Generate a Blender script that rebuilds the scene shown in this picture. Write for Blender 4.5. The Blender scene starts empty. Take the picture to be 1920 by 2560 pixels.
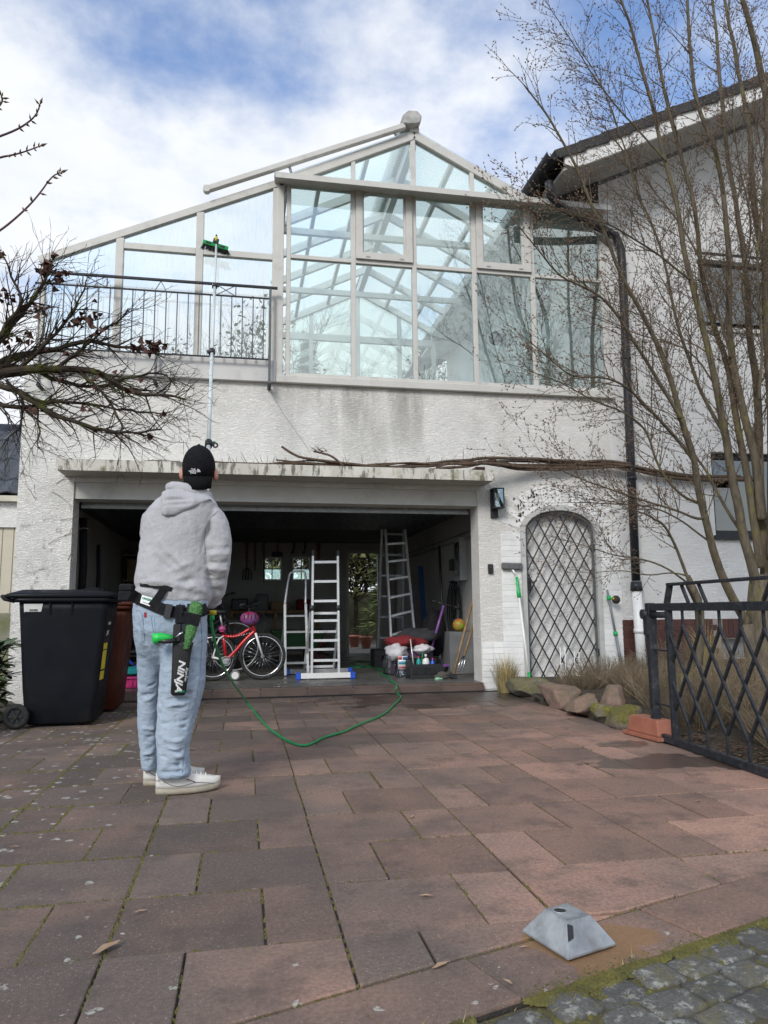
import bpy, bmesh, math, random
import numpy as np
from mathutils import Vector, Matrix, noise as mnoise
random.seed(7)
R_ = random.random
def U(a, b): return a + (b - a) * R_()
SC = bpy.context.scene
COL = SC.collection
# ---------------------------------------------------------------- camera
CAMH = 0.91
YAW, PITCH, ROLL, FPX = math.radians(10.738), math.radians(7.585), math.radians(-0.48), 1850.0
_f = Vector((math.sin(YAW)*math.cos(PITCH), math.cos(YAW)*math.cos(PITCH), math.sin(PITCH)))
_r = Vector((math.cos(YAW), -math.sin(YAW), 0)); _u = _r.cross(_f)
CR = _r*math.cos(ROLL) + _u*math.sin(ROLL); CU = -_r*math.sin(ROLL) + _u*math.cos(ROLL); CF = _f
cam_d = bpy.data.cameras.new('camera'); cam = bpy.data.objects.new('camera', cam_d); COL.objects.link(cam)
cam_d.sensor_fit = 'VERTICAL'; cam_d.sensor_height = 36.0; cam_d.lens = 36.0*FPX/2560.0
cam_d.clip_start = 0.05; cam_d.clip_end = 2000
cam.matrix_world = Matrix(((CR.x, CU.x, -CF.x, 0), (CR.y, CU.y, -CF.y, 0), (CR.z, CU.z, -CF.z, CAMH), (0, 0, 0, 1)))
SC.camera = cam
# ---------------------------------------------------------------- sky, sun, exposure
SUN_EL, SUN_AZ = math.radians(33), math.radians(213)      # azimuth clockwise from +Y: behind the camera, to its left
W = bpy.data.worlds.new('World'); SC.world = W; W.use_nodes = True
nt = W.node_tree; nt.nodes.clear()
def wn(t, **k):
    n = nt.nodes.new(t)
    for a, b in k.items(): setattr(n, a, b)
    return n
sky = wn('ShaderNodeTexSky', sky_type='NISHITA', sun_disc=False, sun_elevation=SUN_EL, sun_rotation=SUN_AZ,
         air_density=1.0, dust_density=0.6, ozone_density=2.0)
tc = wn('ShaderNodeTexCoord'); sep = wn('ShaderNodeSeparateXYZ'); nt.links.new(tc.outputs['Generated'], sep.inputs[0])
def wmath(op, a, b=None, c=None):
    n = wn('ShaderNodeMath', operation=op)
    for i, v in enumerate((a, b, c)):
        if v is None: continue
        if isinstance(v, (int, float)): n.inputs[i].default_value = v
        else: nt.links.new(v, n.inputs[i])
    return n.outputs[0]
zz = wmath('ADD', wmath('MAXIMUM', sep.outputs[2], 0.0), 0.22)
cx = wmath('DIVIDE', sep.outputs[0], zz); cy = wmath('DIVIDE', sep.outputs[1], zz)
comb = wn('ShaderNodeCombineXYZ'); nt.links.new(cx, comb.inputs[0]); nt.links.new(cy, comb.inputs[1])
comb.inputs[2].default_value = 3.7
def wnoise(scale, detail, rough, off):
    m = wn('ShaderNodeVectorMath', operation='ADD'); nt.links.new(comb.outputs[0], m.inputs[0]); m.inputs[1].default_value = off
    n = wn('ShaderNodeTexNoise'); n.inputs['Scale'].default_value = scale; n.inputs['Detail'].default_value = detail
    n.inputs['Roughness'].default_value = rough; nt.links.new(m.outputs[0], n.inputs['Vector']); return n.outputs['Fac']
n1 = wnoise(1.25, 10, 0.575, (4.1, 8.3, 0)); n2 = wnoise(2.6, 6, 0.6, (9.2, 1.4, 5.0)); n3 = wnoise(0.55, 2, 0.5, (2.0, 6.0, 1.0))
dens = wmath('ADD', wmath('MULTIPLY', n1, 0.75), wmath('MULTIPLY', n3, 0.45))
mr = wn('ShaderNodeMapRange', interpolation_type='SMOOTHSTEP'); nt.links.new(dens, mr.inputs[0])
mr.inputs[1].default_value = 0.475; mr.inputs[2].default_value = 0.60; mr.inputs[3].default_value = 0.10; mr.inputs[4].default_value = 1.0
ccol = wn('ShaderNodeMixRGB'); nt.links.new(n2, ccol.inputs[0])
ccol.inputs[1].default_value = (3.3, 3.65, 4.15, 1); ccol.inputs[2].default_value = (5.9, 5.85, 5.85, 1)
blue = wn('ShaderNodeMixRGB', blend_type='MULTIPLY'); blue.inputs[0].default_value = 1.0
nt.links.new(sky.outputs[0], blue.inputs[1]); blue.inputs[2].default_value = (0.66, 0.90, 1.14, 1)
mix = wn('ShaderNodeMixRGB'); nt.links.new(mr.outputs[0], mix.inputs[0]); nt.links.new(blue.outputs[0], mix.inputs[1]); nt.links.new(ccol.outputs[0], mix.inputs[2])
bg = wn('ShaderNodeBackground'); bg.inputs['Strength'].default_value = 0.13; nt.links.new(mix.outputs[0], bg.inputs['Color'])
wo = wn('ShaderNodeOutputWorld'); nt.links.new(bg.outputs[0], wo.inputs['Surface'])
sd = bpy.data.lights.new('sun', 'SUN'); so = bpy.data.objects.new('sun', sd); COL.objects.link(so)
sd.energy = 1.5; sd.angle = math.radians(18); sd.color = (1.0, 0.95, 0.87)
_sv = Vector((math.sin(SUN_AZ)*math.cos(SUN_EL), math.cos(SUN_AZ)*math.cos(SUN_EL), math.sin(SUN_EL)))
so.rotation_euler = _sv.to_track_quat('Z', 'Y').to_euler(); so.location = _sv*30
vs = SC.view_settings; vs.view_transform = 'Standard'; vs.look = 'None'; vs.gamma = 1.0; vs.use_curve_mapping = False
vs.exposure = 0.70
SC.render.engine = 'CYCLES'
SC.cycles.max_bounces = 9; SC.cycles.transparent_max_bounces = 24; SC.cycles.diffuse_bounces = 4
# ---------------------------------------------------------------- photo pixel (1920x2560) -> point on a known surface
CP = Vector((0, 0, CAMH))
def ray(x, y): return CF + CR*((x-960)/FPX) - CU*((y-1280)/FPX)
def G(x, y, z=0.0):
    d = ray(x, y); return CP + d*((z-CAMH)/d.z)
def F(x, y, Y):
    d = ray(x, y); return CP + d*(Y/d.y)
def AX(x, y, X):
    d = ray(x, y); return CP + d*(X/d.x)
def OP(x, y, p, n):
    d = ray(x, y); return CP + d*((p-CP).dot(n)/d.dot(n))
# ---------------------------------------------------------------- mesh builder
ROOT = {}
class MB:
    def __init__(s): s.v = []; s.f = []; s.s = []
    def add(s, vs, fs, smooth=False):
        b = len(s.v); s.v += [tuple(p) for p in vs]
        for f in fs: s.f.append(tuple(i+b for i in f)); s.s.append(smooth)
        return s
    def box(s, lo, hi):
        x0, y0, z0 = lo; x1, y1, z1 = hi
        return s.add([(x0,y0,z0),(x1,y0,z0),(x1,y1,z0),(x0,y1,z0),(x0,y0,z1),(x1,y0,z1),(x1,y1,z1),(x0,y1,z1)],
                     [(0,3,2,1),(4,5,6,7),(0,1,5,4),(1,2,6,5),(2,3,7,6),(3,0,4,7)])
    def bar(s, p0, p1, w, h, up=(0, 0, 1), w1=None, h1=None):
        p0 = Vector(p0); p1 = Vector(p1); d = (p1-p0).normalized(); up = Vector(up)
        a = d.cross(up)
        if a.length < 1e-4: a = d.cross(Vector((1, 0, 0)))
        a.normalize(); b = a.cross(d); w1 = w if w1 is None else w1; h1 = h if h1 is None else h1
        vs = [p0 + a*(x*w/2) + b*(y*h/2) for x, y in ((-1,-1),(1,-1),(1,1),(-1,1))] + \
             [p1 + a*(x*w1/2) + b*(y*h1/2) for x, y in ((-1,-1),(1,-1),(1,1),(-1,1))]
        return s.add(vs, [(0,1,2,3),(7,6,5,4),(0,4,5,1),(1,5,6,2),(2,6,7,3),(3,7,4,0)])
    def tube(s, pts, rad, n=8, cap=True, closed=False, smooth=True):
        pts = [Vector(p) for p in pts]; m = len(pts)
        if not hasattr(rad, '__len__'): rad = [rad]*m
        rings = []; ref = None
        for i, p in enumerate(pts):
            if closed: t = pts[(i+1) % m] - pts[i-1]
            else: t = pts[min(i+1, m-1)] - pts[max(i-1, 0)]
            if t.length < 1e-7: t = Vector((0, 0, 1))
            t.normalize()
            if ref is None:
                ref = Vector((0, 0, 1)) if abs(t.z) < 0.9 else Vector((1, 0, 0))
            a = ref - t*ref.dot(t)
            if a.length < 1e-5: a = t.orthogonal()
            a.normalize(); ref = a; b = t.cross(a)
            rings.append([p + (a*math.cos(2*math.pi*k/n) + b*math.sin(2*math.pi*k/n))*rad[i] for k in range(n)])
        return s.loft(rings, cap and not closed, closed, smooth)
    def loft(s, rings, cap=True, closed=False, smooth=True):
        n = len(rings[0]); m = len(rings); vs = [p for r in rings for p in r]; fs = []
        for i in range(m if closed else m-1):
            j = (i+1) % m
            for k in range(n):
                l = (k+1) % n; fs.append((i*n+k, i*n+l, j*n+l, j*n+k))
        s.add(vs, fs, smooth)
        if cap:
            b = len(s.v) - len(vs)
            s.f.append(tuple(b+k for k in reversed(range(n)))); s.s.append(False)
            s.f.append(tuple(b+(m-1)*n+k for k in range(n))); s.s.append(False)
        return s
    def cyl(s, p0, p1, r0, r1=None, n=14, cap=True, smooth=True):
        return s.tube([p0, p1], [r0, r0 if r1 is None else r1], n, cap, False, smooth)
    def sph(s, c, r, n=12, m=8, M=None):
        c = Vector(c); r = Vector(r) if hasattr(r, '__len__') else Vector((r, r, r)); rings = []
        for i in range(m+1):
            t = math.pi*(i/m); t = min(max(t, 0.02), math.pi-0.02)
            ring = []
            for k in range(n):
                a = 2*math.pi*k/n
                v = Vector((r.x*math.sin(t)*math.cos(a), r.y*math.sin(t)*math.sin(a), -r.z*math.cos(t)))
                ring.append(c + (M @ v if M else v))
            rings.append(ring)
        return s.loft(rings, True)
    def torus(s, c, axis, R, r, n=32, m=8):
        c = Vector(c); axis = Vector(axis).normalized(); a = axis.orthogonal().normalized(); b = axis.cross(a)
        return s.tube([c + (a*math.cos(2*math.pi*k/n) + b*math.sin(2*math.pi*k/n))*R for k in range(n)], r, m, False, True)
    def prism(s, poly, ext):
        ext = Vector(ext); n = len(poly); p = [Vector(q) for q in poly]
        return s.add(p + [q+ext for q in p], [tuple(range(n)), tuple(reversed(range(n, 2*n)))] +
                     [(k, k+n, (k+1) % n + n, (k+1) % n) for k in range(n)])
    def lathe(s, c, prof, n=20, axis=(0, 0, 1)):
        c = Vector(c); ax = Vector(axis).normalized(); a = ax.orthogonal().normalized(); b = ax.cross(a)
        return s.loft([[c + ax*h + (a*math.cos(2*math.pi*k/n) + b*math.sin(2*math.pi*k/n))*max(r, 1e-4) for k in range(n)] for r, h in prof])
    def mesh(s, name, off=(0, 0, 0)):
        me = bpy.data.meshes.new(name); ox, oy, oz = off
        me.from_pydata([(x-ox, y-oy, z-oz) for x, y, z in s.v], [], s.f)
        me.polygons.foreach_set('use_smooth', s.s)
        bm = bmesh.new(); bm.from_mesh(me); bmesh.ops.recalc_face_normals(bm, faces=bm.faces); bm.to_mesh(me); bm.free()
        return me
    def build(s, name, mat, parent=None, bevel=0, seg=1):
        if parent is not None: loc = ROOT[parent.name]
        else:
            a = np.array(s.v); mn = a.min(0); mx = a.max(0); loc = ((mn[0]+mx[0])/2, (mn[1]+mx[1])/2, mn[2])
        me = s.mesh(name, loc)
        if bevel: bevel_mesh(me, bevel, seg)
        me.materials.append(mat)
        o = bpy.data.objects.new(name, me); COL.objects.link(o)
        if parent is not None: o.parent = parent
        else: o.location = loc
        ROOT[o.name] = loc
        return o
def bevel_mesh(me, w, seg=1):
    bm = bmesh.new(); bm.from_mesh(me)
    bmesh.ops.remove_doubles(bm, verts=bm.verts, dist=1e-5)
    ed = [e for e in bm.edges if len(e.link_faces) == 2 and e.calc_face_angle(0) > 0.5]
    bmesh.ops.bevel(bm, geom=ed, offset=w, segments=seg, profile=0.6, affect='EDGES', clamp_overlap=True)
    bm.to_mesh(me); bm.free()
def tag(o, label=None, cat=None, group=None, kind=None):
    if label: o['label'] = label
    if cat: o['category'] = cat
    if group: o['group'] = group
    if kind: o['kind'] = kind
    return o
def thing(name, loc, label, cat, group=None):
    o = bpy.data.objects.new(name, None); COL.objects.link(o); o.location = loc; o.empty_display_size = 0.1
    ROOT[o.name] = tuple(loc); return tag(o, label, cat, group)
def one(mb, name, mat, label, cat, group=None, **k): return tag(mb.build(name, mat, None, **k), label, cat, group)
def piece(name, me, loc, parent, rot=(0, 0, 0), scale=(1, 1, 1)):
    o = bpy.data.objects.new(name, me); COL.objects.link(o); o.parent = parent
    rl = ROOT[parent.name]; o.location = (loc[0]-rl[0], loc[1]-rl[1], loc[2]-rl[2]); o.rotation_euler = rot; o.scale = scale
    return o
def text_mesh(body, size, mat, name, parent, origin, xdir, ydir, depth=0.001, bold=0.0, shear=0.0, wx=1.0, align='CENTER'):
    cu = bpy.data.curves.new(name, 'FONT'); cu.body = body; cu.size = size; cu.extrude = depth; cu.offset = bold; cu.shear = shear
    cu.align_x = align; cu.align_y = 'CENTER'; cu.resolution_u = 3; cu.space_line = 0.75
    o = bpy.data.objects.new('tmp', cu); COL.objects.link(o)
    dg = bpy.context.evaluated_depsgraph_get(); me = bpy.data.meshes.new_from_object(o.evaluated_get(dg))
    bpy.data.objects.remove(o); x = Vector(xdir).normalized(); y = Vector(ydir); y = (y - x*y.dot(x)).normalized(); z = x.cross(y)
    rl = Vector(ROOT[parent.name]) if parent else Vector((0, 0, 0))
    M = Matrix(((x.x*wx, y.x, z.x, origin[0]-rl.x), (x.y*wx, y.y, z.y, origin[1]-rl.y), (x.z*wx, y.z, z.z, origin[2]-rl.z), (0, 0, 0, 1)))
    me.transform(M); me.materials.clear(); me.materials.append(mat)
    q = bpy.data.objects.new(name, me); COL.objects.link(q)
    if parent: q.parent = parent; ROOT[q.name] = tuple(rl)
    return q
# ---------------------------------------------------------------- materials
class NT:
    def __init__(s, name):
        s.m = bpy.data.materials.new(name); s.m.use_nodes = True; s.t = s.m.node_tree
        s.b = s.t.nodes['Principled BSDF']; s.out = s.t.nodes['Material Output']; s._pos = None
    def n(s, t, **k):
        q = s.t.nodes.new(t)
        for a, b in k.items(): setattr(q, a, b)
        return q
    def lk(s, a, b): s.t.links.new(a, b)
    def pos(s):
        if s._pos is None: s._pos = s.n('ShaderNodeNewGeometry').outputs['Position']
        return s._pos
    def scaled(s, vec, sc):
        q = s.n('ShaderNodeVectorMath', operation='MULTIPLY'); s.lk(vec, q.inputs[0]); q.inputs[1].default_value = sc; return q.outputs[0]
    def noise(s, scale, detail=4, rough=0.55, vec=None, dist=0.0):
        q = s.n('ShaderNodeTexNoise'); q.inputs['Scale'].default_value = scale; q.inputs['Detail'].default_value = detail
        q.inputs['Roughness'].default_value = rough; q.inputs['Distortion'].default_value = dist; s.lk(vec or s.pos(), q.inputs['Vector']); return q.outputs['Fac']
    def voro(s, scale, feature='F1', vec=None):
        q = s.n('ShaderNodeTexVoronoi', feature=feature); q.inputs['Scale'].default_value = scale; s.lk(vec or s.pos(), q.inputs['Vector']); return q
    def math(s, op, a, b=None, c=None):
        q = s.n('ShaderNodeMath', operation=op)
        for i, v in enumerate((a, b, c)):
            if v is None: continue
            if isinstance(v, (int, float)): q.inputs[i].default_value = v
            else: s.lk(v, q.inputs[i])
        return q.outputs[0]
    def ramp(s, fac, a, b, lo=0.0, hi=1.0, sm=True):
        q = s.n('ShaderNodeMapRange', interpolation_type='SMOOTHSTEP' if sm else 'LINEAR'); s.lk(fac, q.inputs[0])
        for i, v in enumerate((a, b, lo, hi)): q.inputs[i+1].default_value = v
        return q.outputs[0]
    def mix(s, fac, a, b, mode='MIX'):
        q = s.n('ShaderNodeMixRGB', blend_type=mode)
        for i, v in enumerate((fac, a, b)):
            if isinstance(v, (int, float)): q.inputs[i].default_value = v
            elif isinstance(v, tuple): q.inputs[i].default_value = v if len(v) == 4 else (*v, 1)
            else: s.lk(v, q.inputs[i])
        return q.outputs[0]
    def bump(s, h, strength=0.3, dist=0.01, prev=None):
        q = s.n('ShaderNodeBump'); q.inputs['Strength'].default_value = strength; q.inputs['Distance'].default_value = dist
        s.lk(h, q.inputs['Height'])
        if prev: s.lk(prev, q.inputs['Normal'])
        s.lk(q.outputs[0], s.b.inputs['Normal']); return q.outputs[0]
    def col(s, c): 
        if isinstance(c, tuple): s.b.inputs['Base Color'].default_value = (*c[:3], 1)
        else: s.lk(c, s.b.inputs['Base Color'])
    def set(s, **k):
        for a, v in k.items():
            inp = s.b.inputs[a.replace('_', ' ')]
            if isinstance(v, (int, float)): inp.default_value = v
            else: s.lk(v, inp)
        return s
    def xyz(s):
        q = s.n('ShaderNodeSeparateXYZ'); s.lk(s.pos(), q.inputs[0]); return q.outputs
    def orand(s): return s.n('ShaderNodeObjectInfo').outputs['Random']
MATS = {}
def mk(name, c, rough=0.6, c2=None, scale=6.0, metal=0.0, bump=0.0, bscale=60.0, rvar=0.12, orand=0.0, dirt=None, dscale=2.2, damt=0.5, spec=None):
    if name in MATS: return MATS[name]
    t = NT(name); c2 = c2 or tuple(x*0.72 for x in c)
    f = t.ramp(t.noise(scale, 6, 0.6), 0.3, 0.7); cc = t.mix(f, c, c2)
    if dirt: cc = t.mix(t.ramp(t.noise(dscale, 8, 0.65), 0.52, 0.72, 0, damt), cc, dirt)
    if orand:
        r = t.ramp(t.orand(), 0, 1, 1-orand, 1+orand, False); cc = t.mix(1.0, cc, t.mix(0.0, r, r), 'MULTIPLY')
    t.col(cc); t.set(Metallic=metal, Roughness=t.ramp(t.noise(scale*2.3, 3), 0.3, 0.7, max(0.02, rough-rvar), min(1, rough+rvar)))
    if spec is not None: t.b.inputs['Specular IOR Level'].default_value = spec
    if bump: t.bump(t.noise(bscale, 4, 0.6), bump, 0.01)
    MATS[name] = t.m; return t.m
# rough white scratch plaster, wavy horizontal relief, with rain streaks below the conservatory and by the garage
def plaster(name, base, dirt):
    t = NT(name); x, y, z = t.xyz()
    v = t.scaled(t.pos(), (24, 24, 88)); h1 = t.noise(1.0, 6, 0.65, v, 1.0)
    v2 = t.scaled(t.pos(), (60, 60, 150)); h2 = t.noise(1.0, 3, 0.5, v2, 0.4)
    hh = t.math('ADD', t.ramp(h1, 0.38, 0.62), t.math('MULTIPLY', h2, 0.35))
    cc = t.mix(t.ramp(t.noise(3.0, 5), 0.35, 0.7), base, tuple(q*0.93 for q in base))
    cc = t.mix(t.ramp(h1, 0.40, 0.29, 0, 0.42), cc, (0.34, 0.33, 0.31))  # shade in the scratch hollows painted into the colour, following the relief
    if dirt:
        st = t.noise(1.0, 6, 0.6, t.scaled(t.pos(), (2.2, 2, 0.42)))
        band = t.math('MULTIPLY', t.ramp(z, 2.45, 3.5, 0.25, 1.0), t.ramp(z, 3.6, 3.5))
        xm = t.math('MULTIPLY', t.ramp(x, -0.2, 1.2), t.ramp(x, 3.3, 2.6))
        cc = t.mix(t.math('MULTIPLY', t.math('MULTIPLY', t.ramp(st, 0.42, 0.62, 0, 0.75), band), xm), cc, (0.36, 0.35, 0.31))
        # grey mould on the lower left pier
        lm = t.math('MULTIPLY', t.ramp(x, -1.6, -2.0), t.ramp(z, 2.7, 1.6, 0.15, 1.0))
        sp = t.ramp(t.noise(9.0, 8, 0.75), 0.53, 0.66, 0, 0.6)
        cc = t.mix(t.math('MULTIPLY', sp, lm), cc, (0.16, 0.16, 0.15))
        cc = t.mix(t.ramp(t.noise(1.6, 7, 0.7), 0.5, 0.75, 0, 0.34), cc, (0.42, 0.41, 0.36))
    t.col(cc); t.set(Roughness=0.92); t.b.inputs['Specular IOR Level'].default_value = 0.2
    t.bump(hh, 0.72, 0.011); return t.m
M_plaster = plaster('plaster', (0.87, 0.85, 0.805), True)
M_plaster2 = plaster('plaster_clean', (0.89, 0.88, 0.86), False)
M_whitebrick = mk('white_painted_brick', (0.78, 0.78, 0.77), 0.75, (0.70, 0.70, 0.69), 5, bump=0.25, bscale=40, orand=0.05, dirt=(0.5, 0.49, 0.45), dscale=5, damt=0.35)
M_mortar = mk('white_mortar', (0.76, 0.755, 0.745), 0.9)
M_concrete = mk('canopy_concrete', (0.56, 0.545, 0.50), 0.9, (0.46, 0.45, 0.41), 4, bump=0.3, bscale=50)
def canopy_mat():
    t = NT('mossy_canopy_edge'); x, y, z = t.xyz()
    b = t.mix(t.ramp(t.noise(5, 6), 0.35, 0.65), (0.62, 0.60, 0.54), (0.5, 0.48, 0.42))
    st = t.noise(1, 7, 0.7, t.scaled(t.pos(), (16, 8, 4.5)))
    b = t.mix(t.ramp(st, 0.50, 0.60, 0, 0.85), b, (0.10, 0.10, 0.085))
    b = t.mix(t.ramp(t.noise(2.6, 7, 0.7), 0.55, 0.68, 0, 0.8), b, (0.15, 0.16, 0.06))
    t.col(b); t.set(Roughness=0.95); t.bump(t.noise(70, 5, 0.7), 0.4, 0.01); return t.m
M_canopy_edge = canopy_mat()
M_lintel = mk('lintel_paint', (0.56, 0.55, 0.51), 0.85, (0.50, 0.49, 0.45), 3, bump=0.15, bscale=30, dirt=(0.3, 0.29, 0.26), dscale=3, damt=0.4)
M_frame = mk('window_frame_paint', (0.56, 0.545, 0.51), 0.5, (0.52, 0.505, 0.47), 5, bump=0.04, bscale=30, dirt=(0.36, 0.35, 0.32), dscale=6, damt=0.45)
M_frame_w = mk('white_frame', (0.72, 0.71, 0.69), 0.45, (0.68, 0.67, 0.65), 5)
M_anth = mk('anthracite_metal', (0.018, 0.020, 0.025), 0.45, (0.026, 0.028, 0.033), 9, metal=0.0, bump=0.05, spec=0.3)
M_iron = mk('black_iron_paint', (0.014, 0.016, 0.021), 0.5, (0.028, 0.031, 0.036), 30, bump=0.15, bscale=160, spec=0.3, dirt=(0.22, 0.22, 0.22), dscale=22, damt=0.18)
M_iron_grey = mk('grey_iron_paint', (0.07, 0.075, 0.08), 0.5, (0.11, 0.115, 0.12), 30, bump=0.15, bscale=160)
M_black = mk('black_plastic', (0.014, 0.014, 0.016), 0.5, (0.02, 0.02, 0.022), 14)
M_blackcloth = mk('black_cloth', (0.010, 0.010, 0.012), 0.85, (0.017, 0.017, 0.019), 40, bump=0.2, bscale=600, spec=0.2)
M_bin = mk('bin_plastic', (0.006, 0.007, 0.011), 0.5, (0.009, 0.010, 0.013), 3, bump=0.10, bscale=220, dirt=(0.03, 0.029, 0.026), dscale=3, damt=0.3, spec=0.16)
M_binbrown = mk('brown_bin_plastic', (0.075, 0.018, 0.009), 0.5, (0.055, 0.014, 0.007), 3, bump=0.1, bscale=220, spec=0.25)
M_rubber = mk('rubber', (0.012, 0.012, 0.012), 0.8, (0.025, 0.025, 0.024), 20, bump=0.2, bscale=120)
M_alu = mk('aluminium', (0.78, 0.79, 0.80), 0.36, (0.66, 0.67, 0.68), 20, metal=0.4)
M_alu_dull = mk('dull_aluminium', (0.42, 0.43, 0.44), 0.5, (0.3, 0.31, 0.32), 20, metal=0.5)
M_white = mk('white_paint', (0.78, 0.78, 0.77), 0.4, (0.72, 0.72, 0.71), 20)
M_zinc = mk('galvanised_steel', (0.40, 0.42, 0.43), 0.45, (0.22, 0.235, 0.25), 11, metal=0.5, bump=0.12, bscale=50, rvar=0.18, dirt=(0.16, 0.13, 0.10), dscale=14, damt=0.6)
M_red = mk('red_paint', (0.55, 0.012, 0.02), 0.25, (0.45, 0.01, 0.016), 20)
M_blue = mk('blue_plastic', (0.02, 0.10, 0.62), 0.4)
M_green = mk('green_plastic', (0.01, 0.42, 0.10), 0.4, (0.008, 0.34, 0.08), 30)
M_hose = mk('green_hose', (0.012, 0.30, 0.095), 0.35, (0.010, 0.24, 0.075), 40)
M_pink = mk('pink_plastic', (0.70, 0.05, 0.25), 0.45, (0.6, 0.04, 0.2), 12)
M_teal = mk('teal_plastic', (0.02, 0.36, 0.36), 0.45)
M_yellow = mk('yellow', (0.65, 0.50, 0.02), 0.5, (0.55, 0.42, 0.02), 12)
M_purple = mk('purple_paint', (0.25, 0.10, 0.36), 0.3)
M_wood = mk('bare_wood', (0.30, 0.19, 0.10), 0.75, (0.20, 0.12, 0.06), 14, bump=0.2)
M_terra = mk('terracotta_plastic', (0.33, 0.125, 0.08), 0.42, (0.26, 0.095, 0.06), 9, bump=0.06, dirt=(0.5, 0.36, 0.3), dscale=4, damt=0.6)
M_darkred = mk('red_fleece', (0.20, 0.018, 0.022), 0.95, (0.14, 0.012, 0.016), 12, bump=0.4, bscale=90)
M_darkcloth = mk('dark_fleece', (0.035, 0.036, 0.04), 0.95, (0.025, 0.026, 0.03), 12, bump=0.4, bscale=90)
M_whitecloth = mk('white_cloth', (0.62, 0.6, 0.62), 0.9, (0.5, 0.49, 0.52), 12, bump=0.3, bscale=60)
M_silver = mk('chrome', (0.7, 0.7, 0.72), 0.2, metal=1.0)
M_greybox = mk('grey_board', (0.16, 0.165, 0.17), 0.7)
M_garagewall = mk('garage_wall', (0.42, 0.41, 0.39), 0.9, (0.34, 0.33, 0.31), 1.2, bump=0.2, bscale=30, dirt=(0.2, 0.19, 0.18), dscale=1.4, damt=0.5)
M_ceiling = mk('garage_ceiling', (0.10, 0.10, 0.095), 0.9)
M_tile_brown = mk('brown_plinth_tile', (0.085, 0.030, 0.022), 0.45, (0.065, 0.023, 0.018), 8, orand=0.18, bump=0.05)
M_grout = mk('grout', (0.36, 0.30, 0.26), 0.9)
M_rooftile = mk('dark_roof_tile', (0.020, 0.020, 0.022), 0.7, (0.035, 0.034, 0.034), 9, bump=0.2, bscale=60, orand=0.25, dirt=(0.07, 0.075, 0.03), dscale=5, damt=0.35)
M_rooftile2 = mk('grey_roof_tile', (0.07, 0.075, 0.085), 0.55, (0.05, 0.055, 0.06), 9, orand=0.15)
M_soffit = mk('soffit_paint', (0.42, 0.40, 0.37), 0.8, (0.36, 0.34, 0.31), 3)
M_fascia = mk('white_bargeboard', (0.72, 0.71, 0.69), 0.6, (0.66, 0.65, 0.63), 3, dirt=(0.42, 0.41, 0.38), dscale=4, damt=0.4)
def barkmat(name, a, b, moss, amt):
    t = NT(name); v = t.scaled(t.pos(), (30, 30, 8))
    c = t.mix(t.ramp(t.noise(1, 6, 0.65, v), 0.35, 0.65), a, b)
    c = t.mix(t.ramp(t.noise(6, 6, 0.7), 0.5, 0.68, 0, amt), c, moss)
    t.col(c); t.set(Roughness=0.9); t.b.inputs['Specular IOR Level'].default_value = 0.15; t.bump(t.noise(1, 6, 0.7, v), 0.5, 0.01); return t.m
M_bark = barkmat('hornbeam_bark', (0.14, 0.115, 0.082), (0.08, 0.067, 0.05), (0.16, 0.145, 0.04), 0.65)
M_twig = barkmat('twig_bark', (0.13, 0.10, 0.072), (0.08, 0.062, 0.047), (0.11, 0.10, 0.04), 0.35)
M_bark2 = barkmat('mossy_bark', (0.055, 0.042, 0.032), (0.028, 0.022, 0.018), (0.075, 0.085, 0.018), 0.9)
M_vine = barkmat('vine_bark', (0.135, 0.095, 0.07), (0.075, 0.055, 0.042), (0.12, 0.11, 0.06), 0.2)
M_bud = mk('brown_bud', (0.20, 0.125, 0.085), 0.7, (0.14, 0.095, 0.055), 30)
M_deadleaf = mk('dead_red_leaf', (0.055, 0.018, 0.015), 0.75, (0.09, 0.035, 0.02), 14)
M_leaf = mk('rhododendron_leaf', (0.085, 0.135, 0.045), 0.42, (0.05, 0.085, 0.03), 9)
M_conifer = mk('conifer_needles', (0.035, 0.06, 0.03), 0.8, (0.05, 0.08, 0.03), 3)
M_ivy = mk('dark_hedge_leaf', (0.055, 0.08, 0.03), 0.6, (0.08, 0.10, 0.035), 3)
M_straw = mk('straw_grass', (0.38, 0.29, 0.13), 0.8, (0.28, 0.24, 0.10), 8)
M_dryshrub = mk('dry_shrub', (0.27, 0.205, 0.13), 0.85, (0.16, 0.125, 0.08), 10)
M_moss = mk('moss', (0.15, 0.135, 0.03), 0.95, (0.085, 0.08, 0.022), 18, bump=0.8, bscale=120)
M_skin = NT('skin'); M_skin.col(M_skin.mix(M_skin.ramp(M_skin.noise(14, 3), 0.3, 0.7), (0.52, 0.27, 0.20), (0.46, 0.21, 0.16))); M_skin.set(Roughness=0.5, Subsurface_Weight=0.1); M_skin = M_skin.m
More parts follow.
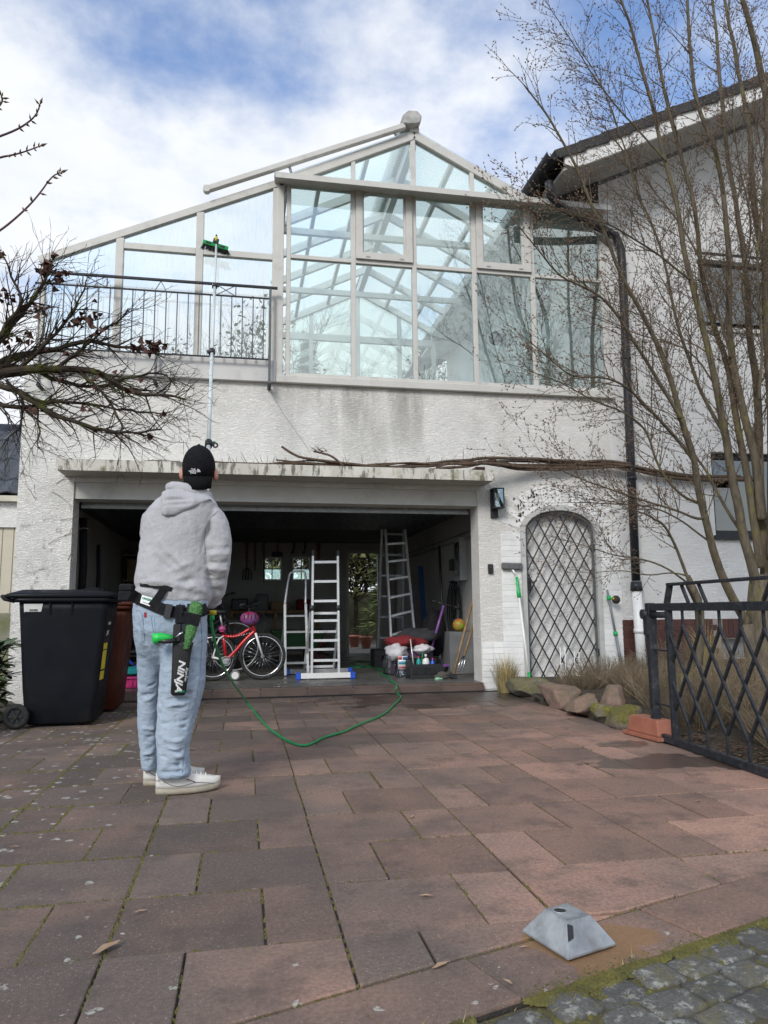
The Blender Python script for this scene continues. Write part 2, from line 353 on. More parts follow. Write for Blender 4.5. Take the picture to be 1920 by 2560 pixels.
def glassmat(name, tint, refl, dirt):
    t = NT(name); t.t.nodes.remove(t.b)
    tr = t.n('ShaderNodeBsdfTransparent'); tr.inputs[0].default_value = (*tint, 1)
    gl = t.n('ShaderNodeBsdfGlossy'); gl.inputs['Roughness'].default_value = 0.015; gl.inputs[0].default_value = (0.95, 1, 0.98, 1)
    lw = t.n('ShaderNodeFresnel'); lw.inputs['IOR'].default_value = 1.5
    fac = t.math('ADD', t.math('MULTIPLY', lw.outputs[0], 1.6), refl)
    mx = t.n('ShaderNodeMixShader'); t.lk(fac, mx.inputs[0]); t.lk(tr.outputs[0], mx.inputs[1]); t.lk(gl.outputs[0], mx.inputs[2]); last = mx.outputs[0]
    if dirt:
        df = t.n('ShaderNodeBsdfDiffuse'); df.inputs[0].default_value = (0.72, 0.74, 0.74, 1)
        st = t.noise(1, 7, 0.75, t.scaled(t.pos(), (45, 20, 5)))
        m2 = t.n('ShaderNodeMixShader'); t.lk(t.ramp(st, 0.45, 0.8, 0.0, dirt), m2.inputs[0]); t.lk(last, m2.inputs[1]); t.lk(df.outputs[0], m2.inputs[2]); last = m2.outputs[0]
    t.lk(last, t.out.inputs['Surface']); return t.m
M_glass = glassmat('window_glass', (0.94, 0.985, 0.965), 0.12, 0.04)
M_glass_wet = glassmat('wet_glass', (0.95, 0.98, 0.98), 0.04, 0.16)
M_glass_dark = glassmat('house_window_glass', (0.35, 0.36, 0.38), 0.10, 0)
def poly_mat():
    t = NT('multiwall_polycarbonate'); t.t.nodes.remove(t.b)
    tr = t.n('ShaderNodeBsdfTransparent'); tr.inputs[0].default_value = (0.92, 0.97, 0.98, 1)
    df = t.n('ShaderNodeBsdfTranslucent'); df.inputs[0].default_value = (0.90, 0.95, 0.96, 1)
    x, y, z = t.xyz(); w = t.math('SINE', t.math('MULTIPLY', y, 95.0))
    mx = t.n('ShaderNodeMixShader'); t.lk(t.ramp(w, -1, 1, 0.12, 0.42), mx.inputs[0]); t.lk(tr.outputs[0], mx.inputs[1]); t.lk(df.outputs[0], mx.inputs[2])
    t.lk(mx.outputs[0], t.out.inputs['Surface']); return t.m
M_poly = poly_mat()
# ================================================================ ground, driveway, street
Y0 = 8.30                                   # the garage facade
ZF = 0.09                                   # garage floor above the paving
def soil_mat():
    t = NT('soil'); c = t.mix(t.ramp(t.noise(5, 7, 0.7), 0.35, 0.65), (0.045, 0.034, 0.024), (0.085, 0.065, 0.042))
    c = t.mix(t.ramp(t.noise(1.3, 6, 0.6), 0.5, 0.7, 0, 0.7), c, (0.055, 0.06, 0.022)); t.col(c); t.set(Roughness=0.95); t.bump(t.noise(30, 6, 0.75), 0.9, 0.03); return t.m
M_soil = soil_mat()
mb = MB(); N = 8
mb.add([(-400, -300, -0.10), (400, -300, -0.10), (400, 600, -0.10), (-400, 600, -0.10)], [(0, 1, 2, 3)])
tag(mb.build('ground', M_soil), 'brown garden soil and rough ground around the house', 'ground', kind='structure')
def slab_mat():
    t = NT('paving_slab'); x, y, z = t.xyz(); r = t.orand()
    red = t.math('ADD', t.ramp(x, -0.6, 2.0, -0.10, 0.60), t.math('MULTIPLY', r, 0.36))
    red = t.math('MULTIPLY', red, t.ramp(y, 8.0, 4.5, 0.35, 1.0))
    red = t.math('ADD', red, t.ramp(t.noise(1.5, 4), 0.35, 0.7, -0.28, 0.28))
    c = t.mix(t.ramp(red, 0.0, 1.0, 0, 1, False), (0.155, 0.120, 0.100), (0.41, 0.240, 0.175))
    c = t.mix(1.0, c, t.mix(0.0, t.ramp(t.math('FRACT', t.math('MULTIPLY', r, 7.31)), 0, 1, 0.66, 1.16, False), (1, 1, 1)), 'MULTIPLY')
    c = t.mix(t.ramp(t.noise(75, 5, 0.8), 0.38, 0.62, 0.0, 0.45), c, (0.055, 0.042, 0.036))
    c = t.mix(t.ramp(t.noise(150, 2, 0.8), 0.60, 0.70, 0, 0.6), c, (0.50, 0.40, 0.34))
    c = t.mix(t.ramp(t.noise(4, 8, 0.72), 0.46, 0.68, 0, 0.6), c, (0.075, 0.058, 0.052))
    # pale lichen spots, thick on the left, few on the right; grey film near the street
    wv = t.n('ShaderNodeVectorMath', operation='ADD'); t.lk(t.pos(), wv.inputs[0]); nn = t.n('ShaderNodeTexNoise'); nn.inputs['Scale'].default_value = 45; nn.inputs['Detail'].default_value = 4; t.lk(t.pos(), nn.inputs['Vector'])
    sc = t.scaled(nn.outputs['Color'], (0.055, 0.055, 0.0)); t.lk(sc, wv.inputs[1])
    vd = t.voro(17, vec=wv.outputs[0]); sel = t.n('ShaderNodeSeparateXYZ'); t.lk(vd.outputs['Color'], sel.inputs[0])
    size = t.math('MULTIPLY', t.ramp(sel.outputs[0], 0.35, 1.0, 0.0, 0.42), t.ramp(t.noise(0.9, 3), 0.30, 0.52, .25, 1))
    lm = t.math('MAXIMUM', t.ramp(x, 0.1, -0.9), t.ramp(y, 2.5, 1.9, 0, 0.6))
    spot = t.math('MULTIPLY', t.math('LESS_THAN', vd.outputs['Distance'], t.math('MULTIPLY', size, lm)), t.ramp(t.noise(70, 3), 0.3, 0.6, 0.15, 0.75))
    c = t.mix(spot, c, (0.44, 0.44, 0.39))
    # damp ground by the gate and in front of the drain channel
    def blob(cx, cy, rx, ry, amt):
        dx = t.math('MULTIPLY', t.math('SUBTRACT', x, cx), 1/rx); dy = t.math('MULTIPLY', t.math('SUBTRACT', y, cy), 1/ry)
        d = t.math('SQRT', t.math('ADD', t.math('MULTIPLY', dx, dx), t.math('MULTIPLY', dy, dy)))
        return t.ramp(t.math('ADD', d, t.ramp(t.noise(3.2, 5), 0.3, 0.7, -0.45, 0.45)), 1.0, 0.86, 0, amt)
    wet = t.math('MAXIMUM', blob(2.55, 4.18, 0.62, 0.24, 1.0), blob(2.2, 7.6, 1.3, 0.75, 0.8))
    wet = t.math('MAXIMUM', wet, blob(2.55, 4.78, 0.18, 0.12, 0.8))
    c = t.mix(t.math('MULTIPLY', wet, 0.72), c, (0.030, 0.022, 0.019))
    # rust halo round the steel socket
    c = t.mix(blob(0.93, 2.0, 0.20, 0.17, 0.55), c, (0.23, 0.125, 0.035))
    t.col(c); t.set(Roughness=t.ramp(wet, 0, 1, 0.82, 0.30)); t.b.inputs['Specular IOR Level'].default_value = 0.4
    h = t.math('ADD', t.noise(160, 4, 0.75), t.math('MULTIPLY', t.noise(9, 4), 0.8)); t.bump(h, 0.45, 0.004); return t.m
M_slab = slab_mat()
M_sand = mk('joint_sand', (0.055, 0.045, 0.037), 0.95, (0.032, 0.028, 0.022), 15, bump=0.7, bscale=90)
L1a, L1b = Vector((0.358, 1.938)), Vector((1.814, 2.431)); L2a, L2b = Vector((0.458, 1.722)), Vector((1.543, 2.082))
sdir = ((L1b-L1a).normalized() + (L2b-L2a).normalized()).normalized(); snor = Vector((-sdir.y, sdir.x))   # snor points to the house
o1 = snor.dot((L1a+L1b)/2); o2 = snor.dot((L2a+L2b)/2)
def clip(poly, n, o):
    out = []
    for i in range(len(poly)):
        a, b = poly[i-1], poly[i]; da, db = n.dot(a)-o, n.dot(b)-o
        if da*db < 0: out.append(a + (b-a)*(da/(da-db)))
        if db >= 0: out.append(b)
    return out
mb = MB()
mb.prism([(p.x, p.y, -0.055) for p in clip([Vector((-2.6, 0.3)), Vector((4.2, 0.3)), Vector((4.2, 8.14)), Vector((-2.6, 8.14))], snor, o2+.002)], (0, 0, 0.046))
drive = tag(mb.build('driveway', M_sand), 'reddish brown paved driveway in front of the garage', 'driveway', kind='structure')
JW = 0.0070; COLW = 0.6465; X_B = 0.293; ROWH = 0.4245; YR = 2.207
def slabmesh(w, h, z0=-0.045):
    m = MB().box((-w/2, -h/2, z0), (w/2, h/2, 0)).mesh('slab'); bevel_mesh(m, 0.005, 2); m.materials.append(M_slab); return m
full = {True: slabmesh(COLW*2/3-JW, ROWH-JW), False: slabmesh(COLW/3-JW, ROWH-JW)}
def area(p): return abs(sum(p[i-1].x*p[i].y - p[i].x*p[i-1].y for i in range(len(p))))/2
edge_joints = []
for j in range(-3, 15):
    ya, yb = YR+ROWH*j, YR+ROWH*(j+1)
    for k in range(-4, 5):
        xa = X_B+COLW*k
        parts = [(xa, xa+COLW/3), (xa+COLW/3, xa+COLW)] if j % 2 else [(xa, xa+COLW*2/3), (xa+COLW*2/3, xa+COLW)]
        for (x0, x1) in parts:
            lng = x1-x0 > 0.3
            q0 = [Vector((x0+JW/2, ya+JW/2)), Vector((x1-JW/2, ya+JW/2)), Vector((x1-JW/2, yb-JW/2)), Vector((x0+JW/2, yb-JW/2))]
            q = clip(q0, snor, o1+JW/2+0.004)
            if len(q) > 2: q = clip(q, Vector((0, -1)), -8.11)
            if len(q) > 2: q = clip(q, Vector((-1, 0)), -2.84)
            if len(q) > 2: q = clip(q, Vector((1, 0.0)), -2.02 + (0.0 if ya > 5.5 else -0.35))
            if len(q) < 3 or area(q) < 0.004: continue
            cx, cy = (x0+x1)/2, (ya+yb)/2
            if len(q) == 4 and abs(area(q)-area(q0)) < 1e-5: me = full[lng]
            else:
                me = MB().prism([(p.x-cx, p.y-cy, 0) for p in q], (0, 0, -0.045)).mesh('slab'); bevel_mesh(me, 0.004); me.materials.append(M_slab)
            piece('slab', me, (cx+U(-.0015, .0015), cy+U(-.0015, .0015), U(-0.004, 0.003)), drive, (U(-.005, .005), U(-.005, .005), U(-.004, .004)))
            edge_joints.append((x0, x1, ya, yb))
bl = COLW; bw = (o1-o2)-0.010; ub = sdir.dot(Vector((0.594, 2.008)))
bme = slabmesh(bl-JW, bw)
for k in range(-5, 5):
    uc = ub + bl*(k+0.5); vc = (o1+o2)/2; p = sdir*uc + snor*vc
    piece('border_slab', bme, (p.x, p.y, U(-0.004, 0.002)), drive, (U(-.006, .006), U(-.006, .006), math.atan2(sdir.y, sdir.x)+U(-.003, .003)))
# street of grey setts
def sett_mat():
    t = NT('grey_sett'); r = t.orand(); c = t.mix(r, (0.075, 0.073, 0.066), (0.135, 0.130, 0.118))
    c = t.mix(t.ramp(t.noise(90, 4, 0.8), 0.4, 0.62, 0, 0.6), c, (0.045, 0.045, 0.045))
    c = t.mix(t.ramp(t.noise(24, 6, 0.75), 0.52, 0.64, 0, 0.7), c, (0.36, 0.36, 0.32))
    c = t.mix(t.ramp(t.noise(9, 6, 0.7), 0.5, 0.66, 0, 0.6), c, (0.12, 0.105, 0.03))
    t.col(c); t.set(Roughness=0.85); t.bump(t.noise(120, 4, 0.75), 0.6, 0.006); return t.m
M_sett = sett_mat()
def P2(u, v, z=0.0):
    p = sdir*u + snor*(o2-v); return (p.x, p.y, z)
mb = MB(); mb.add([P2(-14, 0.004, -0.018), P2(16, 0.004, -0.018), P2(16, 9, -0.018), P2(-14, 9, -0.018)], [(0, 1, 2, 3)])
street = tag(mb.build('street', mk('mossy_grit', (0.075, 0.062, 0.04), 0.95, (0.11, 0.095, 0.03), 16, bump=0.8, bscale=120)), 'street paved with grey mossy setts at the bottom right corner', 'street', kind='structure')
def settmesh(i):
    rr = random.Random(i); n = 12; a = 0.086; b = 0.066; ring = []
    w = [rr.uniform(-0.13, 0.06) for _ in range(n)]
    def sup(s, z, k):
        out = []
        for q in range(n):
            t = 2*math.pi*(q+0.5)/n; c, d = math.cos(t), math.sin(t)
            e = 0.40
            out.append((a*s*math.copysign(abs(c)**e, c)*(1+w[q]*k), b*s*math.copysign(abs(d)**e, d)*(1+w[(q+3) % n]*k), z+rr.uniform(-.002, .002)))
        return out
    m = MB(); m.loft([sup(1.0, -0.05, 1), sup(1.0, -0.008, 1), sup(0.95, -0.001, 1), sup(0.75, 0.002, 1), sup(0.3, 0.003, 1)]); me = m.mesh('sett'); me.materials.append(M_sett); return me
setts = [settmesh(i) for i in range(7)]
for rrow in range(10):
    u = -0.4 + (rrow % 2)*0.07
    while u < 2.6:
        s = U(0.9, 1.12)
        x, y, z = P2(u, 0.068+rrow*0.103+U(-.008, .008), U(-0.016, -0.006))
        piece('sett', random.choice(setts), (x, y, z), street, (U(-.03, .03), U(-.03, .03), math.atan2(sdir.y, sdir.x)+U(-.10, .10)), (s*.82, U(.76, .87), 1))
        u += 0.136*s+U(0, .010)
# moss and grass in the joints: uncountable, one object
def clump(m, p, r, h, n=6):
    m.add([(p[0]+r*math.cos(2*math.pi*k/n)*U(.6, 1.2), p[1]+r*math.sin(2*math.pi*k/n)*U(.6, 1.2), p[2]-0.004) for k in range(n)] +
          [(p[0]+U(-r, r)*.3, p[1]+U(-r, r)*.3, p[2]+h)], [(k, (k+1) % n, n) for k in range(n)], True)
mb = MB()
for (x0, x1, ya, yb) in edge_joints:
    for (a, b, fixed) in (((x0, ya), (x0, yb), 1), ((x0, ya), (x1, ya), 0)):
        p = Vector(((a[0]+b[0])/2, (a[1]+b[1])/2)); base = 1.0 if p.x < -0.7 else (0.5 if p.x < -.25 else (0.22 if p.x < 1.0 else 0.12))
        if snor.dot(p) < o1+0.05: continue
        base *= 0.35+1.3*max(0, mnoise.noise((p.x*1.3, p.y*1.3, 2.0))+0.35)
        L = (Vector(b)-Vector(a)).length; n = int(L*190*base)
        for _ in range(n):
            t = R_(); q = Vector(a)+(Vector(b)-Vector(a))*t
            clump(mb, (q.x+U(-.004, .004), q.y+U(-.004, .004), -0.004), U(.005, .012)*(1.35 if p.x < -.6 else 1), U(.003, .009))
for _ in range(5600):                                            # thick strip between border slabs and setts
    u = U(-0.5, 2.5); v = random.gauss(0.008, 0.028); d = mnoise.noise((u*4, 0, 0))
    if d < -0.22+.15*R_(): continue
    x, y, z = P2(u, 0.004+v*(0.6+max(0, d)*1.4)-0.012); clump(mb, (x, y, -0.008), U(.006, .014), U(.000, .005)+.004)
for _ in range(5200):
    u = U(-0.5, 2.5); v = U(0.02, 1.1); x, y, z = P2(u, v)
    if mnoise.noise((u*2.3, v*2.3, 5)) < -0.12: continue
    clump(mb, (x, y, -0.016), U(.008, .02), U(.003, .009))
for _ in range(500):
    u = U(-1.2, 2.5); p = sdir*u + snor*(o1+U(-.006, .006)); clump(mb, (p.x, p.y, -0.006), U(.004, .008), U(.002, .007))
tag(mb.build('joint_moss', M_moss), 'yellow green moss filling the paving joints', 'moss', kind='stuff')
mb = MB()
for _ in range(60):                                              # blades of grass and pine needles along the street edge
    u = U(0.1, 2.4); x, y, z = P2(u, U(-0.03, 0.10)); a = U(0, 6.3); l = U(.012, .04); w = U(.0008, .0016)
    p0 = Vector((x, y, 0.002)); p1 = p0+Vector((math.cos(a)*l*.6, math.sin(a)*l*.6, U(.004, .03))); q = Vector((-math.sin(a), math.cos(a), 0))*w
    mb.add([p0-q, p0+q, p1], [(0, 1, 2)])
tag(mb.build('grass_blades', M_straw), 'dry grass blades and needles along the street edge', 'grass', kind='stuff')
# drain channel and step in front of the garage
M_steptile = mk('step_tile', (0.135, 0.092, 0.075), 0.5, (0.10, 0.07, 0.058), 4, orand=0.12, bump=0.1, dirt=(0.05, 0.04, 0.036), dscale=2, damt=0.6)
mb = MB()
x = -1.9
while x < 3.0:
    mb.box((x, 8.165, -0.03), (x+0.022, 8.215, -0.002)); x += 0.036
mb.box((-1.95, 8.15, -0.05), (3.0, 8.164, 0.0)); mb.box((-1.95, 8.216, -0.05), (3.0, 8.232, 0.0)); mb.box((-1.95, 8.164, -0.05), (3.0, 8.216, -0.032))
one(mb, 'drain_channel', M_anth, 'dark slotted drain channel along the foot of the garage step', 'drain')

# ================================================================ garage wing
xl_ = F(181, 1300, Y0).x; xr_ = F(1200, 1500, Y0).x
zlin = F(600, 1254, Y0+0.02).z; ZT = 3.50; XW = -2.36; XC = 4.44
yin = AX(1181, 1500, xr_).y
gw = thing('garage_wing', (0.5, Y0, 0), 'white rough plastered garage wing with a wide open doorway', 'building')
AXc = (F(1301, 1331, Y0).x + F(1496.6, 1333, Y0).x)/2; ARX = (F(1496.6, 1333, Y0).x - F(1301, 1331, Y0).x)/2
ZSP = F(1301, 1331, Y0).z; ZAP = F(1394, 1263.5, Y0).z; NZ0 = 0.10
def arch(rx, zs, za, n=20): return [(AXc - rx*math.cos(math.pi*k/n), zs + (za-zs)*math.sin(math.pi*k/n)**0.92) for k in range(n+1)]
A = arch(ARX, ZSP, ZAP); YN = Y0+0.13
mb = MB()
mb.box((XW, Y0, -0.1), (xl_, yin, ZT)); mb.box((xl_, Y0, zlin+0.18), (xr_, yin, ZT))
def fr(x0, x1, z0, z1): mb.box((x0, Y0, z0), (x1, yin, z1))
fr(xr_, AXc-ARX, -0.1, ZT); fr(AXc+ARX, XC, -0.1, ZT); fr(AXc-ARX, AXc+ARX, -0.1, NZ0)
for k in range(len(A)-1):
    (xa, za), (xb, zb) = A[k], A[k+1]
    mb.add([(xa, Y0, za), (xb, Y0, zb), (xb, Y0, ZT), (xa, Y0, ZT)], [(0, 1, 2, 3)])
    mb.add([(xa, Y0, za), (xb, Y0, zb), (xb, YN, zb), (xa, YN, za)], [(3, 2, 1, 0)])
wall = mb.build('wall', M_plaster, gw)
mb = MB(); mb.box((AXc-ARX, YN, NZ0), (AXc+ARX, YN+0.05, ZAP)); mb.build('niche_panel', M_plaster2, gw)
mb = MB(); mb.box((xl_, Y0+0.025, zlin), (xr_, yin, zlin+0.179)); mb.build('lintel', M_lintel, gw)
# canopy slab
YCf = 7.92; zc0 = F(700, 1188, YCf).z; zc1 = F(700, 1162, YCf).z; xc0 = F(139, 1160, YCf).x; xc1 = F(1237, 1190, YCf).x
mb = MB(); mb.box((xc0+.006, YCf+0.008, zc0), (xc1-.006, Y0-0.002, zc1)); cn = mb.build('canopy', M_concrete, gw, bevel=0.006)
mb = MB(); mb.box((xc0, YCf, zc0-0.002), (xc1, YCf+0.007, zc1+0.004)); mb.build('canopy_edge', M_canopy_edge, cn)
mb = MB(); mb.box((xc1-.19, YCf+0.10, zc1+0.001), (xc1-.08, YCf+0.3, zc1+0.06)); mb.build('brick', M_tile_brown, cn)
# garage shell
YB = 14.6; ZCg = zlin+0.12
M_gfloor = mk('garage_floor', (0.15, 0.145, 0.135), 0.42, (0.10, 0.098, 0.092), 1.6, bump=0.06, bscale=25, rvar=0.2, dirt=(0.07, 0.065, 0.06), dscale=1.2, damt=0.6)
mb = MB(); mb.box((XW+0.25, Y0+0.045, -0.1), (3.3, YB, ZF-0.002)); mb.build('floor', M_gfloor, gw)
st = MB().box((xl_, 8.235, -0.05), (xr_, Y0+0.04, ZF-0.028)).build('step', M_grout, gw)
sx = xl_+0.002; sm = MB().box((-0.247, 0, -0.03), (0.247, 0.058, 0.0)).mesh('tile'); bevel_mesh(sm, 0.004, 2); sm.materials.append(M_steptile)
sm2 = MB().box((-0.247, 0, -0.058), (0.247, 0.010, 0.0)).mesh('tile'); bevel_mesh(sm2, 0.002); sm2.materials.append(M_steptile)
nst = 9; wst = (xr_-xl_)/nst
for k in range(nst):
    sc_ = (wst-.005)/0.494
    piece('tile', sm, (xl_+wst*(k+.5), 8.232, ZF), st, scale=(sc_, 1.9, 1)); piece('tile', sm2, (xl_+wst*(k+.5), 8.2245, ZF-.0305), st, scale=(sc_, 1, 1))
# side walls, rear wall with door and two windows, ceiling
dX0, dX1, dZ = F(872, 1500, YB).x, F(948, 1500, YB).x, F(900, 1382, YB).z
w1 = (F(655, 1420, YB).x, F(706, 1420, YB).x); w2 = (F(730, 1420, YB).x, F(778, 1420, YB).x); wz0, wz1 = F(700, 1452, YB).z, F(700, 1391, YB).z
mb = MB(); T = 0.22
mb.box((XW+.02, yin+.002, ZF), (XW+0.24, YB, ZCg+.1)); mb.box((2.98, yin+.002, ZF), (3.2, YB, ZCg+.1))
xs = [XW, w1[0], w1[1], w2[0], w2[1], dX0, dX1, 3.4]
for i in range(7):
    a, b = xs[i], xs[i+1]
    if i in (1, 3): mb.box((a, YB, -0.1), (b, YB+T, wz0)); mb.box((a, YB, wz1), (b, YB+T, ZT))
    elif i == 5: mb.box((a, YB, dZ), (b, YB+T, ZT))
    else: mb.box((a, YB, -0.1), (b, YB+T, ZT))
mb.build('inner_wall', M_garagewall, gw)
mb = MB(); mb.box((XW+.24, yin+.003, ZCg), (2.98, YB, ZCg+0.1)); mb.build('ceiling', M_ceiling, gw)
mb = MB(); mb.box((XW, YB+T+.001, -.1), (XW+.2, YB+T+.3, ZT)); 
mb = MB(); mb.box((XW+.003, yin+.001, -0.1), (XW+.019, YB, ZT)); mb.build('outer_side_wall', M_plaster2, gw)
mb = MB(); mb.box((XW, Y0+.002, ZT-.24), (XC, 13.4, ZT-.002)) if False else mb.box((XW+.02, yin+.004, ZT-.22), (XC, 13.4, ZT-.005)); mb.build('balcony_slab', M_concrete, gw)
# door track under the lintel
mb = MB(); mb.box((xl_+.02, yin+.01, zlin-.065), (xr_-.02, yin+.05, zlin-.03)); mb.box((xl_+.02, yin+.05, zlin-.05), (xr_-.02, yin+.09, zlin+.1))
mb.build('door_track', M_alu_dull, gw)
mb = MB(); mb.box((xl_+.05, yin+.10, zlin-.02), (xr_-.05, yin+2.3, zlin+.03)); mb.build('raised_garage_door', M_anth, gw)
for w in (w1, w2):
    f_ = MB(); t_ = .035
    f_.box((w[0], YB+.05, wz0), (w[0]+t_, YB+.11, wz1)); f_.box((w[1]-t_, YB+.05, wz0), (w[1], YB+.11, wz1)); f_.box((w[0]+t_, YB+.05, wz0), (w[1]-t_, YB+.11, wz0+t_)); f_.box((w[0]+t_, YB+.05, wz1-t_), (w[1]-t_, YB+.11, wz1))
    f_.box(((w[0]+w[1])/2-.01, YB+.06, wz0+t_), ((w[0]+w[1])/2+.01, YB+.10, wz1-t_)); f_.box((w[0]+t_, YB+.062, (wz0+wz1)/2-.01), (w[1]-t_, YB+.098, (wz0+wz1)/2+.01))
    wf = f_.build('rear_window', M_frame_w, gw); g_ = MB(); g_.box((w[0]+t_, YB+.078, wz0+t_), (w[1]-t_, YB+.084, wz1-t_)); g_.build('pane', M_glass, wf)
mb = MB(); mb.box((dX0-.05, YB-.02, ZF), (dX0, YB+.1, dZ+.05)); mb.box((dX1, YB-.02, ZF), (dX1+.05, YB+.1, dZ+.05)); mb.box((dX0, YB-.02, dZ), (dX1, YB+.1, dZ+.05)); mb.build('rear_door_frame', M_lintel, gw)
# casing round the arched niche, white painted bricks round it
NX, NY = 0.0, 0
Ao = arch(ARX+0.0, ZSP, ZAP, 24); Ai = arch(ARX-0.055, ZSP, ZAP-0.06, 24)
mb = MB(); ring = [((Ao[0][0], NZ0), (Ai[0][0], NZ0))] + list(zip(Ao, Ai)) + [((Ao[-1][0], NZ0), (Ai[-1][0], NZ0))]
for k in range(len(ring)-1):
    (a, b), (c, d) = ring[k], ring[k+1]
    for yy, flip in ((Y0-0.02, 0), (YN, 1)):
        q = [(a[0], yy, a[1]), (b[0], yy, b[1]), (d[0], yy, d[1]), (c[0], yy, c[1])]; mb.add(q, [(0, 1, 2, 3)])
    mb.add([(b[0], Y0-.02, b[1]), (d[0], Y0-.02, d[1]), (d[0], YN, d[1]), (b[0], YN, b[1])], [(0, 1, 2, 3)])
    mb.add([(a[0], Y0-.02, a[1]), (c[0], Y0-.02, c[1]), (c[0], Y0, c[1]), (a[0], Y0, a[1])], [(0, 1, 2, 3)])
mb.build('niche_casing', mk('grey_casing', (0.50, 0.50, 0.485), 0.8, (0.42, 0.42, 0.41), 8, bump=0.1), gw)
bx_ = MB().box((-0.118, 0, 0), (0.118, 0.014, 0.0625)).mesh('brick'); bevel_mesh(bx_, 0.002); bx_.materials.append(M_whitebrick)
xbl = F(1256, 1500, Y0).x; xbr = AXc+ARX+.004
pier = MB().box((xbl, Y0-.004, 0), (AXc-ARX-.004, Y0-.0005, ZSP)).build('brick_backing', M_mortar, gw); MB().box((xbr, Y0-.004, 0), (xbr+.26, Y0-.0005, ZSP)).build('brick_backing', M_mortar, gw)
z = 0.01; i = 0
while z < ZSP-.05:
    for (a, b) in ((xbl, AXc-ARX-.006), (xbr+.002, xbr+.26)):
        w = b-a; piece('brick', bx_, ((a+b)/2, Y0-.0080+U(-.0005, .0005), z), pier, scale=((w-.004)/.236, 1, 1))
    if z < 0.52:
        a, b = xr_+.012, xbl; n = 2
        for q in range(n): piece('brick', bx_, (a+(b-a)*(q+.5)/n, Y0-.0075+U(-.0005, .0005), z), pier, scale=(((b-a)/n-.004)/.236, 1, 1))
    z += 0.066; i += 1
mb = MB()
vs_ = MB().box((-0.0322, 0, 0), (0.0322, 0.014, 0.24)).mesh('voussoir'); bevel_mesh(vs_, 0.0015); vs_.materials.append(M_whitebrick)
arcp = arch(ARX+.006, ZSP, ZAP+.006, 60); dist = 0; last = arcp[0]; acc = 0.0
for k in range(1, 60):
    p, q = arcp[k], arcp[min(k+1, 60)]; acc += math.hypot(p[0]-last[0], p[1]-last[1]); last = p
    if acc < 0.064: continue
    acc = 0; tx, tz = q[0]-arcp[k-1][0], q[1]-arcp[k-1][1]; L = math.hypot(tx, tz); nx, nz = -tz/L, tx/L
    ang = math.atan2(nx, nz)
    o = piece('voussoir', vs_, (p[0], Y0-.0045-.0004*(k % 3), p[1]), pier, (0, ang, 0), (1, 1, 1))
# brown patches where paint flaked, upper left of the arch: thin chips of exposed brick
mb = MB(); rnd = random.Random(3)
M_flake = mk('flaked_brick', (0.075, 0.045, 0.036), 0.9)
for _ in range(48):
    q = rnd.choice([(1330, 1240, 14, 8), (1335, 1232, 9, 6), (1300, 1262, 20, 10), (1318, 1255, 20, 12), (1300, 1285, 14, 16), (1338, 1262, 8, 14)])
    px, py = rnd.gauss(q[0], q[2]*.6), rnd.gauss(q[1], q[3]*.6); c = F(px, py, Y0-.0095); r = rnd.uniform(.005, .022)
    n = 6; mb.add([(c.x+r*math.cos(6.283*k/n)*rnd.uniform(.3, .9), c.y, c.z+r*math.sin(6.283*k/n)*rnd.uniform(.5, 1.5)) for k in range(n)], [tuple(range(n))])
tag(mb.build('flaked_paint', M_flake, gw), kind='stuff')
# wrought grille gate in the niche: frame and diagonal bars, each bar a part
gg = thing('arched_grille_gate', (AXc, Y0+.02, NZ0), 'arched black lattice grille gate in the white wall niche', 'gate')
I2 = arch(ARX-0.075, ZSP, ZAP-.085, 24); poly = [(I2[0][0], NZ0+.02)] + I2 + [(I2[-1][0], NZ0+.02)]
mb = MB(); yg = Y0+.03; mb.tube([(p[0], yg, p[1]) for p in poly], 0.016, 6, True, True, False); mb.build('frame', M_iron_grey, gg)
def clipseg(p, d):
    t0, t1 = -9, 9; n = len(poly)
    for i in range(n):
        a, b = poly[i], poly[(i+1) % n]; ex, ez = b[0]-a[0], b[1]-a[1]; nx, nz = -ez, ex     # outward normal
        den = nx*d[0]+nz*d[1]; num = nx*(a[0]-p[0])+nz*(a[1]-p[1])
        if abs(den) < 1e-9: continue
        t = num/den
        if den > 0: t1 = min(t1, t)
        else: t0 = max(t0, t)
    return (t0, t1) if t1-t0 > 0.02 else None
cxg = 0.163; hg = 0.148
xg0 = I2[0][0]; 
for sgn in (1, -1):
    d = Vector((cxg/2, hg*sgn)).normalized()
    for k in range(-16, 34):
        p = (xg0 + k*cxg, NZ0+.06)
        s = clipseg(p, (d.x, d.y))
        if s is None: continue
        a = (p[0]+d.x*s[0], yg+.006*sgn, p[1]+d.y*s[0]); b = (p[0]+d.x*s[1], yg+.006*sgn, p[1]+d.y*s[1])
        MB().bar(a, b, 0.012, 0.012, (0, 1, 0)).build('bar', M_iron, gg)
lk0 = F(1322, 1463, yg-.03); mb = MB(); mb.box((lk0.x-.03, yg-.035, lk0.z-.07), (lk0.x+.03, yg+.015, lk0.z+.09)); lk = mb.build('lock_case', M_black, gg, bevel=.004)
mb = MB(); mb.tube([(lk0.x+.01, yg-.04, lk0.z+.03), (lk0.x+.01, yg-.07, lk0.z+.03), (lk0.x+.09, yg-.07, lk0.z+.05)], .007, 8); mb.build('handle', M_black, lk)
for zz_ in (0.35, 1.6):
    mb = MB(); mb.cyl((I2[-1][0]+.022, yg-.012, zz_), (I2[-1][0]+.022, yg-.012, zz_+.09), .014, n=10); mb.build('hinge', M_iron, gg)
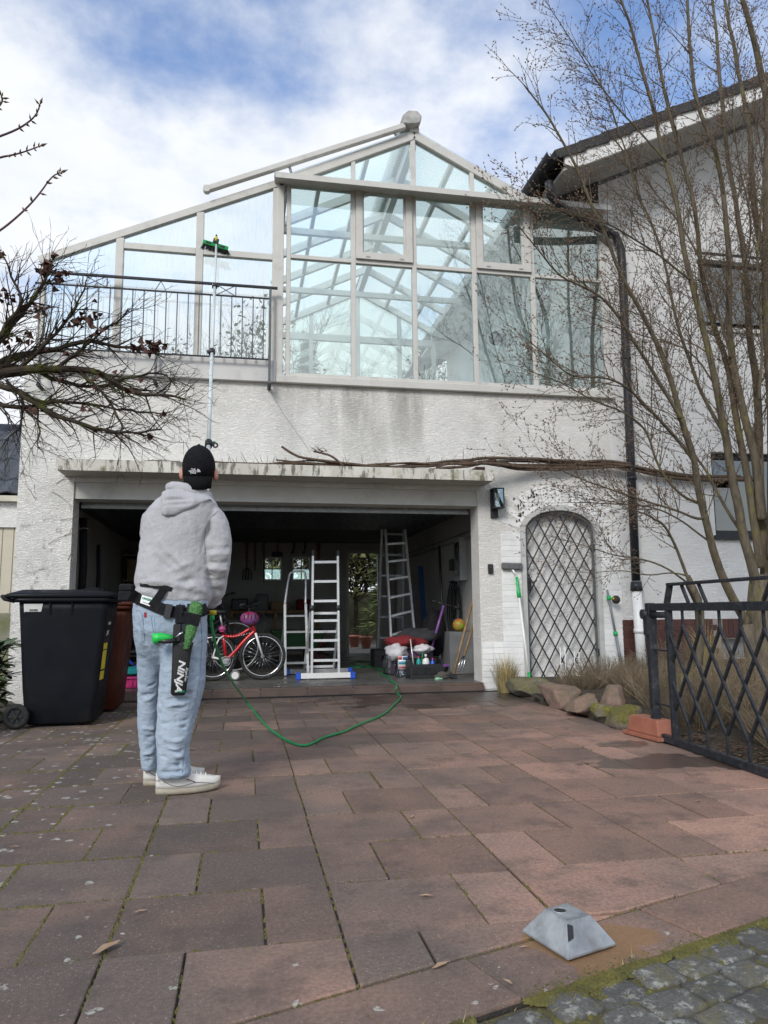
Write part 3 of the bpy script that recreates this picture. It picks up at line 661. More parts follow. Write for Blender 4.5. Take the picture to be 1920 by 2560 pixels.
# wall lantern, door bell
c0 = F(1226, 1240, Y0-.02); c1 = F(1266, 1272, Y0-.17)
wl = thing('wall_lantern', (c0.x+.05, Y0, c0.z-.1), 'black box wall lantern with clear glass beside the garage opening', 'lamp')
lx0, lx1 = c0.x, c0.x+.115; lz0, lz1 = F(1240, 1272, Y0-.08).z, F(1240, 1222, Y0-.08).z
mb = MB(); mb.box((lx0, Y0-.035, lz0-.10), (lx0+.085, Y0-.001, lz1+.01)); mb.build('back_plate', M_black, wl, bevel=.003)
mb = MB(); yb_, yf_ = Y0-.036, Y0-.165
for (a, b) in ((lx0, yb_-.012), (lx1, yb_-.012), (lx0, yf_), (lx1, yf_)): mb.box((a-.006, b-.0, lz0+.012), (a+.006, b+.012, lz1-.012))
mb.box((lx0-.008, yf_-.002, lz1-.012), (lx1+.008, yb_, lz1)); mb.box((lx0-.008, yf_-.002, lz0), (lx1+.008, yb_, lz0+.012)); mb.build('frame', M_black, wl)
mb = MB(); mb.box((lx0+.007, yf_+.004, lz0+.014), (lx1-.007, yf_+.007, lz1-.014)); mb.box((lx1-.003, yf_+.014, lz0+.014), (lx1, yb_-.014, lz1-.014)); mb.build('pane', M_glass, wl)
mb = MB(); mb.cyl(((lx0+lx1)/2, (yf_+yb_)/2, lz0+.012), ((lx0+lx1)/2, (yf_+yb_)/2, lz1-.06), .02, n=12); mb.build('bulb', M_frame_w, wl)
c = F(1226, 1422, Y0-.01); mb = MB(); mb.box((c.x-.03, Y0-.03, c.z-.058), (c.x+.03, Y0-.001, c.z+.055))
db = one(mb, 'key_box', M_black, 'small black box on the white wall below the lantern', 'box', bevel=.006)
mb = MB(); mb.box((c.x-.02, Y0-.034, c.z+.0), (c.x+.02, Y0-.0305, c.z+.04)); mb.build('cover', mk('gloss_black', (.012, .012, .013), .15), db)
# ================================================================ conservatory on top of the garage
YF = 8.27; YR_ = 12.9
def FX(px, py, Y=YF): return F(px, py, Y).x
def FZ(px, py, Y=YF): return F(px, py, Y).z
cv = thing('conservatory', (2.3, YF, ZT), 'pale framed glass conservatory with pitched roof on top of the garage', 'conservatory')
mull = [FX(712, 650), FX(884, 655), FX(1036.5, 660), FX(1186, 670), FX(1332, 685), FX(1509, 700)]
XA, ZA = FX(1035.5, 335), FZ(1035.5, 328)               # apex
zs0 = 3.50; zsill = FZ(880, 953)                         # bottom trim
ztr = FZ(885, 652); zbm = FZ(900, 455)                    # transom, underside of the gutter beam
XL = FX(700, 600); XRr = mull[5]; ZE = FZ(705, 446)       # left roof edge
sl = (ZA-ZE)/(XA-XL)                                      # roof slope left
XRE = 3.42; ZRE = ZA-sl*(XRE-XA)*1.0
fw = 0.052
def vbar(x, z0, z1, w=fw, y0=YF, y1=YF+.07, name='post', mat=M_frame, par=None):
    return MB().box((x-w/2, y0, z0), (x+w/2, y1, z1)).build(name, mat, par or cv, bevel=.004)
def hbar(x0, x1, z, h=fw, y0=YF+.003, y1=YF+.066, name='rail', mat=M_frame, par=None):
    return MB().box((x0, y0, z-h/2), (x1, y1, z+h/2)).build(name, mat, par or cv, bevel=.004)
# sill trim
MB().box((XL-.03, YF-.035, zs0+.002), (XRr+.06, YF+.10, zs0+.085)).build('sill', M_frame, cv, bevel=.005)
zb = zs0+.086
MB().box((XL-.035, YF-.01, zb), (XL+.045, YF+.08, zbm+.02)).build('corner_post', M_frame, cv, bevel=.005)
vbar(mull[0]+.045, zb, zbm, .05)
for i in range(1, 6): vbar(mull[i], zb, zbm, .056 if i < 5 else .07)
xe = [mull[0]+.07] + [m for m in mull[1:]]
for i in range(5):
    a = (mull[0]+.07) if i == 0 else mull[i]+.028; b = mull[i+1]-.028
    hbar(a, b, zb+.022, .044, name='bottom_rail'); hbar(a, b, ztr, .05, name='transom'); hbar(a, b, zbm-.02, .04, name='top_rail')
    MB().box((a-.004, YF+.026, zb+.040), (b+.004, YF+.032, ztr-.021)).build('pane', M_glass, cv)
    if i in (1, 3):                                       # opening sashes
        s = .08; z0, z1 = ztr+.025, zbm-.04
        f = MB(); f.box((a, YF-.03, z0), (a+s, YF+.055, z1)); f.box((b-s, YF-.03, z0), (b, YF+.055, z1)); f.box((a+s, YF-.03, z0), (b-s, YF+.055, z0+s)); f.box((a+s, YF-.03, z1-s), (b-s, YF+.055, z1))
        sash = f.build('sash', M_frame, cv)
        f = MB(); q = s+.001; t = .018
        f.box((a+q, YF-.004, z0+q), (a+q+t, YF+.04, z1-q)); f.box((b-q-t, YF-.004, z0+q), (b-q, YF+.04, z1-q)); f.box((a+q+t, YF-.004, z0+q), (b-q-t, YF+.04, z0+q+t)); f.box((a+q+t, YF-.004, z1-q-t), (b-q-t, YF+.04, z1-q)); f.build('glazing_bead', M_frame, sash)
        MB().box((a+s+.015, YF+.02, z0+s+.015), (b-s-.015, YF+.026, z1-s-.015)).build('pane', M_glass, sash)
        for xx in (a+.12, b-.16): MB().box((xx, YF-.036, z0+.02), (xx+.05, YF-.0305, z0+.035)).build('drain_cap', M_alu_dull, sash)
    else:
        MB().box((a-.004, YF+.026, ztr+.021), (b+.004, YF+.032, zbm-.036)).build('pane', M_glass, cv)
# gutter beam across the gable
zg1 = FZ(690, 428, YF-.25); zg0 = zg1-.105
gb = MB(); gb.prism([(FX(688, 445, YF-.25), YF-.25, zg0+.03), (FX(688, 445, YF-.25), YF-.25, zg1), (FX(688, 445, YF-.25), YF+.08, zg1), (FX(688, 445, YF-.25), YF+.08, zbm+.001), (FX(688, 445, YF-.25), YF-.02, zbm+.001)], (XRr+.03-FX(688, 445, YF-.25), 0, 0)).build('gutter_beam', M_frame, cv, bevel=.004)
# gable triangle
def zl(x): return ZE + sl*(x-XL) if x <= XA else ZA - sl*(x-XA)
def rake(x0, x1, y, w=.10, d=.08, mat=M_frame, name='rafter', dz=0.0):
    return MB().bar((x0, y+d/2, zl(x0)-w/2+dz), (x1, y+d/2, zl(x1)-w/2+dz), d, w, (0, 0, 1)).build(name, mat, cv, bevel=.004)
rake(XL-.02, XA-.002, YF-.01, .105, .10, name='verge'); rake(XA+.002, XRE+.16, YF-.01, .105, .10, name='verge')
zg = zg1+.002
for m in (mull[1], mull[2], mull[3]): vbar(m, zg, zl(m)-.10, .05 if m != mull[2] else .06)
gx = [XL+.30, mull[1], mull[2], mull[3], XRE-.12]
for i in range(4):
    a, b = gx[i]+.02, gx[i+1]-.02; za, zb_ = max(zg+.005, zl(a)-.085), max(zg+.005, zl(b)-.085)
    poly_ = [(a, YF+.03, zg-.01), (b, YF+.03, zg-.01), (b, YF+.03, zb_)] + ([(a, YF+.03, za)] if za > zg+.006 else [])
    MB().prism(poly_, (0, .006, 0)).build('pane', M_glass, cv)
# rafters and purlins inside, polycarbonate roof sheets between them
nb = 5; ys = [YF+.09+(YR_-YF-.09)*k/nb for k in range(nb+1)]
for k, y in enumerate(ys[1:]):
    rake(XL, XA-.001, y-.04, .11, .06, M_frame_w); rake(XA+.001, XRE, y-.04, .11, .06, M_frame_w)
for (x, w, h) in ((XA, .09, .16), (XL+.30*(XA-XL), .05, .08), (XL+.65*(XA-XL), .05, .08), (XA+.36*(XRE-XA), .05, .08), (XA+.72*(XRE-XA), .05, .08), (XL+.05, .08, .12), (XRE-.03, .09, .14)):
    MB().box((x-w/2, YF+.10, zl(x)-.02-h), (x+w/2, YR_-.08, zl(x)-.02 if x != XA else zl(x)-.03)).build('purlin', M_frame_w, cv)
for y in ys[1:-1:2]: MB().box((XL+.05, y-.035, ZE-.16), (XRE, y+.025, ZE-.08)).build('tie_beam', M_frame_w, cv)
for (x0, x1) in ((XL-.05, XA-.03), (XA+.03, XRE+.1)):
    for k in range(nb):
        y0_, y1_ = ys[k]+.015 if k else YF+.0, ys[k+1]-.002
        MB().prism([(x0, y0_, zl(x0)+.012), (x1, y0_, zl(x1)+.012), (x1, y1_, zl(x1)+.012), (x0, y1_, zl(x0)+.012)], (0, 0, .016)).build('roof_panel', M_poly, cv)
MB().box((XA-.06, YF-.02, ZA-.02), (XA+.06, YR_+.05, ZA+.035)).build('ridge_cap', M_frame, cv)
# rear gable and left side glazing
mr = [XL, XL+.78, XA, XA+.78, XRE]
for m in mr: vbar(m, zs0, zl(m)-.08, .07, YR_, YR_+.07, 'rear_post', M_frame_w)
MB().box((XL, YR_+.005, ZE-.22), (XRE, YR_+.065, ZE-.10)).build('rear_rail', M_frame_w, cv); MB().box((XL, YR_+.005, zs0), (XRE, YR_+.065, zs0+.1)).build('rear_rail', M_frame_w, cv)
MB().box((XL, YR_+.03, zs0+.1), (XRE, YR_+.036, ZE-.22)).build('rear_pane', M_glass, cv)
MB().prism([(XL+.1, YR_+.03, ZE-.10), (XRE, YR_+.03, ZE-.10), (XRE, YR_+.03, zl(XRE)), (XA, YR_+.03, ZA-.05), (XL+.1, YR_+.03, ZE-.03)], (0, .006, 0)).build('rear_pane', M_glass, cv)
for y in ys[1:]: MB().box((XL-.03, y-.07, zs0), (XL+.03, y-.01, ZE-.1)).build('side_post', M_frame_w, cv)
MB().box((XL-.004, YF+.1, zs0+.01), (XL+.002, YR_, ZE-.1)).build('side_pane', M_glass, cv)
MB().box((XL-.03, YF+.09, ztr-.03), (XL+.03, YR_, ztr+.02)).build('side_rail', M_frame_w, cv)
MB().box((XL+.01, YF+.10, zs0+.001), (XRE+.9, YR_, zs0+.02)).build('floor', mk('conservatory_floor', (.4, .38, .35), .5), cv)
# glazed wind screen beside the balcony, part of the same frame
XS0 = FX(100, 640); 
sc0 = thing('balcony_screen', ((XS0+XL)/2, YF, ZT), 'sloping framed glass wind screen beside the balcony, left of the conservatory', 'glass screen')
zfa = FZ(500, 893)
MB().box((XS0, YF-.03, ZT+.002), (XL-.034, YF+.09, zfa)).build('fascia', mk('fascia_panel', (.56, .55, .535), .55, (.50, .49, .475), 3, dirt=(.4, .39, .37), dscale=4, damt=.5), sc0, bevel=.003)
for px in (405, 520, 640):
    for py in (905, 935):
        c = F(px, py, YF-.031); MB().cyl((c.x, YF-.030, c.z), (c.x, YF-.034, c.z), .006, n=8).build('screw', M_alu_dull, sc0)
pa, pb = F(95, 655, YF), F(690, 466, YF); ss = (pb.z-pa.z)/(pb.x-pa.x)
def zs(x): return pa.z + ss*(x-pa.x)
MB().bar((XS0-.01, YF+.035, zs(XS0)+.02), (XL-.036, YF+.035, zs(XL)+.02), .08, .085).build('sloping_rail', M_frame, sc0, bevel=.004)
sx_ = [XS0+.04, FX(296, 700), FX(497, 700), XL-.055]
for i, x in enumerate(sx_): vbar(x, zfa, zs(x)-.015, .085 if 0 < i < 3 else .06, name='post', par=sc0)
zst = FZ(560, 632)
for i in range(3):
    a, b = sx_[i]+.043 if i else sx_[i]+.03, sx_[i+1]-.043 if i < 2 else sx_[i+1]-.03
    if i == 0:
        MB().prism([(a, YF+.03, zfa), (b, YF+.03, zfa), (b, YF+.03, zs(b)-.01), (a, YF+.03, zs(a)-.01)], (0, .006, 0)).build('pane', M_glass_wet, sc0)
    else:
        hbar(a, b, zst, .075, par=sc0, name='transom')
        MB().box((a-.004, YF+.03, zfa-.005), (b+.004, YF+.036, zst-.03)).build('pane', M_glass_wet, sc0)
        MB().prism([(a, YF+.03, zst+.03), (b, YF+.03, zst+.03), (b, YF+.03, zs(b)-.01), (a, YF+.03, zs(a)-.01)], (0, .006, 0)).build('pane', M_glass_wet, sc0)
# balcony railing in front of the screen
YG = YF-.10
rl = thing('balcony_railing', (FX(420, 700), YG, FZ(420, 880, YG)), 'thin grey metal balcony railing with crossed ornaments', 'railing')
ra, rb = F(90, 668, YG), F(694, 721, YG); zr = rb.z
xra, xrb = ra.x, rb.x; z2 = FZ(600, 742, YG); z3 = FZ(560, 893, YG)
xlast = FX(673, 740, YG)
MB().bar((xra, YG, zr), (xrb, YG, zr), .035, .022).build('handrail', M_anth, rl); MB().bar((xra, YG, z2), (xlast, YG, z2), .02, .014).build('rail', M_anth, rl); MB().bar((xra, YG, z3), (xlast, YG, z3), .02, .014).build('rail', M_anth, rl)
nbar = 21
for k in range(nbar):
    x = xra + (xlast-xra)*(k+.5)/nbar; MB().bar((x, YG, z3+.007), (x, YG, z2-.007), .012, .012).build('baluster', M_iron_grey, rl)
for (p0, p1, kind) in ((207, 268, 'x'), (388, 417, 'v'), (540, 590, 'x')):
    a, b = FX(p0, 700, YG), FX(p1, 705, YG)
    if kind == 'x':
        for q in ((z2, zr), (zr, z2)): MB().bar((a, YG, q[0]), (b, YG+.004 if q[0] < q[1] else YG-.004, q[1]), .008, .008).build('ornament', M_iron_grey, rl)
        for x in (a, b): MB().bar((x, YG, z2), (x, YG, zr-.01), .012, .012).build('ornament', M_iron_grey, rl)
    else:
        m = (a+b)/2
        for x in (a, b): MB().bar((x, YG, z2), (m, YG, zr-.012), .008, .008).build('ornament', M_iron_grey, rl)
for px in (674, 390, 100):
    x = FX(px, 900, YG); zb2 = FZ(px, 968 if px != 390 else 960, YG)
    MB().box((x-.014, YG-.012, zb2), (x+.014, YG+.012, z3 if px != 674 else zr-.01)).build('post', M_iron_grey, rl)
    MB().cyl((x, YG-.03, zb2+.02), (x, Y0-.002, zb2+.02), .022, n=10).build('wall_fixing', M_iron, rl)
c = F(674, 975, Y0-.01); e = F(775, 1130, Y0-.012)
one(MB().tube([c, c+(e-c)*.3+Vector((.02, 0, -.06)), c+(e-c)*.7+Vector((.03, 0, -.05)), e], .0014, 5), 'hanging_wire', M_anth, 'thin dark wire hanging from the railing bracket down the white wall', 'wire')
# folded awning: cassette on the ridge, guide rail down to the left, brackets
YA = YF-.06
aw = thing('awning', (FX(900, 370, YA), YA, FZ(900, 380, YA)), 'long pale awning guide rail with cassette above the conservatory roof', 'awning')
a0, a1 = F(1012, 316, YA), F(517, 474, YA)
MB().bar(a0, a1, .07, .075).build('guide_rail', M_frame, aw, bevel=.012); MB().cyl(a1+Vector((.0, -.036, 0)), a1+Vector((.0, .036, 0)), .042, n=14).build('rail_end', M_frame, aw)
c = F(1030, 300, YA)
mb = MB(); hx = [(-.12, -.09), (-.13, .02), (-.05, .095), (.06, .10), (.115, .04), (.10, -.05), (.03, -.08)]
mb.prism([(c.x+x, YA-.05, c.z+z) for x, z in hx], (0, 3.2, 0)); mb.build('cassette', mk('weathered_cassette', (.46, .45, .42), .7, (.3, .3, .28), 12, dirt=(.12, .13, .08), dscale=9, damt=.6), aw, bevel=.01)
for px, py in ((985, 332), (722, 415)):
    p = F(px, py, YA); MB().bar(p+Vector((0, 0, .02)), (p.x+.03, YA+.02, zl(p.x+.03) if p.x+.03 > XL else p.z-.1), .016, .03).build('bracket', M_alu_dull, aw)

# ================================================================ main house with the gable to the right
YV = 7.5                                                   # the verge overhangs the wall
v0, v1 = F(1398, 372, YV), F(1920, 180, YV); rs = (v1.z-v0.z)/(v1.x-v0.x)
XEV = v0.x-.02
def zr_(x): return v0.z + rs*(x-v0.x)                      # top of the roof covering
mh = thing('main_house', (6.6, Y0, 0), 'white plastered house with dark tiled gable roof at the right', 'house')
u0 = FX(1743, 650, Y0); u1 = u0+1.5; uz1 = FZ(1760, 637, Y0); uz0 = FZ(1762, 818, Y0)
l0 = u0; l1 = u1; lz1_ = FZ(1790, 1130, Y0); lz0_ = FZ(1790, 1338, Y0)
b0_, b1_ = FX(1802, 1600, Y0), FX(1802, 1600, Y0)+1.0; bz1, bz0 = FZ(1830, 1597, Y0), FZ(1830, 1646, Y0)
XM = 9.6; YWb = Y0+.32
mb = MB()
def ws(xa, xb, za, zb2=None):
    ta, tb = (zr_(xa)-.32, zr_(xb)-.32) if zb2 is None else (zb2, zb2)
    mb.add([(xa, Y0-.001, za), (xb, Y0-.001, za), (xb, Y0-.001, tb), (xa, Y0-.001, ta)], [(0, 1, 2, 3)])
def reveal(x0, x1, z0, z1):
    y0, y1 = Y0-.001, Y0+.30
    for a_, b_ in (((x0, z0), (x0, z1)), ((x1, z0), (x1, z1)), ((x0, z0), (x1, z0)), ((x0, z1), (x1, z1))):
        mb.add([(a_[0], y0, a_[1]), (b_[0], y0, b_[1]), (b_[0], y1, b_[1]), (a_[0], y1, a_[1])], [(0, 1, 2, 3)])
cuts = sorted(set([XC+.001, u0, u1, XM, b0_, b1_]))
for a, b in zip(cuts[:-1], cuts[1:]):
    m = (a+b)/2; holes = []
    if b0_ <= m <= b1_: holes.append((bz0, bz1))
    if l0 <= m <= l1: holes.append((lz0_, lz1_))
    if u0 <= m <= u1: holes.append((uz0, uz1))
    z = -.1
    for h in holes: ws(a, b, z, h[0]); z = h[1]
    ws(a, b, z)
reveal(u0, u1, uz0, uz1); reveal(l0, l1, lz0_, lz1_); reveal(b0_, b1_, bz0, bz1)
mb.build('wall', M_plaster2, mh)
XSW = 3.98
mb = MB(); mb.box((XSW, 8.75, ZT), (XSW+.25, 14, ZE+.35)); mb.box((XSW+.25, 9.3, ZT), (6.2, 9.5, ZE+.35)); mb.build('side_wall', mk('house_side_wall', (.85, .86, .85), .85, (.80, .81, .80), 3, bump=.2, bscale=30), mh)
MB().box((XRE+.02, 8.6, zl(XRE)-.16), (XSW+.3, 14, zl(XRE)-.12)).build('eave_soffit', mk('white_soffit', (.8, .8, .79), .8), mh)
mb = MB(); mb.box((XSW-.02, 8.80, ZT+.05), (XSW-.001, 9.35, 5.45)); dd = mb.build('terrace_door', M_frame_w, mh)
MB().box((XSW-.026, 8.86, ZT+.15), (XSW-.021, 9.04, 5.38)).build('pane', M_glass_dark, dd); MB().box((XSW-.026, 9.1, ZT+.15), (XSW-.021, 9.29, 5.38)).build('pane', M_glass_dark, dd)
c = F(1160, 765, 10.5); 
one(MB().sph((XSW-.1, 10.8, 5.2), .11, 12, 8).cyl((XSW-.1, 10.8, 5.2), (XSW-.002, 10.8, 5.25), .015), 'globe_lamp', M_anth, 'round dark wall lamp seen through the conservatory glass', 'lamp')
# roof: covering, verge tiles one by one, barge board, soffit, gutter
mb = MB(); XR2 = 9.8
def rp(x, y, dz): return (x, y, zr_(x)+dz)
mb.add([rp(XEV, YV+.05, -.05), rp(XR2, YV+.05, -.05), rp(XR2, 16, -.05), rp(XEV, 16, -.05), rp(XEV, YV+.05, -.09), rp(XR2, YV+.05, -.09), rp(XR2, 16, -.09), rp(XEV, 16, -.09)],
       [(0, 1, 2, 3), (7, 6, 5, 4), (0, 4, 5, 1), (1, 5, 6, 2), (2, 6, 7, 3), (3, 7, 4, 0)])
rf = mb.build('roof', M_rooftile, mh)
vt = MB(); vt.add([(0, 0, 0), (.40, 0, 0), (.40, 0, -.13), (0, 0, -.11), (0, .34, 0), (.40, .34, 0), (.40, .34, -.05), (0, .34, -.05), (0, .03, -.03), (.4, .03, -.03)],
      [(0, 1, 2, 3), (0, 4, 5, 1), (4, 7, 6, 5), (0, 3, 7, 4), (1, 5, 6, 2), (3, 2, 6, 7)])
vme = vt.mesh('roof_tile'); bevel_mesh(vme, .012, 2); vme.materials.append(M_rooftile)
ra_ = math.atan(rs); step = .335
for k in range(19):
    x = XEV-.04 + k*step*math.cos(ra_)
    for r in range(3):
        piece('roof_tile', vme, (x, YV+r*.33, zr_(x)+.014+U(-.004, .004)+ (0 if r == 0 else -.002)), rf, (U(-.01, .01), -ra_+.035, 0))
mb = MB(); mb.add([rp(XEV+.10, YV+.03, -.10), rp(XR2, YV+.03, -.10), rp(XR2, YV+.03, -.29), rp(XEV+.34, YV+.03, -.29), rp(XEV+.20, YV+.03, -.27), rp(XEV+.10, YV+.03, -.2)], [(0, 1, 2, 3, 4, 5)])
bm_ = MB(); bm_.prism([rp(XEV+.10, YV+.03, -.10), rp(XR2, YV+.03, -.10), rp(XR2, YV+.03, -.30), rp(XEV+.34, YV+.03, -.30), rp(XEV+.20, YV+.03, -.27), rp(XEV+.10, YV+.03, -.2)], (0, .04, 0)); bm_.build('bargeboard', M_fascia, rf)
bm_ = MB(); bm_.prism([rp(XEV+.1, YV+.071, -.22), rp(XR2, YV+.071, -.22), rp(XR2, YV+.071, -.26), rp(XEV+.1, YV+.071, -.26)], (0, Y0-.003-YV-.071, 0)); bm_.build('soffit', M_soffit, rf)
bm_ = MB(); bm_.prism([rp(XEV+.05, Y0-.002, -.10), rp(XC+.0, Y0-.002, -.10), (XC, Y0-.002, zg1+.06), (XEV+.05, Y0-.002, zg1+.06)], (0, .02, 0)); bm_.build('eave_gap_panel', mk('eave_gap_shade', (.035, .028, .024), .8), rf)  # dark sheet across the open eave gap, its shade given as colour
xg = XEV-.07; zgt = zr_(XEV)-.06
mb = MB(); n = 10; rings = []
for y in (YV-.02, 14.0):
    rings.append([(xg+.075*math.cos(math.pi+math.pi*k/n), y, zgt+.075*math.sin(math.pi+math.pi*k/n)) for k in range(n+1)] + [(xg+.068*math.cos(2*math.pi-math.pi*k/n), y, zgt+.068*math.sin(2*math.pi-math.pi*k/n)+.004) for k in range(n+1)])
mb.loft(rings, True); gt = mb.build('gutter', M_anth, rf)
# downpipe: from the gutter across the corner and down the wall
pts = [F(1372, 455, 7.75), F(1376, 488, 7.75), F(1395, 512, 7.85), F(1450, 545, 8.0), F(1510, 575, 8.17), F(1540, 592, 8.2), F(1553, 625, 8.2), F(1556, 680, 8.2), F(1590, 1452, 8.2)]
pp = []
for a, b in zip(pts[:-1], pts[1:]):
    for t in (0, .5): pp.append(a+(b-a)*t)
pp.append(pts[-1])
dpo = MB().tube(pp, .052, 14).build('downpipe', M_anth, mh)
for t in ((1566, 900), (1580, 1200)):
    c = F(*t, 8.2); MB().cyl(c, c+Vector((0, 0, .04)), .058, n=14).build('pipe_clip', M_anth, dpo)
e = pts[-1]; MB().cyl(e+Vector((0, 0, -.01)), e+Vector((0, 0, -.12)), .062, .075, n=14).build('pipe_shoe', M_anth, dpo)
MB().cyl(e+Vector((0, 0, -.121)), (e.x+.02, e.y, 0.02), .058, n=14).build('stand_pipe', M_white, dpo)
c = Vector((e.x+.01, e.y, .62)); MB().cyl(c, c+Vector((0, 0, .05)), .068, n=14).build('pipe_collar', M_white, dpo)
# windows
def window(x0, x1, z0, z1, name, head):
    f = MB(); t = .07; y0, y1 = Y0+.08, Y0+.16
    f.box((x0, y0, z0), (x0+t, y1, z1)); f.box((x1-t, y0, z0), (x1, y1, z1)); f.box((x0+t, y0, z0), (x1-t, y1, z0+t)); f.box((x0+t, y0, z1-t), (x1-t, y1, z1)); m = (x0+x1)/2; f.box((m-.05, y0+.002, z0+t), (m+.05, y1-.002, z1-t))
    w = f.build(name, M_anth, mh, bevel=.004)
    MB().box((x0+t, y0+.04, z0+t), (m-.05, y0+.046, z1-t)).build('pane', M_glass_dark, w); MB().box((m+.05, y0+.04, z0+t), (x1-t, y0+.046, z1-t)).build('pane', M_glass_dark, w)
    MB().box((x0-.03, Y0-.05, z0-.055), (x1+.05, Y0+.075, z0-.001)).build('sill', M_lintel if head else M_anth, w)
    if head:
        MB().box((x0-.02, Y0-.045, z1-.085), (x1+.02, Y0+.07, z1-.02)).build('shutter_box', M_frame_w, w); MB().box((x0-.03, Y0-.055, z1-.019), (x1+.03, Y0+.07, z1+.012)).build('shutter_cap', M_anth, w)
        MB().box((x0+.02, Y0+.055, z0+.1), (x1-.02, Y0+.062, z1-.09)).build('screen', glassmat('insect_screen', (.30, .30, .33), .10, 0), w)
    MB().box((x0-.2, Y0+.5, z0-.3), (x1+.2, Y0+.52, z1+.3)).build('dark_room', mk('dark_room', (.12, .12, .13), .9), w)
    return w
window(u0, u1, uz0, uz1, 'upper_window', True); window(l0, l1, lz0_, lz1_, 'ground_window', False)
bw_ = MB().box((b0_, Y0+.09, bz0), (b1_, Y0+.11, bz1)).build('cellar_window', mk('frosted_grey', (.30, .30, .29), .4), mh)
# brown plinth tiles, one by one, with pale joints
zp = FZ(1700, 1548, Y0); px0 = FX(1557, 1600, Y0)
mb = MB(); mb.box((px0, Y0-.006, 0), (b0_, Y0-.0015, zp)); mb.box((b0_, Y0-.006, 0), (b1_, Y0-.0015, bz0)); mb.box((b1_, Y0-.006, 0), (XM, Y0-.0015, zp)); mb.box((b0_, Y0-.006, bz1), (b1_, Y0-.0015, zp)); pl = mb.build('plinth', M_grout, mh)
tm = MB().box((-.118, 0, 0), (.118, .010, .066)).mesh('tile'); bevel_mesh(tm, .002); tm.materials.append(M_tile_brown)
z = .004; r = 0
while z < zp-.05:
    x = px0+.002+(.06 if r % 2 else 0)
    if r % 2: piece('tile', tm, (px0+.03, Y0-.0165, z), pl, scale=(.055/.236, 1, 1))
    while x < XM-.25:
        if not (x+.24 > b0_ and x < b1_ and z+.066 > bz0):
            piece('tile', tm, (x+.119, Y0-.0165+U(-.001, .001), z), pl)
        x += .2405
    z += .0705; r += 1
x = b0_
while x < b1_ and zp-bz1 > .1:
    h = zp-bz1-.012; piece('tile', tm, (x+.034, Y0-.0165, bz1+.012+h), pl, (0, math.radians(90), 0), (h/.236*.98, 1, .97)).location.z -= h/2; x += .0705
# ================================================================ left neighbour: garage with tiled roof
YN2 = 10.6
ng = thing('neighbour_garage', (-4.2, YN2, 0), 'cream neighbouring garage with grey tiled roof at the left edge', 'building')
xn = -2.5; ze_ = FZ(20, 1245, YN2); zd = FZ(15, 1318, YN2)
MB().box((-7, YN2, zd), (xn, YN2+.2, ze_-.06)).build('wall', M_plaster2, ng)
MB().box((-7, YN2-.10, ze_-.055), (xn, YN2+.2, ze_+.02)).build('fascia', mk('cream_fascia', (.62, .58, .47), .6), ng)
x = -5.0; bd = MB().box((0, 0, 0), (.135, .03, zd-.02)).mesh('door_board'); bevel_mesh(bd, .006); bd.materials.append(mk('cream_door', (.52, .475, .38), .55, (.47, .43, .34), 3))
while x < xn-.1: piece('door_board', bd, (x, YN2+.04, .02), ng); x += .14
MB().box((-7, YN2+.09, 0), (xn, YN2+.12, zd)).build('door_backing', M_anth, ng)
rt = MB().add([(-.02, 0, 0), (.11, 0, .035), (.24, 0, 0), (-.02, .42, .0), (.11, .42, .035), (.24, .42, 0), (-.02, 0, -.02), (.11, 0, .015), (.24, 0, -.02)],
     [(0, 1, 4, 3), (1, 2, 5, 4), (0, 6, 7, 1), (1, 7, 8, 2)]).mesh('roof_tile'); rt.materials.append(M_rooftile2)
rfn = MB().prism([(-5.2, YN2-.08, ze_+.02), (xn, YN2-.08, ze_+.02), (xn, YN2+2.0, ze_+1.5), (-5.2, YN2+2.0, ze_+1.5)], (0, 0, -.06)).build('roof', M_anth, ng)
sl_ = math.atan2(1.48, 2.08)
for r in range(6):
    for k in range(11):
        t = r*.34; piece('roof_tile', rt, (xn-.26-k*.235, YN2-.1+t*math.cos(sl_), ze_+.05+t*math.sin(sl_)), rfn, (sl_, 0, 0))
one(MB().box((-3.6, 9.4, -.1), (-2.62, 9.55, FZ(20, 1532, 9.4))), 'garden_wall', mk('mossy_concrete', (.22, .21, .17), .9, (.13, .14, .06), 4, bump=.4), 'low mossy concrete wall beside the neighbouring garage', 'wall', bevel=.01)
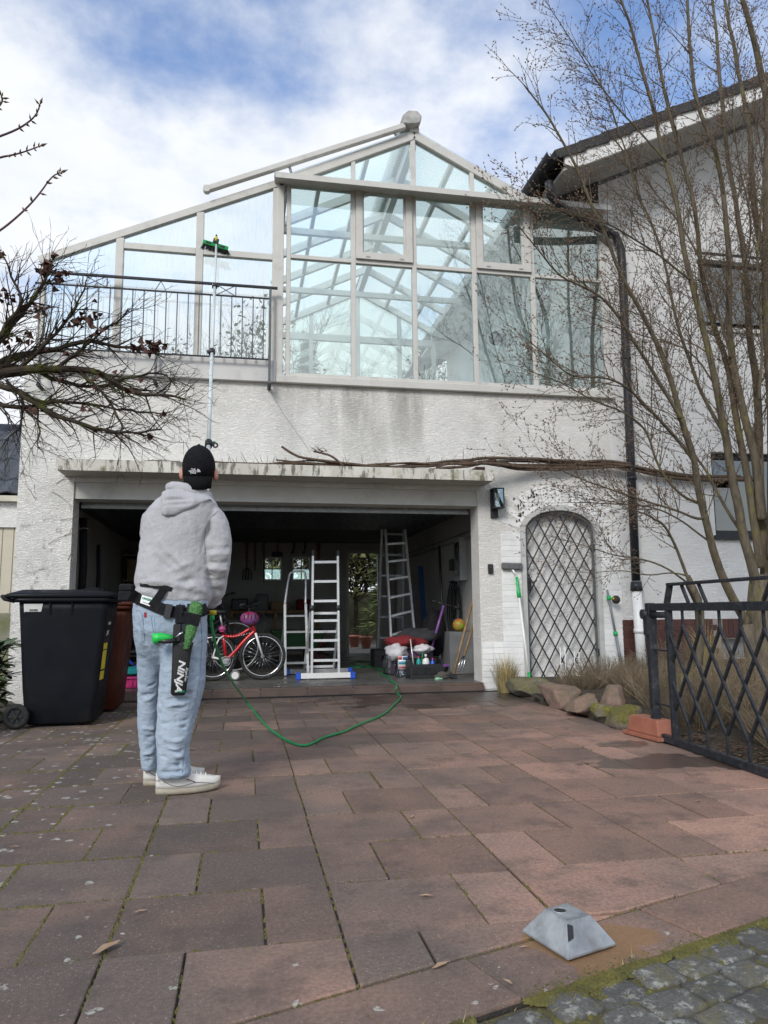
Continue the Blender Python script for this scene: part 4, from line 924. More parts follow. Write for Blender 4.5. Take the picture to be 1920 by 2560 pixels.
# ================================================================ wheelie bins: front to +X, wheels and hinge to -X
def wheelie(x0, y0, name, mat, label, D=.73, Wd=.58, Hh=1.07, marks=True):
    t = thing(name, (x0+D/2, y0+Wd/2, 0), label, 'bin', None)
    tilt = .10
    def ring(z, xa, xb, ya, yb, r=.05):
        out = []
        for (cx, cy, a0) in ((xb-r, yb-r, 0), (xa+r, yb-r, 90), (xa+r, ya+r, 180), (xb-r, ya+r, 270)):
            for q in (0, 30, 60, 90):
                a = math.radians(a0+q); out.append((cx+r*math.cos(a), cy+r*math.sin(a), z))
        return out
    mb = MB(); z0 = .02; H1 = Hh-.12
    rings = [ring(z0, x0+.16, x0+D-.11, y0+.05, y0+Wd-.05), ring(z0+.02, x0+.14, x0+D-.09, y0+.04, y0+Wd-.04), ring(.3, x0+.11, x0+D-.065, y0+.03, y0+Wd-.03), ring(H1-.06, x0+.06, x0+D-.012, y0+.012, y0+Wd-.012), ring(H1, x0+.055, x0+D-.005, y0+.01, y0+Wd-.01)]
    mb.loft(rings); b = mb.build('body', mat, t)
    mb = MB(); mb.loft([ring(H1+.001, x0+.02, x0+D+.02, y0-.012, y0+Wd+.012), ring(H1+.035, x0+.015, x0+D+.025, y0-.016, y0+Wd+.016)]); mb.build('rim', mat, t)
    mb = MB(); mb.loft([ring(H1+.037, x0-.04, x0+D+.04, y0-.022, y0+Wd+.022), ring(H1+.065, x0-.045, x0+D+.045, y0-.025, y0+Wd+.025), ring(H1+.078, x0-.02, x0+D+.0, y0, y0+Wd), ring(H1+.105, x0+.06, x0+D-.10, y0+.06, y0+Wd-.06, .06)]); ld = mb.build('lid', mat, t)
    for yy in (y0+.14, y0+.34): mb = MB(); mb.box((x0+D-.22, yy, H1+.10), (x0+D-.10, yy+.09, H1+.122)); mb.build('lid_grip', mat, ld, bevel=.01)
    mb = MB(); mb.tube([(x0+.03, y0+.02, H1+.01), (x0-.05, y0+.02, H1+.03), (x0-.075, y0+.05, H1+.05), (x0-.075, y0+Wd-.05, H1+.05), (x0-.05, y0+Wd-.02, H1+.03), (x0+.03, y0+Wd-.02, H1+.01)], .016, 8); mb.build('handle', mat, t)
    for yy in (y0-.025, y0+Wd+.025):
        d = -1 if yy < y0+.2 else 1
        w = MB(); c = Vector((x0+.10, yy, .10)); w.torus(c, (0, 1, 0), .076, .0245, 28, 10); wo_ = w.build('wheel', M_rubber, t)
        h = MB()
        for k in range(6):
            a = k*math.pi/3; h.bar(c+Vector((math.cos(a)*.012, d*.012, math.sin(a)*.012)), c+Vector((math.cos(a)*.054, d*.012, math.sin(a)*.054)), .016, .012, (0, 1, 0))
        h.cyl(c+Vector((0, -.03, 0)), c+Vector((0, .03, 0)), .016, n=10); h.cyl(c+Vector((0, -.006, 0)), c+Vector((0, .006, 0)), .056, n=20); h.build('rim', M_black, wo_)
    mb = MB(); mb.cyl((x0+.10, y0+.01, .10), (x0+.10, y0+Wd-.01, .10), .012, n=8); mb.build('axle', M_alu_dull, t)
    for k in range(2): mb = MB(); xx = x0+.30+k*.17; mb.prism([(xx, y0+.010, H1-.005), (xx+.012, y0+.010, H1-.005), (xx+.012, y0+.022, H1-.10), (xx, y0+.022, H1-.10)], (0, -.014, 0)); mb.build('rib', mat, t)
    if marks:
        M_stk = mk('sticker_white', (.72, .72, .70), .5); M_stky = mk('sticker_yellow', (.70, .58, .03), .5, (.62, .5, .02), 60)
        mb = MB(); mb.prism([(x0+.105, y0+.008, H1-.012), (x0+.25, y0+.008, H1-.012), (x0+.235, y0+.0165, H1-.085), (x0+.108, y0+.0165, H1-.085)], (0, -.003, 0)); s_ = mb.build('sticker', M_stk, t)
        for k in range(9): mb = MB(); xx = x0+.15+k*.007; mb.box((xx, y0+.008, H1-.07), (xx+U(.002, .005), y0+.0095, H1-.055)); tag(mb.build('barcode_line', M_black, s_))
        fx = lambda z: x0+D-.065+(z-.3)/(H1-.36)*.053+.0015
        for (za, zb) in ((.36, .43), (.445, .60), (.61, .66)):
            mb = MB(); ya = y0+.07; mb.prism([(fx(za), ya, za), (fx(za), ya+.16, za), (fx(zb), ya+.16, zb), (fx(zb), ya, zb)], (.002, 0, 0)); mb.build('yellow_label', M_stky, t)
        text_mesh('240', .06, M_stk, 'number', t, (fx(.74)+.003, y0+.16, .74), (0, 1, 0), (.147, 0, 1)); text_mesh('EN 840', .035, M_stk, 'lettering', t, (fx(.82)+.003, y0+.2, .82), (0, 1, 0), (.147, 0, 1))
    return t
wheelie(-1.86, 6.50, 'wheelie_bin', M_bin, 'black wheelie bin with yellow labels beside the man', D=.76, Hh=1.12)
wheelie(-1.78, 7.30, 'wheelie_bin', M_binbrown, 'brown wheelie bin behind the black one', Hh=1.06, marks=False)
# ================================================================ iron driveway gate, standing open
gp = G(1640, 1832, .04); gq = G(1920, 1922, .05); gd = (gq-gp); gd.z = 0; gd.normalize(); gn = Vector((gd.y, -gd.x, 0))
ig = thing('iron_gate', (gp.x, gp.y, 0), 'open black iron driveway gate with diamond lattice', 'gate')
def gpt(u, v, w=0.0): return gp*1 + gd*u + Vector((0, 0, v-gp.z)) + gn*w
def guv(px, py):
    p = OP(px, py, gp, gn); return (p-gp).dot(gd), p.z
ut, vt_ = guv(1700, 1517); _, vb = guv(1700, 1857); _, vu = guv(1760, 1455)
uu = [guv(x, 1560)[0] for x in (1707, 1755, 1804, 1856, 1910)]; usp = (uu[-1]-uu[0])/4; LG = 2.3
us = guv(1675, 1600)[0]
MB().bar(gpt(.012, 0.0), gpt(.012, vt_+.03), .055, .055, gd).build('post', M_iron, ig, bevel=.003)
MB().bar(gpt(us, vb), gpt(us, vt_), .042, .035, gd).build('stile', M_iron, ig, bevel=.003)
MB().bar(gpt(.035, vt_), gpt(LG, vt_), .04, .052).build('top_rail', M_iron, ig, bevel=.003); MB().bar(gpt(.0, vb), gpt(LG, vb), .04, .05).build('bottom_rail', M_iron, ig, bevel=.003)
MB().bar(gpt(us+.02, vu), gpt(LG, vu), .04, .02).build('crest_rail', M_iron, ig, bevel=.003)
MB().bar(gpt(us-.015, vt_+.02), gpt(us+.04, vu-.005), .03, .035, gd).build('crest_strut', M_iron, ig)
for k in range(0, 11, 1):
    a = us+.24+k*usp*.98
    if a > LG-.2: break
    if k % 5 in (0, 1): MB().bar(gpt(a-.045, vu-.01), gpt(a+.03, vt_+.026), .018, .016, gd).build('crest_strut', M_iron, ig)
    elif k % 5 == 4: MB().bar(gpt(a+.05, vu-.01), gpt(a-.03, vt_+.026), .018, .016, gd).build('crest_strut', M_iron, ig)
for v in (.25, .62): MB().bar(gpt(.035, v), gpt(us-.02, v), .012, .012).build('tie', M_iron, ig)
MB().cyl(gpt(-.02, vt_-.05, -.05), gpt(-.02, vt_-.05, .05), .035, n=16).build('hinge', M_iron, ig); MB().bar(gpt(.0, vt_-.20), gpt(.0, vt_-.06), .075, .07, gd).build('hinge_plate', M_iron, ig, bevel=.004); MB().cyl(gpt(.04, vt_-.055), gpt(us, vt_-.055), .022, n=12).build('hinge_pin', M_iron, ig)
vtop = vt_-.12; vbot = vb+.14; nrow = 4; hh_ = (vtop-vbot)/nrow
k = 0; u = uu[0]-usp
def cu(u): return min(max(u, us+.012), LG)
nodes = [uu[0]+usp*i for i in range(-1, 14)]
for i, u in enumerate(nodes):
    if us+.03 < u < LG-.02:
        MB().bar(gpt(u, vtop-.005), gpt(u, vt_-.026), .014, .014, gd).build('bar', M_iron, ig); MB().bar(gpt(u, vb+.025), gpt(u, vbot+.005), .014, .014, gd).build('bar', M_iron, ig)
    for sg in (1, -1):                                       # diagonals from every top node to the bottom
        u0_, u1_ = u, u+sg*usp*nrow/2
        ta = max(0, min(1, (us+.012-u0_)/(u1_-u0_) if sg < 0 else ((us+.012-u0_)/(u1_-u0_) if u0_ < us else 0)))
        tb = 1.0
        if sg < 0 and u1_ < us+.012: tb = (us+.012-u0_)/(u1_-u0_)
        t0 = 0.0
        if sg > 0 and u0_ < us+.012: t0 = (us+.012-u0_)/(u1_-u0_)
        if sg > 0 and u1_ > LG: tb = (LG-u0_)/(u1_-u0_)
        if sg < 0 and u0_ > LG: t0 = (LG-u0_)/(u1_-u0_)
        if tb-t0 < .03 or t0 > 1 or tb < 0: continue
        f_ = lambda t: gpt(u0_+(u1_-u0_)*t, vtop+(vbot-vtop)*t, .005*sg)
        MB().bar(f_(t0), f_(tb), .017, .015, gn).build('bar', M_iron, ig)
for extra in (-2, -3):                                       # diagonals entering from beyond the stile
    u0_ = uu[0]+usp*extra; u1_ = u0_+usp*nrow/2; t0 = (us+.012-u0_)/(u1_-u0_)
    if t0 < .95: f_ = lambda t: gpt(u0_+(u1_-u0_)*t, vtop+(vbot-vtop)*t, .005); MB().bar(f_(t0), f_(1), .017, .015, gn).build('bar', M_iron, ig)
# ================================================================ galvanised post socket on the border slabs
s0, s1, s2 = Vector((.791, 2.125)), Vector((.844, 1.937)), Vector((1.009, 1.993)); s3 = s0+(s2-s1)*1.0
hs = .074; ce = (s0+s1+s2+s3)/4; q = [s0, s1, s2, s3]; tpq = [ce+(p-ce)*.50 for p in q]
sk = thing('post_socket', (ce.x, ce.y, 0), 'galvanised steel pyramid post socket on the paving near the street', 'socket')
mb = MB(); n = 4
inn = [ce+(p-ce)*.40 for p in q]
mb.loft([[(p.x, p.y, 0.003) for p in q], [(p.x, p.y, 0.010) for p in q], [(p.x, p.y, hs) for p in tpq]], True, smooth=False)
mb.build('body', M_zinc, sk, bevel=.006, seg=2)
hc = ce+(tpq[0]-ce)*.30; MB().cyl((hc.x, hc.y, hs-.004), (hc.x, hc.y, hs+.0012), .017, n=18).build('hole', M_black, sk); MB().torus((hc.x, hc.y, hs+.0012), (0, 0, 1), .018, .0016, 22, 5).build('hole_rim', M_zinc, sk)
e0 = (tpq[1]*.86+q[1]*.14); e1 = tpq[1]*.55+q[1]*.45; dvec = (tpq[1]-tpq[0]).normalized(); dv2 = (tpq[2]-tpq[1]).normalized()
MB().prism([(tpq[1].x-.0015+dv2.x*.0, tpq[1].y-.004, hs-.004), (tpq[1].x+dv2.x*.014, tpq[1].y+dv2.y*.014-.0055, hs-.010), (e1.x+dv2.x*.016+.0005, e1.y+dv2.y*.016-.004, hs*.60), (e1.x-.001, e1.y-.0045, hs*.52)], (dv2.y*.004, -dv2.x*.004, 0)).build('slot', M_black, sk)
# ================================================================ planting bed at the right: soil mound, stones, terracotta box
mb = MB(); nx, ny = 40, 40
vsb = []
for j in range(ny+1):
    for i in range(nx+1):
        x = 2.86+(9.8-2.86)*(i/nx)**1.6; y = 2.2+(8.28-2.2)*j/ny; e = min(1, (x-2.86)/.25)
        vsb.append((x, y, -.03+.16*e*(.3+.7*min(1, max(0, (y-4.6)/1.5)))+.05*mnoise.noise((x*1.7, y*1.7, 0))*e))
mb.add(vsb, [(j*(nx+1)+i, j*(nx+1)+i+1, (j+1)*(nx+1)+i+1, (j+1)*(nx+1)+i) for j in range(ny) for i in range(nx)], True)
tag(mb.build('planting_bed', M_soil), 'dark soil bed right of the driveway', 'flower bed', kind='structure')
mb = MB(); mb.add([(-6, 3, -.04), (-2.03, 3, -.04), (-1.99, 5.4, .0), (-1.98, 7.4, .02), (-2.3, 8.28, .03), (-6, 8.28, .05)], [(0, 1, 2, 3, 4, 5)])
tag(mb.build('planting_bed', M_soil), 'dark soil bed left of the driveway', 'flower bed', kind='structure')
def stone_mat(name, a, b, moss):
    t = NT(name); c = t.mix(t.ramp(t.noise(9, 7, 0.7), .35, .65), a, b); nz = t.n('ShaderNodeNewGeometry'); sp = t.n('ShaderNodeSeparateXYZ'); t.lk(nz.outputs['Normal'], sp.inputs[0])
    m = t.math('MULTIPLY', t.ramp(t.math('ADD', sp.outputs[2], t.ramp(t.noise(7, 6, .7), .3, .7, -.6, .6)), .0, .6), moss); c = t.mix(m, c, t.mix(t.ramp(t.noise(40, 3), .3, .7), (.17, .15, .018), (.085, .085, .02)))
    t.col(c); t.set(Roughness=.9); t.bump(t.noise(35, 7, .75), .8, .02); return t.m
MS = [stone_mat('grey_sandstone', (.20, .18, .145), (.11, .10, .08), .5), stone_mat('red_sandstone', (.27, .17, .135), (.15, .115, .095), .18), stone_mat('mossy_sandstone', (.20, .17, .13), (.12, .10, .08), .95)]
def boulder(c, r, rot, mat, seed):
    bm = bmesh.new(); bmesh.ops.create_cube(bm, size=2.0); bmesh.ops.subdivide_edges(bm, edges=bm.edges[:], cuts=11, use_grid_fill=True)
    rr = random.Random(seed); pl_ = [(Vector((rr.gauss(0, 1), rr.gauss(0, 1), rr.gauss(0, 1))).normalized(), rr.uniform(.62, 1.0)) for _ in range(12)]
    for v in bm.verts:
        p = v.co.copy(); p = p*(1.0/(max(1e-6, (abs(p.x)**5+abs(p.y)**5+abs(p.z)**5)**.2)))
        for n_, d_ in pl_:
            e = p.dot(n_)-d_
            if e > 0: p -= n_*e
        p += p.normalized()*.07*mnoise.noise(p*1.8+Vector((seed*3.1, 0, 0)))
        p += p.normalized()*(.05*mnoise.noise(Vector((p.x*4, p.y*4, p.z*9))+Vector((seed*3.1, 0, 0)))+.025*mnoise.noise(p*14)); v.co = p
    me = bpy.data.meshes.new('boulder'); bm.to_mesh(me); bm.free(); M = Matrix.Rotation(rot, 4, 'Z') @ Matrix.Diagonal((*r, 1)); me.transform(M); me.polygons.foreach_set('use_smooth', [True]*len(me.polygons)); me.materials.append(mat)
    o = bpy.data.objects.new('edging_stone', me); COL.objects.link(o); zmin = min(v.co.z for v in me.vertices); o.location = (c[0], c[1], c[2]-zmin); return o
stl = [(2.98, 7.62, .17, .34, .125, 0, 'grey stone trough block at the far end of the bed edging', -.05), (2.95, 7.10, .12, .12, .13, 0, 'small upright mossy grey edging stone beside the grey block', .3), (2.96, 6.70, .16, .26, .14, 1, 'long reddish grey edging stone with a flat split face', .1), (2.92, 6.12, .17, .24, .115, 1, 'tilted pink sandstone slab in the bed edging', -.25), (3.10, 5.98, .11, .12, .16, 1, 'small red sandstone behind the mossy stones', .4), (2.93, 5.78, .09, .13, .10, 2, 'small moss covered edging stone next to the pink slab', .2), (2.94, 5.48, .15, .19, .105, 2, 'large bright moss covered stone next to the terracotta box', .0), (3.75, 4.55, .22, .26, .13, 2, 'mossy boulder in the bed behind the iron gate', .5), (4.3, 6.6, .4, .3, .16, 2, 'big mossy hummock stone deep in the planting bed', .2)]
for i, (x, y, a, b, c_, mi, lab, rot) in enumerate(stl): tag(boulder((x, y, -.02 if x < 3.2 else .03), (a, b, c_*.86), rot, MS[mi], i+3), lab, 'stone', 'stones edging the planting bed')
# terracotta balcony box
pa_, pb_ = G(1556, 1833), G(1652, 1850)
pd = (pb_-pa_); pd.z = 0; PL = .42; pd = Vector((.10, -1, 0)).normalized(); pn = Vector((-pd.y, pd.x, 0)); pn = pn if pn.x > 0 else -pn
tp = thing('terracotta_planter', (pa_.x+.1, pa_.y-.2, 0), 'terracotta coloured plastic planter box upside down by the iron gate', 'planter')
def pr(z, l0, l1, w0, w1): return [tuple(pa_+pd*a+pn*b+Vector((0, 0, z))) for a, b in ((l0, w0), (l1, w0), (l1, w1), (l0, w1))]
MB().loft([pr(.03, .025, PL-.025, .02, .17), pr(.140, .055, PL-.055, .035, .155)], True, smooth=False).build('box', M_terra, tp, bevel=.008, seg=2)
MB().loft([pr(.002, 0, PL, 0, .19), pr(.029, 0, PL, 0, .19)], True, smooth=False).build('rim', M_terra, tp, bevel=.006, seg=2)
# fallen leaves and bits on the paving
def leafshape(m, c, l, w, a, curl, zup=.004):
    ca, sa = math.cos(a), math.sin(a); prof = [(-1, 0), (-.6, .55), (0, 1), (.55, .7), (1, 0), (.55, -.7), (0, -1), (-.6, -.55)]
    vs = [(c[0]+(x*l*ca-y*w*sa), c[1]+(x*l*sa+y*w*ca), c[2]+zup+curl*(y*y*.6+x*x*.4)*l) for x, y in prof]+[(c[0], c[1], c[2]+zup)]
    m.add(vs, [(k, (k+1) % 8, 8) for k in range(8)], True)
M_paleleaf = mk('pale_dead_leaf', (.36, .26, .17), .7, (.28, .15, .09), 20)
for (px, py, l, a, w_) in ((265, 2378, .05, .9, 'long pale curled leaf at the bottom left'), (350, 2283, .022, .3, 'small brown leaf above the long pale one, bottom left'), (1065, 2244, .026, -.3, 'orange leaf strip left of the steel socket'), (1100, 2420, .03, .5, 'reddish leaf lying on the border joint left of the socket'), (1030, 2045, .024, 1.2, 'pale leaf on the middle of the driveway'), (1147, 2117, .014, 1, 'tiny dark leaf right of the pale leaf mid driveway'), (35, 2120, .02, 0, 'reddish leaf at the far left edge of the paving'), (480, 1875, .03, -.3, 'pale twig like leaf right of the mans legs'), (1445, 1788, .03, .2, 'dry leaf under the pink edging stone'), (1420, 1798, .03, .6, 'dry leaf beside the reddish grey edging stone'), (1745, 2005, .02, .1, 'whitish leaf in the wet patch by the gate'), (1270, 2460, .018, 2, 'small leaf on the border below the socket'), (1310, 2372, .015, 0, 'tiny leaf right at the foot of the socket')):
    c = G(px, py); m = MB(); leafshape(m, c, l, l*.28, a, .35)
    tag(m.build('fallen_leaf', M_paleleaf), w_, 'leaf', 'fallen leaves on the driveway')
# leaf litter under the gate
mb = MB()
for _ in range(420):
    t_ = U(-.3, 1.6); w_ = U(.02, .35); p = gpt(t_, 0, 0)+Vector((w_, 0, 0)); leafshape(mb, (p.x, p.y, .0+.02*R_()+.1*max(0, w_-.05)), U(.012, .03), U(.006, .014), U(0, 6.3), U(-.5, .9))
for _ in range(260):
    leafshape(mb, (U(-2.6, -1.98), U(4.2, 6.6), .02), U(.012, .03), U(.006, .014), U(0, 6.3), U(-.5, .9))
tag(mb.build('leaf_litter', mk('litter', (.16, .09, .05), .8, (.09, .055, .035), 30)), 'brown leaf litter along the bed edges', 'leaves', kind='stuff')
# ================================================================ cleaning tools leaning on the wall
mp0, mp1 = F(1291, 1440, Y0-.05), G(1323, 1700, .10)
mp1 = F(1324, 1700, 7.95)
mop = thing('window_mop', (mp1.x, mp1.y, mp1.z), 'grey headed window mop on a green and white pole leaning by the grille', 'mop')
def lerp(a, b, t): return a+(b-a)*t
MB().cyl(lerp(mp0, mp1, .22), lerp(mp0, mp1, .93), .013, n=10).build('pole', M_white, mop); MB().cyl(lerp(mp0, mp1, .02), lerp(mp0, mp1, .0), .012, n=10).build('neck', M_white, mop)
MB().tube([lerp(mp0, mp1, t) for t in (.01, .06, .08, .10, .13, .16, .215)], [.015, .016, .02, .016, .018, .024, .024], 10).build('grip', M_green, mop); MB().cyl(lerp(mp0, mp1, .932), mp1, .017, n=10).build('end_cap', M_green, mop)
c = F(1279, 1415, Y0-.04); MB().bar((c.x-.12, Y0-.035, c.z+.0), (c.x+.13, Y0-.035, c.z-.005), .05, .078).build('head', mk('grey_mop', (.14, .14, .145), .9, (.10, .10, .105), 20, bump=.4), mop, bevel=.01)
MB().cyl((c.x+.005, Y0-.035, c.z-.03), mp0, .012, n=8).build('joint', M_white, mop)
wp0, wp1 = F(1518, 1475, Y0-.05), F(1556, 1676, 8.0)
wpo = thing('water_pole', (wp1.x, wp1.y, wp1.z), 'short grey pole with green clamps and round brush leaning right of the grille', 'cleaning pole')
MB().cyl(wp0, lerp(wp0, wp1, .55), .014, n=10).build('pole', mk('grey_tube', (.22, .23, .24), .4), wpo); MB().cyl(lerp(wp0, wp1, .552), wp1, .018, n=10).build('pole', mk('grey_tube', (.22, .23, .24), .4), wpo)
for t in (.08, .53, .95): MB().cyl(lerp(wp0, wp1, t), lerp(wp0, wp1, t+.05), .026, n=10).build('clamp', M_green, wpo)
c = F(1540, 1499, Y0-.12); MB().sph(c, (.05, .05, .05), 12, 8).build('brush', mk('brown_bristle', (.05, .04, .03), .9, bump=.8), wpo); MB().bar(lerp(wp0, wp1, .1), c, .025, .025).build('arm', M_green, wpo); MB().cyl(lerp(lerp(wp0, wp1, .1), c, .5)+Vector((0, -.02, 0)), lerp(lerp(wp0, wp1, .1), c, .5)+Vector((0, -.05, 0)), .014, n=10).build('knob', M_yellow, wpo)
# white plastic trellis pieces in front of the grille
for (xa, xb, yt, yb2, lab) in ((1400, 1412, 1618, 1698, 'white little plant trellis in front of the grille, left one'), (1435, 1447, 1630, 1690, 'white little plant trellis in front of the grille, right one')):
    Yt = 7.95; t = thing('plant_trellis', tuple(F((xa+xb)/2, yb2, Yt)), lab, 'trellis')
    for xx in (xa, xb): MB().cyl(F(xx, yt, Yt), F(xx+4, yb2+12, Yt), .006, n=6).build('stake', M_white, t)
    for f in (.2, .5, .8):
        yy = yt+(yb2-yt)*f; MB().cyl(F(xa+1, yy, Yt), F(xb+2, yy+3, Yt), .004, n=6).build('rung', M_white, t)
# ================================================================ green hose
hp = [F(527, 1545, 4.30), F(533, 1590, 4.36), F(545, 1635, 4.5), F(566, 1685, 4.75)]
hp += [G(610, 1745, .10), G(640, 1785, .02)]
hp += [G(x, y, .011) for x, y in ((668, 1818), (695, 1838), (720, 1853), (745, 1863), (765, 1864), (785, 1857), (805, 1845), (835, 1836), (860, 1830), (885, 1817), (910, 1806), (940, 1795), (965, 1782), (985, 1762), (1000, 1748), (1003, 1740), (994, 1735))]
hp += [G(988, 1727, .05), G(993, 1716, .10)]
hp += [G(x, y, ZF+.010) for x, y in ((990, 1708), (970, 1700), (975, 1692), (958, 1687), (948, 1682), (950, 1674), (930, 1668), (900, 1664), (880, 1660), (895, 1653), (925, 1652), (935, 1660), (910, 1668), (880, 1668), (870, 1660), (890, 1650), (920, 1656), (945, 1672), (980, 1676), (1010, 1674))]
def smooth(pts, it=3):
    for _ in range(it):
        q = [pts[0]]
        for a, b in zip(pts[:-1], pts[1:]): q += [a*.75+b*.25, a*.25+b*.75]
        q.append(pts[-1]); pts = q
    return pts
one(MB().tube(smooth([p*1 for p in hp], 3), .0085, 8), 'garden_hose', M_hose, 'long green water hose trailing from the man across the paving into the garage', 'hose')
# ================================================================ things in the garage
def smoothp(pts, it=2): return smooth([Vector(p) for p in pts], it)
# ---- children's bicycle, red
def bicycle(Yb, dxp, dyp, name, label, frame_m, fork_m, detail=True, rim_m=M_silver):
    def P(px, py, dy=0.0): return F(px+dxp, py+dyp, Yb)+Vector((0, dy, 0))
    fa = P(656.5, 1640); ra_w = P(533, 1642)
    t = thing(name, (fa.x-.4, Yb, ZF), label, 'bicycle')
    Rw = fa.z-ZF-.001
    for c, nm in ((fa, 'front_wheel'), (ra_w, 'rear_wheel')):
        c = Vector((c.x, Yb, ZF+Rw)); w = MB().torus(c, (0, 1, 0), Rw-.018, .0185, 40, 8).build(nm, M_rubber, t)
        MB().torus(c, (0, 1, 0), Rw-.045, .011, 40, 6).build('rim', rim_m, w)
        sp = MB()
        for k in range(20):
            a = 2*math.pi*k/20; b = a+(.35 if k % 2 else -.35); h = .018*(1 if k % 4 < 2 else -1)
            sp.cyl(c+Vector((.02*math.cos(a), h, .02*math.sin(a))), c+Vector(((Rw-.05)*math.cos(b), 0, (Rw-.05)*math.sin(b))), .0016, n=4)
        tag(sp.build('spokes', M_silver, w), kind='stuff'); MB().cyl(c+Vector((0, -.035, 0)), c+Vector((0, .035, 0)), .02, n=12).build('hub', M_alu_dull, w)
    bb = P(565, 1652); st_ = P(559, 1582); hd = P(631, 1560); hb = P(637, 1583)
    MB().tube(smoothp([P(560, 1590), P(580, 1592), P(600, 1588), P(633, 1566)]), .019, 10).build('top_tube', frame_m, t)
    MB().tube(smoothp([P(636, 1578), P(612, 1600), P(590, 1626), bb]), .021, 10).build('down_tube', frame_m, t); MB().cyl(P(557, 1572), bb, .017, n=10).build('seat_tube', frame_m, t); MB().cyl(P(628, 1553), P(639, 1588), .022, n=12).build('head_tube', frame_m, t)
    rr_ = Vector((ra_w.x, Yb, ZF+Rw))
    for s in (-1, 1):
        MB().cyl(bb+Vector((0, .02*s, 0)), rr_+Vector((0, .06*s, 0)), .010, n=8).build('chain_stay', fork_m, t); MB().tube(smoothp([P(559, 1590, .02*s), P(545, 1598, .05*s), rr_+Vector((0, .06*s, 0))]), .008, 8).build('seat_stay', fork_m, t)
        MB().tube([P(639, 1583, .02*s), P(644, 1600, .045*s), Vector((fa.x, Yb+.045*s, ZF+Rw))], [.016, .014, .010], 8).build('fork_blade', fork_m, t)
    MB().cyl(P(628, 1553), P(622, 1520), .013, n=8).build('steerer', M_black, t); MB().tube(smoothp([P(600, 1514, -.18), P(612, 1510, -.14), P(622, 1518, 0), P(645, 1507, .12), P(656, 1506, .2)]), .011, 8).build('handlebar', M_black, t)
    MB().cyl(P(600, 1514, -.18), P(612, 1511, -.15), .017, n=8).build('grip', M_rubber, t); MB().cyl(P(648, 1507, .15), P(656, 1506, .2), .017, n=8).build('grip', M_rubber, t)
    MB().cyl(P(557, 1572), P(550, 1535), .012, n=8).build('seat_post', M_alu_dull, t); s_ = P(545, 1530); MB().sph(s_, (.12, .06, .03), 14, 8).build('saddle', M_black, t)
    cr = MB().torus(bb+Vector((0, -.05, 0)), (0, 1, 0), .055, .006, 24, 6); cr.cyl(bb+Vector((0, -.052, 0)), bb+Vector((0, -.044, 0)), .04, n=16); cr.build('chainring', M_alu_dull, t)
    MB().bar(bb+Vector((0, -.06, 0)), bb+Vector((.08, -.065, .04)), .012, .018).build('crank', M_alu_dull, t); q = bb+Vector((.08, -.09, .04)); MB().box((q.x-.035, q.y-.04, q.z-.01), (q.x+.035, q.y+.02, q.z+.01)).build('pedal', M_black, t)
    MB().tube(smoothp([P(620, 1522, -.03), P(640, 1520, -.06), P(668, 1545, -.04), P(660, 1570, -.02), P(648, 1600, -.02)]), .003, 5).build('brake_cable', M_black, t)
    if detail:
        for k in range(9):
            f = .15+k*.09; p = P(560+(633-560)*f, 1591-18*max(0, f-.35)**1.2, -.019); MB().sph(p+Vector((0, -.001, 0)), (.006, .002, .006), 8, 4).build('dot', M_white, t)
    return t
bY = G(655, 1699, ZF).y
bicycle(bY, 0, 0, 'childrens_bicycle', 'red childrens bicycle with white fork standing behind the man', M_red, M_white)
bicycle(bY+1.0, -70, -24, 'dark_bicycle', 'dark bicycle in the shade behind the red one', M_anth, M_anth, False, M_alu_dull)
p = F(624, 1546, bY-.06); hm = thing('bicycle_helmet', (p.x, p.y, p.z-.07), 'pink and purple childrens helmet hanging on the red bicycle handlebar', 'helmet')
mb = MB(); mb.sph(p, (.115, .085, .085), 18, 12); mb.build('shell', mk('helmet_shell', (.26, .015, .06), .4, (.17, .09, .27), 14), hm)
for k in range(4): MB().sph(p+Vector((-.06+.04*k, -.082+abs(k-1.5)*.01, .01+.01*(k % 2))), (.011, .008, .035), 8, 6).build('vent', M_black, hm)
p = F(556, 1572, bY-.04); one(MB().sph(p, (.045, .04, .038), 14, 8).cyl(p+Vector((0, 0, -.04)), p+Vector((0, 0, -.02)), .03), 'bicycle_bell', mk('pink_red', (.5, .02, .09), .4, (.25, .1, .3), 30), 'red and purple ball clipped to the bicycle frame', 'bell')
p = F(588, 1668, bY-.05); sw = thing('scooter_wheel', (p.x, p.y, ZF), 'small white toy wheel under the red bicycle', 'wheel'); c = Vector((p.x, p.y, ZF+.062)); MB().torus(c, (0, 1, 0), .05, .012, 24, 8).build('tyre', M_greybox, sw); MB().cyl(c+Vector((0, -.012, 0)), c+Vector((0, .012, 0)), .042, n=20).build('disc', M_white, sw); MB().bar(c, c+Vector((-.2, .1, .05)), .02, .03).build('arm', M_anth, sw)
# pale water clamp on the hose at the man's hip belongs to the hose valve
p = F(531, 1537, 4.30); hv = thing('hose_valve', (p.x, p.y, p.z-.02), 'yellow and green hose coupling hanging at the mans hip', 'valve'); MB().cyl(p+Vector((-.02, 0, .012)), p+Vector((.022, 0, .012)), .013, n=12).build('coupling', M_yellow, hv); MB().cyl(p+Vector((0, 0, -.03)), p+Vector((0, 0, .0)), .012, n=10).build('nut', M_green, hv)
